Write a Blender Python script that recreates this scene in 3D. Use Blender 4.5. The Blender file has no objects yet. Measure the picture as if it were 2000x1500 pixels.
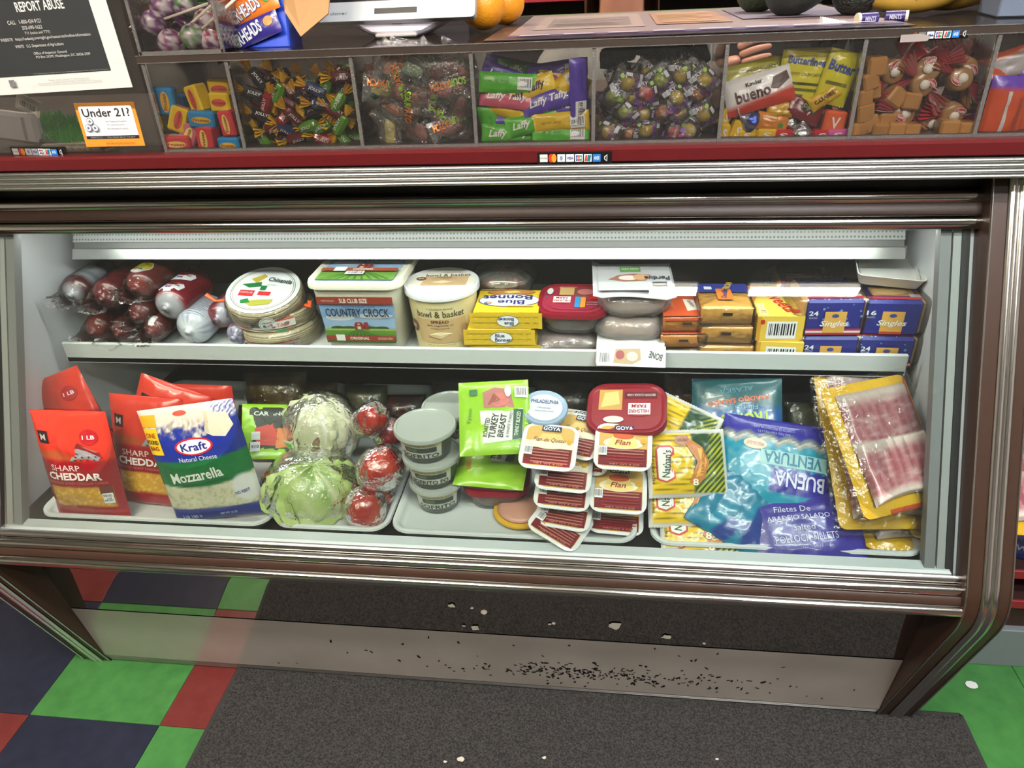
import bpy, bmesh, math, random
import numpy as np
from mathutils import Vector, Matrix, Euler
random.seed(7)
sc = bpy.context.scene
COL = sc.collection
PI = math.pi

# ------------------------------------------------------------------ camera
PITCH, YAW, ROLL, FPX, CAMH = 0.525065, -0.139042, -0.0495827, 1416.97, 1.377916
def _cam_axes():
    cy, sy = math.cos(YAW), math.sin(YAW)
    fwd = Vector((sy*math.cos(PITCH), cy*math.cos(PITCH), -math.sin(PITCH)))
    right = Vector((cy, -sy, 0)); up = right.cross(fwd)
    c, s = math.cos(ROLL), math.sin(ROLL)
    return c*right + s*up, -s*right + c*up, fwd
CR, CU, CF = _cam_axes()
cam = bpy.data.cameras.new('camera'); camo = bpy.data.objects.new('camera', cam); COL.objects.link(camo)
cam.sensor_fit = 'HORIZONTAL'; cam.sensor_width = 36; cam.lens = FPX*36/2000; cam.clip_start = .02
mw = Matrix((CR, CU, -CF)).transposed().to_4x4(); mw.translation = (0, 0, CAMH)
camo.matrix_world = mw; sc.camera = camo
def at(px, py, y=None, z=None, x=None):
    """point of the place seen at a photo pixel, at a given real depth (or height, or side)"""
    d = CR*((px-1000)/FPX) - CU*((py-750)/FPX) + CF
    o = Vector((0, 0, CAMH))
    t = (y-o.y)/d.y if y is not None else ((z-o.z)/d.z if z is not None else (x-o.x)/d.x)
    return o + d*t

# ------------------------------------------------------------------ world, exposure
sc.view_settings.view_transform = 'Standard'; sc.view_settings.look = 'None'
sc.view_settings.gamma = 1; sc.view_settings.use_curve_mapping = False
sc.view_settings.exposure = 0.0
w = bpy.data.worlds.new('world'); sc.world = w; w.use_nodes = True
w.node_tree.nodes['Background'].inputs[0].default_value = (.8, .86, 1, 1)
w.node_tree.nodes['Background'].inputs[1].default_value = .25
try:
    sc.cycles.transparent_max_bounces = 20; sc.cycles.max_bounces = 4; sc.cycles.diffuse_bounces = 2; sc.cycles.glossy_bounces = 3
    sc.cycles.caustics_reflective = False; sc.cycles.caustics_refractive = False
    sc.cycles.sample_clamp_indirect = 4
except Exception: pass
sc.cycles.adaptive_threshold = .08; sc.cycles.use_light_tree = False
LAMP = 9.0       # glow of the ceiling tubes
LAMPW = 31.0     # watts of a four foot ceiling lamp
CASEW = 1.75      # watts of the strip lamp inside the case

# ------------------------------------------------------------------ materials
def lin(c):
    r = []
    for v in c[:3]:
        v = v/255
        r.append(v/12.92 if v <= .04045 else ((v+.055)/1.055)**2.4)
    return tuple(r) + (1,)
_M = {}
def mat(name, rgb, rough=.5, metal=0, bump=None, var=None, coat=0, spec=.5, trans=0, emit=None, sss=0):
    """bump=(scale,strength,dist)  var=(scale,rgb2,contrast)"""
    if name in _M: return _M[name]
    m = bpy.data.materials.new(name); m.use_nodes = True; _M[name] = m
    nt = m.node_tree; b = nt.nodes['Principled BSDF']
    b.inputs['Base Color'].default_value = lin(rgb); b.inputs['Roughness'].default_value = rough
    b.inputs['Metallic'].default_value = metal; b.inputs['Specular IOR Level'].default_value = spec
    b.inputs['Coat Weight'].default_value = coat; b.inputs['Coat Roughness'].default_value = .08
    b.inputs['Transmission Weight'].default_value = trans
    if emit: b.inputs['Emission Color'].default_value = lin(rgb); b.inputs['Emission Strength'].default_value = emit
    if sss: b.inputs['Subsurface Weight'].default_value = sss; b.inputs['Subsurface Radius'].default_value = (.01, .004, .002)
    tc = nt.nodes.new('ShaderNodeTexCoord')
    if var:
        n = nt.nodes.new('ShaderNodeTexNoise'); n.inputs['Scale'].default_value = var[0]; n.inputs['Detail'].default_value = 5
        nt.links.new(tc.outputs['Object'], n.inputs['Vector'])
        r = nt.nodes.new('ShaderNodeValToRGB'); k = var[2] if len(var) > 2 else .2
        r.color_ramp.elements[0].position = .5-k; r.color_ramp.elements[1].position = .5+k
        r.color_ramp.elements[0].color = lin(rgb); r.color_ramp.elements[1].color = lin(var[1])
        nt.links.new(n.outputs['Fac'], r.inputs['Fac']); nt.links.new(r.outputs['Color'], b.inputs['Base Color'])
    if bump: add_bump(nt, tc, b, bump)
    return m
def add_bump(nt, tc, b, bump):
    n = nt.nodes.new('ShaderNodeTexNoise'); n.inputs['Scale'].default_value = bump[0]; n.inputs['Detail'].default_value = 4
    nt.links.new(tc.outputs['Object'], n.inputs['Vector'])
    bp = nt.nodes.new('ShaderNodeBump'); bp.inputs['Strength'].default_value = bump[1]
    bp.inputs['Distance'].default_value = bump[2] if len(bump) > 2 else .002
    nt.links.new(n.outputs['Fac'], bp.inputs['Height']); nt.links.new(bp.outputs['Normal'], b.inputs['Normal'])
def C(r, g, b, rough=.42):
    return mat('print_%02x%02x%02x_%d' % (r, g, b, rough*100), (r, g, b), rough)
def vmat(name, rough=.35, bump=None, coat=0, metal=0):
    """printed surface: colour read from the mesh's own colour attribute"""
    if name in _M: return _M[name]
    m = mat(name, (255, 255, 255), rough, metal, bump, None, coat)
    nt = m.node_tree; a = nt.nodes.new('ShaderNodeAttribute'); a.attribute_name = 'Col'
    nt.links.new(a.outputs['Color'], nt.nodes['Principled BSDF'].inputs['Base Color'])
    return m
def clear(name, tint=(255, 255, 255), refl=.06, rough=.03, bump=None, haze=0, hazecol=(220, 225, 225)):
    """thin clear sheet: transparent, with a fresnel sheen and a little haze"""
    if name in _M: return _M[name]
    m = bpy.data.materials.new(name); m.use_nodes = True; _M[name] = m
    nt = m.node_tree; N = nt.nodes; L = nt.links; N.clear()
    out = N.new('ShaderNodeOutputMaterial'); tr = N.new('ShaderNodeBsdfTransparent'); gl = N.new('ShaderNodeBsdfGlossy')
    tr.inputs[0].default_value = lin(tint); gl.inputs['Roughness'].default_value = rough
    fr = N.new('ShaderNodeFresnel'); fr.inputs['IOR'].default_value = 1.45
    ad = N.new('ShaderNodeMath'); ad.operation = 'MULTIPLY_ADD'; ad.inputs[1].default_value = .8; ad.inputs[2].default_value = refl-.03
    L.new(fr.outputs[0], ad.inputs[0])
    mx = N.new('ShaderNodeMixShader'); L.new(ad.outputs[0], mx.inputs[0]); L.new(tr.outputs[0], mx.inputs[1]); L.new(gl.outputs[0], mx.inputs[2])
    last = mx
    if haze:
        df = N.new('ShaderNodeBsdfDiffuse'); df.inputs[0].default_value = lin(hazecol)
        m2 = N.new('ShaderNodeMixShader'); m2.inputs[0].default_value = haze
        L.new(mx.outputs[0], m2.inputs[1]); L.new(df.outputs[0], m2.inputs[2]); last = m2
    if bump:
        tc = N.new('ShaderNodeTexCoord'); n = N.new('ShaderNodeTexNoise'); n.inputs['Scale'].default_value = bump[0]; n.inputs['Detail'].default_value = 3
        L.new(tc.outputs['Object'], n.inputs['Vector'])
        bp = N.new('ShaderNodeBump'); bp.inputs['Strength'].default_value = bump[1]; bp.inputs['Distance'].default_value = bump[2] if len(bump) > 2 else .004
        L.new(n.outputs['Fac'], bp.inputs['Height']); L.new(bp.outputs['Normal'], gl.inputs['Normal']); L.new(bp.outputs['Normal'], fr.inputs['Normal'])
    L.new(last.outputs[0], out.inputs[0])
    return m

# ------------------------------------------------------------------ mesh building
def arr(p): return np.asarray(p, float).reshape(-1, 3)
class MB:
    """collects pieces of ONE part; build() links them as one mesh object"""
    def __init__(s): s.V = []; s.F = []; s.I = []; s.C = []; s.n = 0; s.mats = []; s.col = False
    def mi(s, m):
        if m not in s.mats: s.mats.append(m)
        return s.mats.index(m)
    def add(s, v, f, m, col=None):
        v = arr(v); i = s.mi(m)
        s.V.append(v); s.F += [tuple(int(k)+s.n for k in q) for q in f]; s.I += [i]*len(f)
        if col is None: c = np.ones((len(v), 4))
        else: s.col = True; c = np.ones((len(v), 4)); c[:, :3] = col
        s.C.append(c); s.n += len(v); return s
    def hull(s, pts, m):
        bm = bmesh.new()
        for p in pts: bm.verts.new(p)
        r = bmesh.ops.convex_hull(bm, input=bm.verts)
        bmesh.ops.delete(bm, geom=[v for v in bm.verts if not v.link_faces], context='VERTS')
        bm.verts.index_update()
        s.add([v.co[:] for v in bm.verts], [[v.index for v in f.verts] for f in bm.faces], m); bm.free(); return s
    def box(s, c, d, m, b=0):
        x, y, z = d[0]/2, d[1]/2, d[2]/2
        if b:
            b = min(b, x*.9, y*.9, z*.9); P = []
            for i in (-1, 1):
                for j in (-1, 1):
                    for k in (-1, 1):
                        P += [(i*x, j*(y-b), k*(z-b)), (i*(x-b), j*y, k*(z-b)), (i*(x-b), j*(y-b), k*z)]
            return s.hull([(p[0]+c[0], p[1]+c[1], p[2]+c[2]) for p in P], m)
        V = [(c[0]+i*x, c[1]+j*y, c[2]+k*z) for i in (-1, 1) for j in (-1, 1) for k in (-1, 1)]
        return s.add(V, [(0, 1, 3, 2), (4, 6, 7, 5), (0, 4, 5, 1), (2, 3, 7, 6), (0, 2, 6, 4), (1, 5, 7, 3)], m)
    def loft(s, rings, m, closed=True, caps=(True, True), col=None):
        n = len(rings[0]); k = len(rings); V = np.concatenate([arr(r) for r in rings]); F = []
        for a in range(k-1):
            for i in range(n if closed else n-1):
                j = (i+1) % n; F.append((a*n+i, a*n+j, (a+1)*n+j, (a+1)*n+i))
        if closed and caps[0]: F.append(tuple(range(n))[::-1])
        if closed and caps[1]: F.append(tuple((k-1)*n+i for i in range(n)))
        return s.add(V, F, m, col)
    def lathe(s, prof, m, n=24, c=(0, 0, 0), caps=(True, True), axis='z', col=None):
        R = []
        for r, z in prof:
            a = np.linspace(0, 2*PI, n, endpoint=False)
            x, y, zz = r*np.cos(a), r*np.sin(a), np.full(n, z)
            q = np.stack([x, y, zz], 1) if axis == 'z' else (np.stack([x, zz, y], 1)[::-1] if axis == 'y' else np.stack([zz, x, y], 1))
            R.append(q+np.array(c))
        return s.loft(R, m, True, caps, col)
    def tube(s, pts, rad, m, n=8, caps=(True, True)):
        pts = [Vector(p) for p in pts]; R = []
        rad = rad if hasattr(rad, '__len__') else [rad]*len(pts)
        u = None
        for i, p in enumerate(pts):
            t = (pts[min(i+1, len(pts)-1)]-pts[max(i-1, 0)]).normalized()
            if u is None: u = t.orthogonal().normalized()
            u = (u-t*u.dot(t)).normalized(); v = t.cross(u)
            R.append([p+rad[i]*(math.cos(a)*u+math.sin(a)*v) for a in np.linspace(0, 2*PI, n, endpoint=False)])
        return s.loft(R, m, True, caps)
    def grid(s, P, m, col=None):
        nv, nu = P.shape[:2]; F = []
        for a in range(nv-1):
            for b in range(nu-1): F.append((a*nu+b, a*nu+b+1, (a+1)*nu+b+1, (a+1)*nu+b))
        return s.add(P.reshape(-1, 3), F, m, None if col is None else np.asarray(col).reshape(-1, 3))
    def extr(s, prof, x0, x1, m, caps=True):
        return s.loft([[(x0, y, z) for y, z in prof], [(x1, y, z) for y, z in prof]], m, True, (caps, caps))
    def mesh(s, name, smooth=False):
        me = bpy.data.meshes.new(name); V = np.concatenate(s.V) if s.V else np.zeros((0, 3))
        me.from_pydata(V.tolist(), [], s.F)
        for m in s.mats: me.materials.append(m)
        me.polygons.foreach_set('material_index', s.I)
        if s.col:
            a = me.color_attributes.new('Col', 'FLOAT_COLOR', 'POINT'); a.data.foreach_set('color', np.concatenate(s.C).ravel())
        if smooth: me.polygons.foreach_set('use_smooth', [True]*len(s.F))
        me.update(); return me
    def build(s, name, parent=None, loc=(0, 0, 0), rot=(0, 0, 0), smooth=False, sharp=None):
        me = s.mesh(name, smooth)
        if smooth and sharp:
            try: me.set_sharp_from_angle(angle=math.radians(sharp))
            except Exception: pass
        o = bpy.data.objects.new(name, me); COL.objects.link(o)
        o.parent = parent; o.location = loc; o.rotation_euler = rot
        return o
def rad(*a): return tuple(math.radians(v) for v in a)
def tag(o, label=None, cat=None, group=None, kind=None):
    if label: o['label'] = label
    if cat: o['category'] = cat
    if group: o['group'] = group
    if kind: o['kind'] = kind
    return o
def thing(name, label, cat, loc=(0, 0, 0), rot=(0, 0, 0), group=None):
    o = bpy.data.objects.new(name, None); COL.objects.link(o); o.empty_display_size = .02
    o.location = loc; o.rotation_euler = rot
    return tag(o, label, cat, group)
KIDS = {}
def dup(root, loc, rot=None, label=None, group=None, scale=None):
    def cp(o, par):
        c = o.copy(); COL.objects.link(c); c.parent = par
        for ch in o.children: cp(ch, c)
        return c
    r = cp(root, None); r.location = loc
    if rot is not None: r.rotation_euler = rot
    if scale: r.scale = scale if hasattr(scale, '__len__') else (scale,)*3
    if label: r['label'] = label
    if group: r['group'] = group
    return r
def rrect(w, h, r, k=5):
    P = []
    for cx, cy, a0 in ((w/2-r, h/2-r, 0), (-w/2+r, h/2-r, 90), (-w/2+r, -h/2+r, 180), (w/2-r, -h/2+r, 270)):
        for i in range(k+1):
            a = math.radians(a0+90*i/k); P.append((cx+r*math.cos(a), cy+r*math.sin(a)))
    return P
def ring(P, z, s=1): return [(x*s, y*s, z) for x, y in P]
# value noise
_rng = np.random.default_rng(3); _NT = _rng.random((64, 64))
def vnoise(u, v, oct=3):
    u = np.asarray(u, float); v = np.asarray(v, float); t = 0; a = 1; tot = 0
    for o in range(oct):
        iu = np.floor(u).astype(int); iv = np.floor(v).astype(int); fu = u-iu; fv = v-iv
        fu = fu*fu*(3-2*fu); fv = fv*fv*(3-2*fv); g = lambda i, j: _NT[i % 64, j % 64]
        t = t + a*((g(iu, iv)*(1-fu)+g(iu+1, iv)*fu)*(1-fv)+(g(iu, iv+1)*(1-fu)+g(iu+1, iv+1)*fu)*fv)
        tot += a; a *= .5; u = u*2.03+7.1; v = v*2.03+3.7
    return t/tot

# ------------------------------------------------------------------ lettering
_T = {}
_TS = bpy.data.scenes.new('lettering')
def _prep(strings):
    obs = []
    for s, b in strings:
        if (s, b) in _T: continue
        cu = bpy.data.curves.new('t', 'FONT'); cu.body = s; cu.resolution_u = 2; cu.align_x = 'CENTER'; cu.offset = b*.022
        cu.fill_mode = 'FRONT'
        o = bpy.data.objects.new('t', cu); _TS.collection.objects.link(o); obs.append(((s, b), o))
    vl = _TS.view_layers[0]; vl.update(); dg = vl.depsgraph
    for k, o in obs:
        me = bpy.data.meshes.new_from_object(o.evaluated_get(dg))
        V = np.array([v.co[:2] for v in me.vertices]) if len(me.vertices) else np.zeros((1, 2))
        F = [tuple(p.vertices) for p in me.polygons]
        V = V-(V.max(0)+V.min(0))/2
        _T[k] = (V, F); bpy.data.meshes.remove(me)
    for k, o in obs:
        cu = o.data; bpy.data.objects.remove(o); bpy.data.curves.remove(cu)
def text(s, b=0):
    if (s, b) not in _T: _prep([(s, b)])
    return _T[(s, b)]

# ------------------------------------------------------------------ print on surfaces: S(u, v, off) -> points
def flat(o, ux, uy):
    o = np.array(o, float); ux = np.array(ux, float); uy = np.array(uy, float); n = np.cross(ux, uy)
    f = lambda u, v, off=0: o+np.outer(u, ux)+np.outer(v, uy)+np.outer(np.zeros(len(np.atleast_1d(u)))+off, n)
    f.flat = True; return f
def cyl(r0, r1, z0, z1, c=(0, 0, 0)):
    """front (-y) of a tapering round tub; u = arc length, v = height"""
    rm = (r0+r1)/2
    def f(u, v, off=0):
        u = np.asarray(u, float); v = np.asarray(v, float); r = r0+(r1-r0)*(v-z0)/(z1-z0)+off; a = u/rm
        return np.stack([c[0]+r*np.sin(a), c[1]-r*np.cos(a), c[2]+v], 1)
    f.flat = False; return f
ST = .00022
def art(mb, S, items, lay=1):
    """items: ('r',x0,y0,x1,y1,col) ('e',cx,cy,rx,ry,col) ('p',pts,col) ('t',text,cx,cy,width,col[,h[,rot[,bold[,shear]]]])
       ('bar',cx,cy,w,h) barcode"""
    fl = getattr(S, 'flat', False); d = .004
    for it in items:
        k = it[0]; off = lay*ST; lay += 1
        if k == 'r':
            x0, y0, x1, y1, c = it[1:6]
            nx = 1 if fl else max(1, int(abs(x1-x0)/d)); ny = 1 if fl else max(1, int(abs(y1-y0)/d))
            U, Vv = np.meshgrid(np.linspace(x0, x1, nx+1), np.linspace(y0, y1, ny+1))
            mb.grid(S(U.ravel(), Vv.ravel(), off).reshape(ny+1, nx+1, 3), C(*c))
        elif k in 'ep':
            if k == 'e':
                cx, cy, rx, ry, c = it[1:6]; a = np.linspace(0, 2*PI, 28, endpoint=False)
                P = np.stack([cx+rx*np.cos(a), cy+ry*np.sin(a)], 1)
                if len(it) > 6:
                    t = math.radians(it[6]); q = P-[cx, cy]; P = np.stack([cx+q[:, 0]*math.cos(t)-q[:, 1]*math.sin(t), cy+q[:, 0]*math.sin(t)+q[:, 1]*math.cos(t)], 1)
            else: P = np.array(it[1], float); c = it[2]
            cen = P.mean(0); n = len(P); kr = 1 if fl else max(1, int(np.abs(P-cen).max()/.006))
            pts = [cen[None]]+[cen+(P-cen)*(j+1)/kr for j in range(kr)]; Q = np.concatenate(pts)
            F = [(0, 1+i, 1+(i+1) % n) for i in range(n)]
            for j in range(kr-1):
                F += [(1+j*n+i, 1+(j+1)*n+i, 1+(j+1)*n+(i+1) % n, 1+j*n+(i+1) % n) for i in range(n)]
            mb.add(S(Q[:, 0], Q[:, 1], off), F, C(*c))
        elif k == 't':
            s, cx, cy, wd, c = it[1:6]; h = it[6] if len(it) > 6 else None; ro = it[7] if len(it) > 7 else 0
            bo = it[8] if len(it) > 8 else 0; sh = it[9] if len(it) > 9 else 0
            V, F = text(s, bo)
            if not F: continue
            ext = np.maximum(V.max(0)-V.min(0), 1e-6); sx = wd/ext[0]; sy = h/ext[1] if h else sx
            Q = V*[sx, sy]; Q = np.stack([Q[:, 0]+sh*Q[:, 1], Q[:, 1]], 1); t = math.radians(ro)
            Q = np.stack([cx+Q[:, 0]*math.cos(t)-Q[:, 1]*math.sin(t), cy+Q[:, 0]*math.sin(t)+Q[:, 1]*math.cos(t)], 1)
            mb.add(S(Q[:, 0], Q[:, 1], off+ST), F, C(*c))
        elif k == 'bar':
            cx, cy, wd, h = it[1:5]; art(mb, S, [('r', cx-wd/2, cy-h/2, cx+wd/2, cy+h/2, (235, 235, 235))], lay-1)
            x = cx-wd*.43; rn = random.Random(int(abs(cx)*1e5)+3)
            while x < cx+wd*.4:
                b = wd*rn.choice((.02, .035, .05)); g = h*.38
                mb.add(S(np.array([x, x+b, x+b, x]), np.array([cy-g*.8, cy-g*.8, cy+g, cy+g]), off+ST), [(0, 1, 2, 3)], C(25, 25, 28)); x += b+wd*rn.choice((.03, .05))
    return mb
def label(parent, S, items, name='label', lay=1):
    host = parent
    if parent.type == 'EMPTY':          # print belongs to the part that carries it
        kids = [c for c in parent.children if c.type == 'MESH' and c.location.length < 1e-6]
        want = ('lid',) if name.startswith('lid') else (('label_sheet',) if name.startswith('label_sheet') else ('sleeve', 'casing', 'pouch', 'box', 'tub', 'sachet', 'wrapper'))
        host = next((c for w_ in want for c in kids if c.name.split('.')[0] == w_), kids[0] if kids else parent)
    return art(MB(), S, items, lay).build(name, host)
# ================================================================== THE ROOM
def struct(name, mb, parent=None, **k):
    o = mb.build(name, parent, **k)
    if parent is None: o['kind'] = 'structure'
    return o
M_green = mat('tile_green', (72, 132, 68), .4, var=(26, (52, 104, 52), .3), bump=(90, .12))
M_red = mat('tile_red', (112, 50, 46), .35, var=(30, (96, 34, 34), .3), bump=(90, .1))
M_navy = mat('tile_navy', (40, 44, 62), .35, var=(30, (28, 31, 46), .3), bump=(90, .1))
floor = struct('floor', MB().box((-.3, -.2, -.03), (6, 7, .05), mat('floor_base', (30, 30, 32), .8)))
TX0, TY0, TS = -.921, .878, .305
tm = {}
for k, m in (('g', M_green), ('r', M_red), ('n', M_navy)):
    tm[k] = MB().box((0, 0, -.0025), (TS-.0012, TS-.0012, .005), m, .0006).mesh('tile')
FIX = {(-1, 0): 'g', (-2, 0): 'n', (0, 0): 'r', (-1, -1): 'n', (-2, -1): 'r', (0, -1): 'g', (5, 0): 'g', (6, 0): 'g', (5, 1): 'r', (6, 1): 'r',
       (5, -1): 'g', (-3, 0): 'n', (-2, 1): 'n', (-3, 1): 'n', (-1, -2): 'n', (-2, -2): 'r', (0, -2): 'n', (-3, -1): 'g', (-3, -2): 'n', (-2, -3): 'g', (-1, -3): 'r', (0, -3): 'g', (-3, -3): 'r'}
rt = random.Random(5)
for i in range(-5, 8):
    for j in range(-6, 3):
        c = FIX.get((i, j)) or rt.choice('grn')
        o = bpy.data.objects.new('tile', tm[c]); COL.objects.link(o); o.parent = floor
        o.location = (TX0+(i+.5)*TS, TY0+(j+.5)*TS, 0)
M_wall = mat('wall_paint', (196, 190, 178), .8, bump=(60, .1))
struct('wall_back', MB().box((-.3, 3.05, 1.3), (6, .1, 2.7), mat('wall_dark', (46, 40, 38), .7, bump=(40, .15))))
struct('wall_left', MB().box((-3.25, -.2, 1.3), (.1, 6.4, 2.7), M_wall))
struct('wall_right', MB().box((2.65, -.2, 1.3), (.1, 6.4, 2.7), M_wall))
M_dw = mat('wall_front_paint', (150, 145, 140), .8)
wf = MB()
wx0, wx1, wz0, wz1 = .80, 1.50, 2.08, 2.47
for c, d in (((-1.2, -3.4, 1.3), (4.0, .1, 2.7)), ((2.05, -3.4, 1.3), (1.1, .1, 2.7)), ((1.15, -3.4, 1.015), (.7, .1, 2.13)), ((1.15, -3.4, 2.57), (.7, .1, .2))): wf.box(c, d, M_dw)
struct('wall_front', wf)
win = struct('window_1', MB().box((1.15, -3.4, wz0), (.72, .12, .03), mat('window_frame', (60, 60, 62), .5)).box((1.15, -3.4, wz1), (.72, .12, .03), _M['window_frame'])
             .box((wx0, -3.4, 2.275), (.03, .12, .4), _M['window_frame']).box((wx1, -3.4, 2.275), (.03, .12, .4), _M['window_frame'])
             .box((1.06, -3.4, 2.275), (.05, .1, .4), _M['window_frame']).box((1.3, -3.4, 2.275), (.07, .1, .4), _M['window_frame']))
MB().box((1.15, -3.43, 2.275), (.7, .006, .38), clear('window_glass', (240, 246, 255))).build('pane', win)
struct('ceiling', MB().box((-.3, -.2, 2.64), (6, 6.6, .06), mat('ceiling_tile', (236, 234, 228), .9, bump=(120, .2))))
# ceiling lamps
M_tube = mat('lamp_tube', (255, 246, 232), .4, emit=LAMP)
M_tube.cycles.emission_sampling = 'NONE'
def area(name, parent, sx, sy, watt, loc, rot=(0, 0, 0), col=(1, .95, .88)):
    l = bpy.data.lights.new(name, 'AREA'); l.shape = 'RECTANGLE'; l.size = sx; l.size_y = sy; l.energy = watt; l.color = col
    o = bpy.data.objects.new(name, l); COL.objects.link(o); o.parent = parent; o.location = loc; o.rotation_euler = rot; return o
M_lampbody = mat('lamp_body', (225, 225, 222), .5)
def lamp(x0, x1, y, lab, z=2.585, col=(1, .95, .88), up=0):
    t = thing('ceiling_lamp', lab, 'ceiling lamp', ((x0+x1)/2, y, z+.02), group='strip lamps on the ceiling')
    h = (x1-x0)/2
    area('lamp_light', t, 2*h, .1, LAMPW*(x1-x0)/1.2, (0, 0, -.04), col=col)
    if up:
        area('lamp_uplight', t, 2*h, .05, LAMPW*up, (0, 0, .03), rad(180, 0, 0), col)  # extra upward light, added to brighten the ceiling mirrored in the chrome
        for s in (-1, 1): MB().tube([(s*h*.8, 0, .015), (s*h*.8, 0, 2.61-z-.02)], .004, M_lampbody, 6).build('hanger', t)
    MB().box((0, 0, .004), (2*h+.04, .13, .022), M_lampbody, .006).build('housing', t)
    for s in (-1, 1):
        MB().lathe([(.013, -h), (.013, h)], M_tube, 12, (0, s*.032, -.02), axis='x').build('tube', t, smooth=True, sharp=40)
lamp(.29, .57, -1.72, 'short ceiling strip lamp mirrored left in the case glass')
lamp(.88, 1.50, -1.72, 'ceiling strip lamp mirrored right in the case glass')
for (x, y, n) in ((-1.0, .15, 'left before the case'), (.75, .15, 'right before the case'), (-1.0, 2.2, 'left behind the counter'), (.75, 2.2, 'right behind the counter'), (-1.0, -.42, 'left behind the camera'), (.75, -.42, 'right behind the camera')):  # pair behind the camera is added to brighten front wall and chrome rails
    lamp(x-.6, x+.6, y, 'four foot twin tube ceiling lamp ' + n, 2.36, (1, .88, .74) if x < 0 else (.97, .98, 1), .5 if y < 1 else 0)

# ================================================================== DISPLAY CASE
XL, XR = -1.127, .579
M_chrome = mat('chrome', (205, 203, 200), .09, 1, bump=(14, .03))
M_chrome2 = mat('chrome_worn', (200, 198, 195), .2, 1, bump=(220, .05, .0004))
M_alu = mat('ribbed_aluminium', (190, 190, 188), .28, 1, bump=(60, .08, .0006))
M_brown = mat('brown_trim', (54, 35, 25), .38, bump=(20, .03))
M_white = mat('case_white', (214, 216, 219), .4)
M_cream = mat('shelf_white', (205, 211, 210), .4)
M_black = mat('black_gap', (14, 13, 13), .6)
M_gask = mat('gasket_grey', (150, 152, 150), .5)
case = thing('display_case', 'chrome and brown refrigerated display case with slanted glass front', 'display case', (-.27, 1.4, 0))
CL = Vector((-.27, 1.4, 0))
def cpart(name, mb, parent=None, **k):
    """part of the case, given in room coordinates"""
    for i, v in enumerate(mb.V): mb.V[i] = v-np.array(CL)
    return mb.build(name, parent or case, **k)
GB, GT = np.array([.920, .497]), np.array([1.168, .992])      # glass bottom / top (y, z)
gd = (GT-GB)/np.linalg.norm(GT-GB); gn = np.array([-gd[1], gd[0]])   # along, outward
def band(a, d, n, s0, s1, h, bulge, back=.012, k=10, flute=0):
    P = []
    for i in range(k+1):
        s = i/k; o = h+bulge*math.sin(PI*s)**.8+flute*math.sin(2*PI*s)
        q = a+d*(s0+(s1-s0)*s)+n*o; P.append((q[0], q[1]))
    for s in (s1, s0):
        q = a+d*s-n*back; P.append((q[0], q[1]))
    return P[::-1]
def rails(a, d, n, spec):
    for nm, s0, s1, h, b, m in spec:
        cpart(nm, MB().extr(band(a, d, n, s0, s1, h, b), XL, XR, m), smooth=True, sharp=40)
rails(GT, gd, gn, (('chrome_rail', -.002, .021, .004, .007, M_chrome), ('brown_strip', .021, .038, .005, .001, M_brown), ('chrome_rail', .038, .061, .004, .007, M_chrome)))
bd = np.array([.892, .447])-GB; bl = np.linalg.norm(bd); bd = bd/bl; bn = np.array([bd[1], -bd[0]])
rails(GB, bd, bn, (('sill_trim', -.004, .008, .002, .002, M_chrome2), ('chrome_rail', .009, .029, .004, .007, M_chrome), ('brown_strip', .029, .043, .005, .001, M_brown), ('chrome_rail', .043, .062, .004, .007, M_chrome)))
# glass pane
g = MB(); q0, q1 = GB-gn*.004, GT-gn*.004
g.extr([(q0[0], q0[1]), (q1[0], q1[1]), (q1[0]-gn[0]*.005, q1[1]-gn[1]*.005), (q0[0]-gn[0]*.005, q0[1]-gn[1]*.005)], XL+.004, XR-.004, clear('case_glass', (248, 252, 250), .035, .015, haze=.005))
cpart('glass_pane', g)
for x in (XL+.012, XR-.012):   # gaskets up the sides of the pane
    for dx, w_, m in ((0, .012, M_black), (.013 if x < 0 else -.013, .012, M_gask), (.03 if x < 0 else -.03, .016, mat('gasket_dark', (118, 120, 120), .5))):
        p = [GB-gn*.012, GT-gn*.012, GT-gn*.03, GB-gn*.03]
        cpart('gasket', MB().extr([tuple(v) for v in p], x+dx-w_/2, x+dx+w_/2, m))
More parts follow.
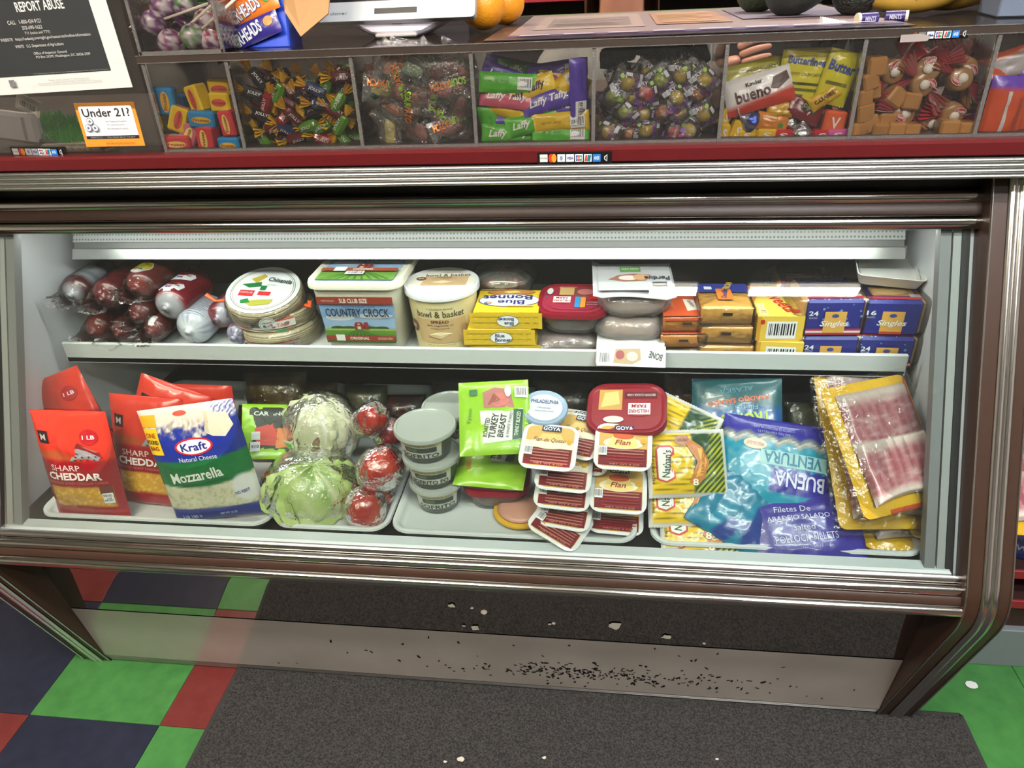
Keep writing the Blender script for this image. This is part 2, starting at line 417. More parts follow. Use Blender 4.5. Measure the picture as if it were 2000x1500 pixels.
# end panels with a rounded knee, fluted chrome inlay down the front edge
def front_path(off=0):
    K = np.array([.878, .452]); A = np.array([1.028, .0]); T = np.array([1.176, 1.078])
    P = [A]; d0 = (A-K)/np.linalg.norm(A-K); d1 = (T-K)/np.linalg.norm(T-K); r = .05
    a, b = K+d0*r, K+d1*r
    for i in range(7):
        t = i/6; P.append((1-t)**2*a+2*t*(1-t)*K+t*t*b)
    P.append(T)
    P = np.array(P)
    if off:
        out = []
        for i in range(len(P)):
            t = P[min(i+1, len(P)-1)]-P[max(i-1, 0)]; t = t/np.linalg.norm(t); out.append(P[i]+np.array([-t[1], t[0]])*off)
        P = np.array(out)
    return P
PW = .07
for x0 in (XL-PW, XR):
    x1 = x0+PW; fp = front_path(); prof = [tuple(p) for p in fp]+[(1.86, 1.078), (1.86, 0)]
    ep = cpart('end_panel', MB().extr(prof, x0, x1, M_brown), smooth=True, sharp=25)
    mb = MB()
    xs = np.linspace(0, 1, 25); rings = []
    for p_, n_ in zip(front_path(0), front_path(1)-front_path(0)):
        rr = []
        for s in xs:
            h = .0015+.0045*abs(math.sin(2*PI*s))**.6; rr.append((x0+.024+s*.026, p_[0]+n_[0]*h, p_[1]+n_[1]*h))
        rings.append(rr)
    mb.loft(rings, M_chrome2, closed=False)
    for v in mb.V: v -= np.array(CL)
    mb.build('chrome_inlay', ep, smooth=True)
    for e in (0.0005, PW-.0035):   # bright edge beads
        mb = MB(); rings = [[(x0+e, p_[0]-.001, p_[1]), (x0+e+.001, p_[0]+n_[0]*.0025, p_[1]+n_[1]*.0025), (x0+e+.002, p_[0]+n_[0]*.0025, p_[1]+n_[1]*.0025), (x0+e+.003, p_[0]-.001, p_[1])] for p_, n_ in zip(front_path(0), front_path(1)-front_path(0))]
        mb.loft(rings, M_chrome2, closed=False)
        for v in mb.V: v -= np.array(CL)
        mb.build('edge_bead', ep)
# kick panel: mirror steel, bellied at the top, old film over the lower part
KP = []
for i in range(15):
    s = i/14; z = .452+(.03-.452)*s; KP.append((1.020-.140*(z-.03)+.012*max(0, (z-.36)/.09)**2, z))
M_kick = mat('mirror_steel', (182, 176, 170), .035, 1, bump=(5, .012, .01))
kick = cpart('kick_panel', MB().extr(KP+[(1.07, .03), (1.05, .452)], XL, XR, M_kick), smooth=True, sharp=40)
def kp(z, off=0):
    for a, b in zip(KP, KP[1:]):
        if b[1] <= z <= a[1]:
            t = (z-a[1])/(b[1]-a[1]); d = np.array(b)-np.array(a); d = d/np.linalg.norm(d); n = np.array([d[1], -d[0]])
            return np.array(a)+(np.array(b)-np.array(a))*t+n*off
    return np.array(KP[-1])
# film: worn off in flecks (holes where the steel shows)
def film_mat():
    m = mat('old_film', (178, 170, 162), .3, var=(7, (158, 150, 142), .25)); nt = m.node_tree
    b = nt.nodes['Principled BSDF']; b.inputs['Specular IOR Level'].default_value = .9
    out = [n for n in nt.nodes if n.type == 'OUTPUT_MATERIAL'][0]
    gl = nt.nodes.new('ShaderNodeBsdfGlossy'); gl.inputs[0].default_value = lin((190, 184, 178)); gl.inputs['Roughness'].default_value = .12
    mx = nt.nodes.new('ShaderNodeMixShader'); mx.inputs[0].default_value = .30
    nt.links.new(b.outputs[0], mx.inputs[1]); nt.links.new(gl.outputs[0], mx.inputs[2]); nt.links.new(mx.outputs[0], out.inputs[0])
    return m
M_film = film_mat()
zf = .212
mb = MB(); zz = np.linspace(zf, .034, 12)
mb.loft([[(x, *kp(z, .0012)) for z in zz] for x in (XL+.001, XR-.001)], M_film, closed=False)
for v in mb.V: v -= np.array(CL)
mb.build('protective_film', kick, smooth=True)
rk = random.Random(11); mb = MB(); M_fleck = mat('bare_fleck', (46, 42, 40), .12, .6)
for i in range(270):    # flecks where the film is scraped off
    cx = rk.gauss(.02, .15) if i < 235 else rk.uniform(-.7, .5); z = min(.2, max(.04, rk.gauss(.082+.02*rk.random(), .016) if i < 235 else rk.uniform(.05, .2)))
    if not XL+.02 < cx < XR-.03: continue
    a = rk.uniform(0, 6.28); L_, W_ = rk.uniform(.002, .007), rk.uniform(.0012, .0034); pts = []
    for k_ in range(6):
        t = k_/6*2*PI; r = rk.uniform(.7, 1.2); du, dv = L_*math.cos(t)*r, W_*math.sin(t)*r
        u, v = du*math.cos(a)-dv*math.sin(a), du*math.sin(a)+dv*math.cos(a); p = kp(z+v, .0016); pts.append((cx+u, p[0], p[1]))
    mb.add(pts, [tuple(range(6))], M_fleck)
for v in mb.V: v -= np.array(CL)
o = mb.build('scrape_mark', kick); o['kind'] = 'stuff'
for px, py, s in ((883, 1182, .008), (928, 1224, .011), (906, 1221, .004), (1074, 1218, .004), (1201, 1221, .015), (1301, 1242, .010)):
    # scraps of old paper stuck on the steel
    for it in range(40):
        pass
    best = min((abs(at(px, py, z=z_).y-kp(z_)[0]), z_) for z_ in np.linspace(.04, .44, 400)); z_ = best[1]; cx = at(px, py, z=z_).x
    pts = []
    for k_ in range(9):
        t = k_/9*2*PI; r = s*rk.uniform(.55, 1.1); p = kp(z_+r*math.sin(t)*.9, .002); pts.append((cx+r*math.cos(t), p[0], p[1]))
    mb = MB().add(pts, [tuple(range(9))], mat('paper_scrap', (196, 192, 178), .8))
    for v in mb.V: v -= np.array(CL)
    mb.build('paper_scrap', kick)
# base strip
P = []
for i in range(4):
    for s in np.linspace(0, 1, 6): P.append((1.022-.004*math.sin(PI*s)+.0035*(3-i)*-1+.012, .034-.0085*(i+s)))
cpart('base_trim', MB().extr(P[::-1]+[(1.08, .034), (1.08, 0)][::1], XL, XR, M_alu), smooth=True, sharp=30)
# cabinet shell
cpart('cabinet_body', MB().box((-.274, 1.48, .24), (XR-XL, .74, .46), M_black))
cpart('back_wall', MB().box((-.274, 1.70, .77), (XR-XL, .02, .6), mat('case_back', (42, 40, 38), .5)))
for x in (XL+.006, XR-.006):
    pr = [(.935, .49), (1.183, .99), (1.69, 1.06), (1.69, .49)]
    cpart('side_liner', MB().extr(pr[::-1], x-.006, x+.006, M_white))
cpart('deck', MB().box((-.274, 1.33, .474), (XR-XL-.03, .70, .012), M_black))
cpart('front_sill', MB().extr([(.928, .486), (.925, .500), (.952, .502), (.958, .482)][::-1], XL+.012, XR-.012, mat('sill_grey', (190, 198, 198), .3)))
cpart('canopy', MB().box((-.274, 1.45, 1.05), (XR-XL, .5, .02), M_black))
# shelf with its lip
SY, SZ, SLIP = 1.20, .748, .046
sx0, sx1 = -1.088, .541
shelf = cpart('shelf', MB().box(((sx0+sx1)/2, SY+.2, SZ-.035), (sx1-sx0, .4, .010), M_cream))
mb = MB().box(((sx0+sx1)/2, SY+.004, SZ-SLIP/2+.003), (sx1-sx0, .008, SLIP), M_cream, .002)
for v in mb.V: v -= np.array(CL)
mb.build('shelf_lip', shelf)
# perforated cover under the canopy
def perf_mat():
    m = mat('perforated_cover', (190, 194, 192), .4); nt = m.node_tree; b = nt.nodes['Principled BSDF']
    tc = nt.nodes.new('ShaderNodeTexCoord'); mp = nt.nodes.new('ShaderNodeMapping'); mp.inputs['Scale'].default_value = (150, 150, 150)
    v = nt.nodes.new('ShaderNodeTexVoronoi'); v.inputs['Randomness'].default_value = .08; v.inputs['Scale'].default_value = 1
    r = nt.nodes.new('ShaderNodeValToRGB'); r.color_ramp.elements[0].position = .28; r.color_ramp.elements[1].position = .36
    r.color_ramp.elements[0].color = lin((120, 124, 122)); r.color_ramp.elements[1].color = lin((188, 192, 190))
    nt.links.new(tc.outputs['Object'], mp.inputs['Vector']); nt.links.new(mp.outputs[0], v.inputs['Vector']); nt.links.new(v.outputs['Distance'], r.inputs['Fac']); nt.links.new(r.outputs['Color'], b.inputs['Base Color'])
    bp = nt.nodes.new('ShaderNodeBump'); bp.inputs['Strength'].default_value = .5; bp.inputs['Distance'].default_value = .001
    nt.links.new(r.outputs['Color'], bp.inputs['Height']); nt.links.new(bp.outputs['Normal'], b.inputs['Normal'])
    return m
pc = cpart('perforated_cover', MB().extr([(1.318, .922), (1.345, .965), (1.5, .965), (1.5, .922)][::-1], sx0+.01, sx1-.005, perf_mat()))
mb = MB().extr([(1.316, .910), (1.322, .922), (1.5, .922), (1.5, .910)][::-1], sx0+.01, sx1-.005, mat('cover_edge', (120, 122, 120), .35)).extr([(1.300, .892), (1.310, .910), (1.5, .910), (1.5, .892)][::-1], sx0+.01, sx1-.005, mat('cover_lip', (170, 172, 168), .3, .5))
for v in mb.V: v -= np.array(CL)
mb.build('cover_trim', pc)
MB().lathe([(.008, -.8), (.008, .8)], M_tube, 10, (0, 1.2-1.4, .999), axis='x').build('strip_lamp', case, smooth=True, sharp=40)
area('strip_lamp_light', case, 1.6, .016, CASEW, (0, 1.2-1.4, .989), rad(10, 0, 0), (.96, .99, 1))
# ------------------------------------------------------------------ counter top
ct = thing('service_counter', 'red laminate counter top with ribbed aluminium edge above the case', 'counter', (-.3, 1.5, 1.08))
CT = np.array([-.3, 1.5, 1.08])
def tpart(name, mb, **k):
    for v in mb.V: v -= CT
    return mb.build(name, ct, **k)
cx0, cx1 = -1.9, .725
tpart('slab', MB().box(((cx0+cx1)/2, 1.50, 1.107), (cx1-cx0, .72, .046), mat('counter_laminate', (62, 54, 50), .3, var=(12, (50, 44, 42)))))
P = []
for i in range(4):
    for s in np.linspace(.06, .94, 7): P.append((1.1225-.0045*math.sin(PI*s)**.7, 1.111-.0077*(i+s)))
tpart('ribbed_edge', MB().extr(P[::-1]+[(1.15, 1.111), (1.15, 1.080)][::-1][::-1], cx0, cx1, M_alu), smooth=True, sharp=30)
tpart('red_edge', MB().extr([(1.1245, 1.112), (1.1225, 1.114), (1.1225, 1.1305), (1.127, 1.134), (1.152, 1.134), (1.152, 1.112)], cx0, cx1, mat('red_laminate', (84, 19, 22), .3, bump=(8, .02))))
# ------------------------------------------------------------------ mat on the floor
M_mat = mat('carpet_pile', (70, 68, 66), .95, var=(260, (27, 26, 26), .14), bump=(420, 1.0, .006))
fm = thing('floor_mat', 'dark grey carpet mat before the display case', 'mat', (-.03, .5, 0))
mb = MB(); mb.box((0, 0, .006), (1.55, 1.07, .006), M_mat, .002)
mb.build('pile', fm)
mb = MB(); M_mr = mat('mat_rubber', (46, 45, 44), .9, bump=(300, .6))
for (c, d) in (((0, .537, .005), (1.56, .012, .008)), ((0, -.537, .005), (1.56, .012, .008)), ((.777, 0, .005), (.012, 1.08, .008)), ((-.777, 0, .005), (.012, 1.08, .008))): mb.box(c, d, M_mr, .003)
mb.build('border', fm)
for px, py, s in ((900, 1483, .010), (1063, 1480, .005), (870, 1488, .004), (1400, 1483, .004)):
    p = at(px, py, z=.011); pts = [(s*random.uniform(.6, 1.2)*math.cos(t), s*random.uniform(.4, .8)*math.sin(t), random.uniform(0, .002)) for t in np.linspace(0, 2*PI, 8, endpoint=False)]
    tag(MB().add(pts, [tuple(range(8))], _M['paper_scrap']).build('paper_scrap', None, p), {900: 'largest white paper scrap on the grey mat', 1063: 'small white scrap right of the largest on the mat', 870: 'tiny white scrap left of the largest on the mat', 1400: 'tiny pale sliver far right on the grey mat'}[px], 'scrap')
p = at(1897, 1338, z=.002)
tag(MB().add([(.014*math.cos(t)*random.uniform(.8, 1.1), .010*math.sin(t), .001) for t in np.linspace(0, 2*PI, 9, endpoint=False)], [tuple(range(9))], mat('gum_white', (225, 225, 222), .6)).build('paper_scrap', None, p), 'white crumpled scrap on the green floor tile', 'scrap')
# ================================================================== PRODUCT BUILDERS
FILM = clear('cling_film', (250, 250, 250), .075, .12, bump=(38, .9, .01))
FILM2 = clear('vacuum_film', (246, 244, 240), .09, .14, bump=(26, .8, .01), haze=.06)
HAZY = clear('hazy_film', (240, 238, 236), .09, .16, bump=(22, .9, .012), haze=.22, hazecol=(205, 198, 196))
TUBCLEAR = clear('clear_tub', (238, 238, 236), .08, .08, haze=.08)
V_film = vmat('printed_film', .26, (45, .25, .004), .3)
V_card = vmat('printed_card', .42)
V_meat = vmat('meat_surface', .3, (130, .3, .002), .4)
def px_c(c): return np.array(lin(c)[:3])
def paint(U, V, base, ops):
    """colour grid from bands / blobs; ops: (mask array, rgb)"""
    col = np.tile(px_c(base), (U.size, 1)).reshape(U.shape+(3,))
    for mk, c in ops:
        mk = np.clip(mk, 0, 1)[..., None]; col = col*(1-mk)+px_c(c)*mk
    return col
def sm(x, e=.004): return np.clip(x/e*.5+.5, 0, 1)      # soft step
def pillow_S(W, H, T, wr=.0, seed=0, p=2.6, bend=0, flatb=0):
    def t(u, v):
        a = np.clip(1-np.abs(2*u/W)**p, 0, 1)**.6*np.clip(1-np.abs(2*v/H)**p, 0, 1)**.6
        n = vnoise(u/W*5+seed, v/H*5+seed*3, 3)-.5
        if flatb: a = a*np.clip(1-(v/H+.5)*flatb, .05, 1)
        return T/2*a+wr*n*(.35+a)
    def f(u, v, off=0):
        u = np.asarray(u, float); v = np.asarray(v, float)
        y = -t(u, v)-off+bend*((v/H)**2)*H
        z = v; 
        return np.stack([u+0*v, y, z+0*u], 1)
    f.flat = False; f.t = t; return f
def bag(name, lab, cat, W, H, T, loc, rot, colf, items, nu=30, nv=40, wr=.004, seed=0, group=None, backcol=(150, 150, 150), bend=0, V=None, saw=0, flatb=0, p=2.6, lname='print'):
    """sealed pouch: front skin carrying the print, back skin, own lettering"""
    root = thing(name, lab, cat, loc, rot, group)
    S = pillow_S(W, H, T, wr, seed, p, bend, flatb)
    U, Vv = np.meshgrid(np.linspace(-W/2, W/2, nu), np.linspace(-H/2, H/2, nv))
    P = S(U.ravel(), Vv.ravel()).reshape(nv, nu, 3)
    if saw:
        P[0, ::2, 2] -= saw; P[-1, ::2, 2] += saw
    B = P.copy(); B[..., 1] = -P[..., 1]*.9+.0004
    if bend: B[..., 1] = P[..., 1]+2*S.t(U, Vv)*.95+.0004
    col = colf(U, Vv)
    MB().grid(P, V or V_film, col).grid(B[:, ::-1], V or V_film, np.tile(px_c(backcol), (nu*nv, 1))).build('pouch', root, smooth=True)
    if items:
        for nm, its in (items if isinstance(items, dict) else {lname: items}).items():
            if its: label(root, S, its, nm, 2+int(wr*700))
    return root, S
def carton(name, lab, cat, W, D, H, loc, rot, side, faces, group=None, bev=.0015, mcol=None):
    """box standing on z=0, front at y=0 going back to D; faces: dict face->(ground,items)"""
    root = thing(name, lab, cat, loc, rot, group)
    MB().box((0, D/2, H/2), (W, D, H), mcol or C(*side), bev).build('box', root)
    SS = {'front': flat((0, -.0001, H/2), (1, 0, 0), (0, 0, 1)), 'top': flat((0, D/2, H+.0001), (1, 0, 0), (0, 1, 0)),
          'left': flat((-W/2-.0001, D/2, H/2), (0, -1, 0), (0, 0, 1)), 'right': flat((W/2+.0001, D/2, H/2), (0, 1, 0), (0, 0, 1))}
    for f, items in faces.items(): label(root, SS[f], items, f+'_print')
    return root
def tub_rect(root, w0, d0, w1, d1, h, m, r=.02, c=(0, 0)):
    R = [ring(rrect(w0*.94, d0*.94, r), 0), ring(rrect(w0, d0, r), .004), ring(rrect(w1, d1, r), h)]
    return MB().loft([[(x+c[0], y+c[1], z) for x, y, z in q] for q in R], m).build('tub', root, smooth=True, sharp=50)
def lid_rect(root, w, d, z, t, m, r=.025, dome=.0, name='lid'):
    A = rrect(w, d, r); mb = MB()
    mb.loft([ring(A, z), ring(rrect(w+.004, d+.004, r), z+.001), ring(rrect(w+.004, d+.004, r), z+t*.6), ring(A, z+t), ring(rrect(w-.012, d-.012, r*.9), z+t), ring(rrect(w-.016, d-.016, r*.9), z+t-.0015)], m)
    return mb.build(name, root, smooth=True, sharp=35)
def tub_round(root, r0, r1, h, m, n=32, name='tub', caps=(True, True)):
    return MB().lathe([(r0*.9, 0), (r0, .003), (r1, h)], m, n, caps=caps).build(name, root, smooth=True, sharp=50)
def lid_round(root, r, z, t, m, name='lid', n=40, sink=.002):
    return MB().lathe([(r-.003, z), (r, z+.001), (r, z+t-.002), (r-.0015, z+t), (r-.005, z+t), (r-.008, z+t-sink), (.0005, z+t-sink)], m, n).build(name, root, smooth=True, sharp=40)

# ================================================================== UPPER SHELF
ZS = SZ-.030
def X(px, py, y): return at(px, py, y=y).x
def Zat(px, py, y): return at(px, py, y=y).z
# --- sausages (chubs) lying front to back
def chub(lab, px, py, y, r, L, base, ops=None, items=None, yaw=0, wrap=False, knot=(190, 190, 195), group=None, cap=None):
    """axis along +y from the front end; angle 0 = straight up"""
    p = at(px, py, y=y); root = thing('sausage_chub', lab, 'sausage', p, rad(0, 0, yaw), group)
    s = np.concatenate([[0, .004, .008], np.linspace(.012, .03, 5), np.linspace(.045, L-.03, 16), np.linspace(L-.022, L, 4)])
    def R(t):
        e = np.minimum(np.clip((t-.006)/.026, 0, 1), np.clip((L-t)/.03, .0, 1)); return r*np.sqrt(np.clip(1-(1-e)**2, .004, 1))
    rr = R(s); rr[:2] = (.007, .0035); n = 32
    a = np.linspace(0, 2*PI, n, endpoint=False)
    A, Sg = np.meshgrid(a, s); Rg = np.tile(rr[:, None], (1, n))
    P = np.stack([Rg*np.sin(A), Sg, Rg*np.cos(A)], -1)
    col = paint(A, Sg, base, [(f(A, Sg), c) for f, c in (ops or [])])
    if cap is not None: col = paint(A, Sg, base, [(f(A, Sg), c) for f, c in (ops or [])]+[(sm(.012-Sg, .004), cap)])
    MB().loft(list(P), V_film, col=col.reshape(-1, 3)).build('casing', root, smooth=True)
    def S(u, v, off=0):
        u = np.asarray(u, float); v = np.asarray(v, float); an = u/r; q = R(v)+off+.0004
        return np.stack([q*np.sin(an), v, q*np.cos(an)], 1)
    S.flat = False
    if items: label(root, S, items)
    if wrap:   # loose clear wrapper with a flared open end toward the customer
        rn = np.random.default_rng(int(px)); fl = [(-.035, 1.05), (-.025, .75), (-.01, .55), (.004, .8), (.03, 1.04), (L*.5, 1.05), (L, 1.04)]; rg = []
        for t, k in fl:
            w_ = 1+(.16 if t < 0 else .03)*rn.standard_normal(n)*.7; rg.append(np.stack([r*k*w_*np.sin(a), np.full(n, t), r*k*w_*np.cos(a)*(.45 if t < -.02 else 1)], 1))
        MB().loft(rg, FILM, caps=(False, False)).build('wrapper', root, smooth=True)
    return root, S
def sticker_yellow(v0=.075):
    return [('e', 0, v0, .021, .026, (214, 214, 214)), ('e', 0, v0+.002, .0195, .0235, (186, 172, 32)), ('p', [(-.016, v0-.012), (-.012, v0-.02), (0, v0-.0235), (.012, v0-.02), (.016, v0-.012), (0, v0-.006)], (226, 226, 222)),
            ('e', -.003, v0-.014, .006, .004, (190, 90, 30)), ('e', .006, v0-.015, .004, .003, (40, 80, 50)), ('t', 'EL CAMPO', 0, v0+.009, .03, (120, 104, 18), .006)]
MAR = (96, 34, 34); MAR2 = (110, 44, 38)
NT_ = [(lambda A, S: sm(np.cos(A)-.1, .1)*sm(S-.04)*sm(.15-S), (150, 152, 160)), (lambda A, S: sm(np.cos(A)-.1, .1)*sm(.0012-np.abs((S*60) % 1-.5)*.01, .002)*sm(S-.05)*sm(.14-S), (90, 92, 100))]
gs = 'clear wrapped maroon sausages heaped at the left shelf end'
# bottom row
chub('maroon wrapped sausage lowest at the far left of the shelf', 178, 652, 1.235, .030, .22, MAR2, wrap=True, group=gs)
chub('maroon wrapped sausage second from left in the bottom row', 228, 656, 1.232, .028, .22, MAR, wrap=True, group=gs)
chub('wrapped sausage with small barcode sticker, bottom row under the red labelled chub', 290, 652, 1.230, .026, .2, MAR2, items=[('bar', .004, .02, .016, .02)], wrap=True, group=gs)
# second row
chub('foil ended sausage with grey printed band at the far left', 135, 578, 1.24, .032, .25, (84, 36, 38), NT_, wrap=True, group=gs, cap=(170, 170, 175))
chub('plain maroon sausage between the foil ended one and the yellow stickered one', 196, 586, 1.240, .034, .25, MAR, wrap=True, group=gs)
chub('wrapped sausage with half hidden yellow sticker in the middle of the heap', 262, 622, 1.236, .027, .2, MAR, items=sticker_yellow(.05), wrap=True, group=gs)
chub('wrapped sausage with round yellow sticker on top of the heap', 262, 566, 1.25, .033, .25, MAR2, [(lambda A, S: sm(S-.11, .03), (120, 74, 42))], sticker_yellow(.045), wrap=True, group=gs)
chub('brown wrapped sausage with yellow sticker at the back of the heap', 214, 524, 1.36, .033, .25, (110, 66, 40), None, sticker_yellow(.05), wrap=True, group=gs)
lb = []
for v0 in (.040, .088):
    lb += [('p', [(-.026, v0+.006), (-.022, v0-.012), (-.006, v0-.021), (.008, v0-.02), (.024, v0-.010), (.027, v0+.008), (.020, v0+.016), (-.018, v0+.016)], (206, 208, 214)), ('t', 'Universal', 0, v0+.004, .034, (120, 34, 40), .008, 0, 1),
           ('r', -.02, v0+.012, .02, v0+.0145, (150, 44, 40)), ('r', -.005, v0-.012, -.001, v0-.005, (52, 60, 150)), ('r', .001, v0-.012, .005, v0-.005, (160, 40, 44))]
chub('maroon sausage with white emblem labels and foil crimped end', 322, 604, 1.245, .036, .16, (104, 22, 30), [(lambda A, S: sm(.016-S, .004), (150, 150, 154))], lb, knot=(180, 180, 180))
gl_ = [('r', -.036, .022, .036, .112, (166, 172, 184)), ('r', -.034, .026, .034, .027, (50, 54, 66)), ('r', -.034, .106, .034, .107, (50, 54, 66))]
for k in range(13): gl_.append(('r', -.028, .034+k*.0055, .020+.004*((k*7) % 3), .0355+k*.0055, (96, 100, 114)))
chub('short sausage covered by a pale grey ingredients label', 366, 650, 1.232, .037, .13, (170, 176, 186), [(lambda A, S: sm(.012-S, .004), (200, 204, 208)), (lambda A, S: sm(np.abs(((A*9/PI) % 1)-.5)-.38, .1)*sm(.03-S)*sm(S-.01), (120, 126, 140))], gl_)
chub('purplish sausage in pale wrap behind the grey labelled one', 420, 626, 1.26, .029, .15, (100, 34, 42), [(lambda A, S: sm(np.cos(A-1.2)-.5, .2), (160, 158, 172))], wrap=False)
chub('small lilac banded sausage with printed end by the tortilla packs', 455, 662, 1.232, .025, .12, (150, 146, 170), [(lambda A, S: sm(.006-np.abs(S-.026), .002), (84, 26, 32)), (lambda A, S: sm(vnoise(A*6, S*300)-.55, .1)*sm(.018-S), (90, 86, 100))], None)
# --- tortilla packs
def tortillas(lab, px, py, y, r, h, tilt, z=None, rz=0, top=True):
    p = at(px, py, y=y); root = thing('tortilla_pack', lab, 'tortillas', (p.x, p.y, z if z is not None else p.z), rad(tilt, rz[0] if hasattr(rz, '__len__') else 0, rz[1] if hasattr(rz, '__len__') else rz))
    n = 40; rings = []
    a = np.linspace(0, 2*PI, n, endpoint=False)
    for k in range(25):
        f = k/24; rr = r*(.985+.012*math.sin(k*2.4)+(.0 if 0 < k < 24 else -.03)); rings.append(np.stack([rr*np.cos(a), rr*np.sin(a), np.full(n, h*f)], 1))
    MB().loft(rings, mat('tortilla', (216, 206, 176), .7, bump=(60, .3), var=(25, (196, 180, 140), .2))).build('tortilla_stack', root, smooth=True, sharp=60)
    rn = np.random.default_rng(int(px)); rg = []
    for f, k in ((-.002, .6), (0, .96), (.012, 1.035), (h*.5, 1.05), (h-.008, 1.04), (h+.0018, .97), (h+.002, .55)):
        w_ = 1+.02*rn.standard_normal(n); rg.append(np.stack([r*k*w_*np.cos(a), r*k*w_*np.sin(a), np.full(n, f)], 1))
    MB().loft(rg, FILM).build('wrapper', root, smooth=True)
    return root
t1 = tortillas('round tortilla pack with tricolour label tilted atop the tortilla stack', 526, 600, 1.31, .078, .044, 16, rz=(3, 0))
S = flat((0, 0, .0465), (1, 0, 0), (0, 1, 0)); G_, R_, Y_ = (30, 120, 62), (190, 44, 46), (190, 170, 60)
oct_ = lambda k, w=1: [(k*w*math.cos(a), k*math.sin(a)) for a in np.linspace(0, 2*PI, 36, endpoint=False)]
label(t1, S, [('p', oct_(.074), (222, 224, 222)), ('p', oct_(.065), (60, 130, 90)), ('p', oct_(.0635), (224, 226, 226)), ('p', oct_(.0615), (180, 70, 70)), ('p', oct_(.0605), (226, 228, 228)),
  ('p', [(-.035, .030), (-.012, .048), (-.004, .040), (-.02, .018)], Y_), ('p', [(-.048, .012), (-.01, .022), (-.006, .008), (-.03, .002)], G_), ('r', -.045, -.024, -.014, -.006, R_), ('r', -.006, -.020, .020, -.008, R_), ('r', -.006, -.004, .006, .010, G_),
  ('p', [(-.03, -.042), (.0, -.034), (.032, -.030), (.028, -.046), (-.008, -.054)], (160, 160, 60)), ('p', [(-.034, -.038), (-.02, -.032), (-.012, -.044), (-.03, -.048)], G_), ('t', 'Chinantla', .028, .028, .052, (40, 60, 50), .013, -8, 1), ('t', '¡AY QUE...!', .016, .012, .022, (60, 60, 60), .004), ('t', 'TORTILLAS', -.029, -.015, .026, (235, 225, 225), .005)])
S = cyl(.0820, .0820, 0, .042); label(t1, S, [('e', .03, .022, .0165, .0165, (222, 224, 222)), ('e', .03, .022, .0145, .0145, (90, 140, 110)), ('e', .03, .022, .0135, .0135, (226, 226, 222)), ('t', 'Chinantla', .03, .027, .02, (40, 50, 46), .005), ('r', .021, .016, .026, .022, G_), ('r', .034, .016, .039, .022, R_)], 'round_sticker')
label(t1, S, [('t', 'Tortillas', -.03, .014, .034, (190, 60, 56), .006, 0, 1)], 'side_lettering')
label(t1, S, [('t', 'Caseras', .066, .028, .026, (190, 60, 56), .008, 0, 1, .3)], 'side_lettering')
M_or = mat('orange_tie', (240, 92, 34), .5)
for sx_ in (-1, 1):
    MB().tube([(sx_*.085, -.01, .02), (sx_*.1, -.02, .026), (sx_*(.12 if sx_ < 0 else .098), -.012, .034)], [.004, .003, .005], M_or, 6).build('tie', t1)
t2 = tortillas('flat tortilla pack with white and red band under the round pack', 548, 640, 1.312, .078, .030, 0, z=ZS+.044)
t3 = tortillas('lowest tortilla pack with orange edge on the shelf', 556, 672, 1.305, .080, .042, 0, z=ZS)
for tt, hh in ((t2, .03), (t3, .042)):
    S = cyl(.0815, .0815, 0, hh)
    label(tt, S, [('r', -.085, .009, .07, .024, (208, 204, 200)), ('r', -.085, .0242, .07, .0265, (200, 70, 40)), ('e', -.05, .0165, .005, .005, (60, 62, 60)), ('e', -.034, .0165, .004, .004, (190, 50, 50)), ('e', -.018, .0165, .005, .005, (60, 62, 60)), ('r', .005, .011, .022, .022, (180, 180, 176)), ('t', '100%', .013, .0165, .012, (60, 60, 60), .004),
                  ('r', .03, .001, .062, .006, (70, 140, 80)), ('t', 'WA', .055, .0035, .012, (200, 60, 40), .005, 0, 1), ('t', 'TAST', .045, .0165, .026, (190, 80, 50), .008)])
# --- big spread tub (rectangular)
yf = 1.225
root = thing('spread_tub', 'large rectangular spread tub with red barn farm label', 'tub', (X(702, 640, yf), yf+.080, ZS))
M_tub = mat('cream_tub', (214, 210, 188), .4)
tub_rect(root, .148, .140, .172, .164, .146, M_tub, .022)
ld = lid_rect(root, .183, .176, .144, .014, mat('cream_lid', (216, 214, 196), .35), .03)
def farm(w, h, s=1, top=False):
    x, z = w/2, h/2; it = [('r', -x, -z, x, z, (150, 180, 212)), ('r', -x, z*.25, x, z, (128, 164, 206)), ('e', -x*.5, z*.25, x*.4, z*.16, (206, 216, 226)), ('e', x*.45, z*.35, x*.5, z*.14, (206, 216, 226))]
    it += [('e', -x*.62+k*x*.31, -z*.30, x*.2, z*.11, (50+6*(k % 2), 84, 46)) for k in range(5)]
    it += [('r', -x, -z, x, -z*.32, (96, 140, 52)), ('r', -x, -z*.42, x, -z*.32, (150, 176, 70))]
    for k in range(-4, 5): it.append(('p', [(k*x*.02-.0003, -z*.36), (k*x*.02+.0003, -z*.36), (k*x*.22+.0022*s, -z*.98), (k*x*.22-.0022*s, -z*.98)], (54, 96, 34)))
    it += [('p', [(-x*.13, -z*.32), (-x*.13, -z*.06), (-x*.07, z*.06), (x*.07, z*.06), (x*.13, -z*.06), (x*.13, -z*.32)], (140, 44, 40)), ('r', x*.15, -z*.32, x*.26, z*.06, (136, 44, 42)), ('r', -x*.05, -z*.32, x*.05, -z*.16, (206, 196, 150)), ('r', -x*.03, -z*.09, x*.03, z*.0, (190, 170, 160))]
    return it
hF = .108; wF = .142
def S_f(u, v, off=0):
    u = np.asarray(u, float); v = np.asarray(v, float); t = (v+hF/2+.028)/.146; y = -(.140+(.164-.140)*t)/2
    return np.stack([u*(.95+.12*t), y-off-.0003+0*u, v+hF/2+.028], 1)
S_f.flat = True
it = farm(wF, .083)
it = [(i[0],)+tuple(i[1:]) for i in it]
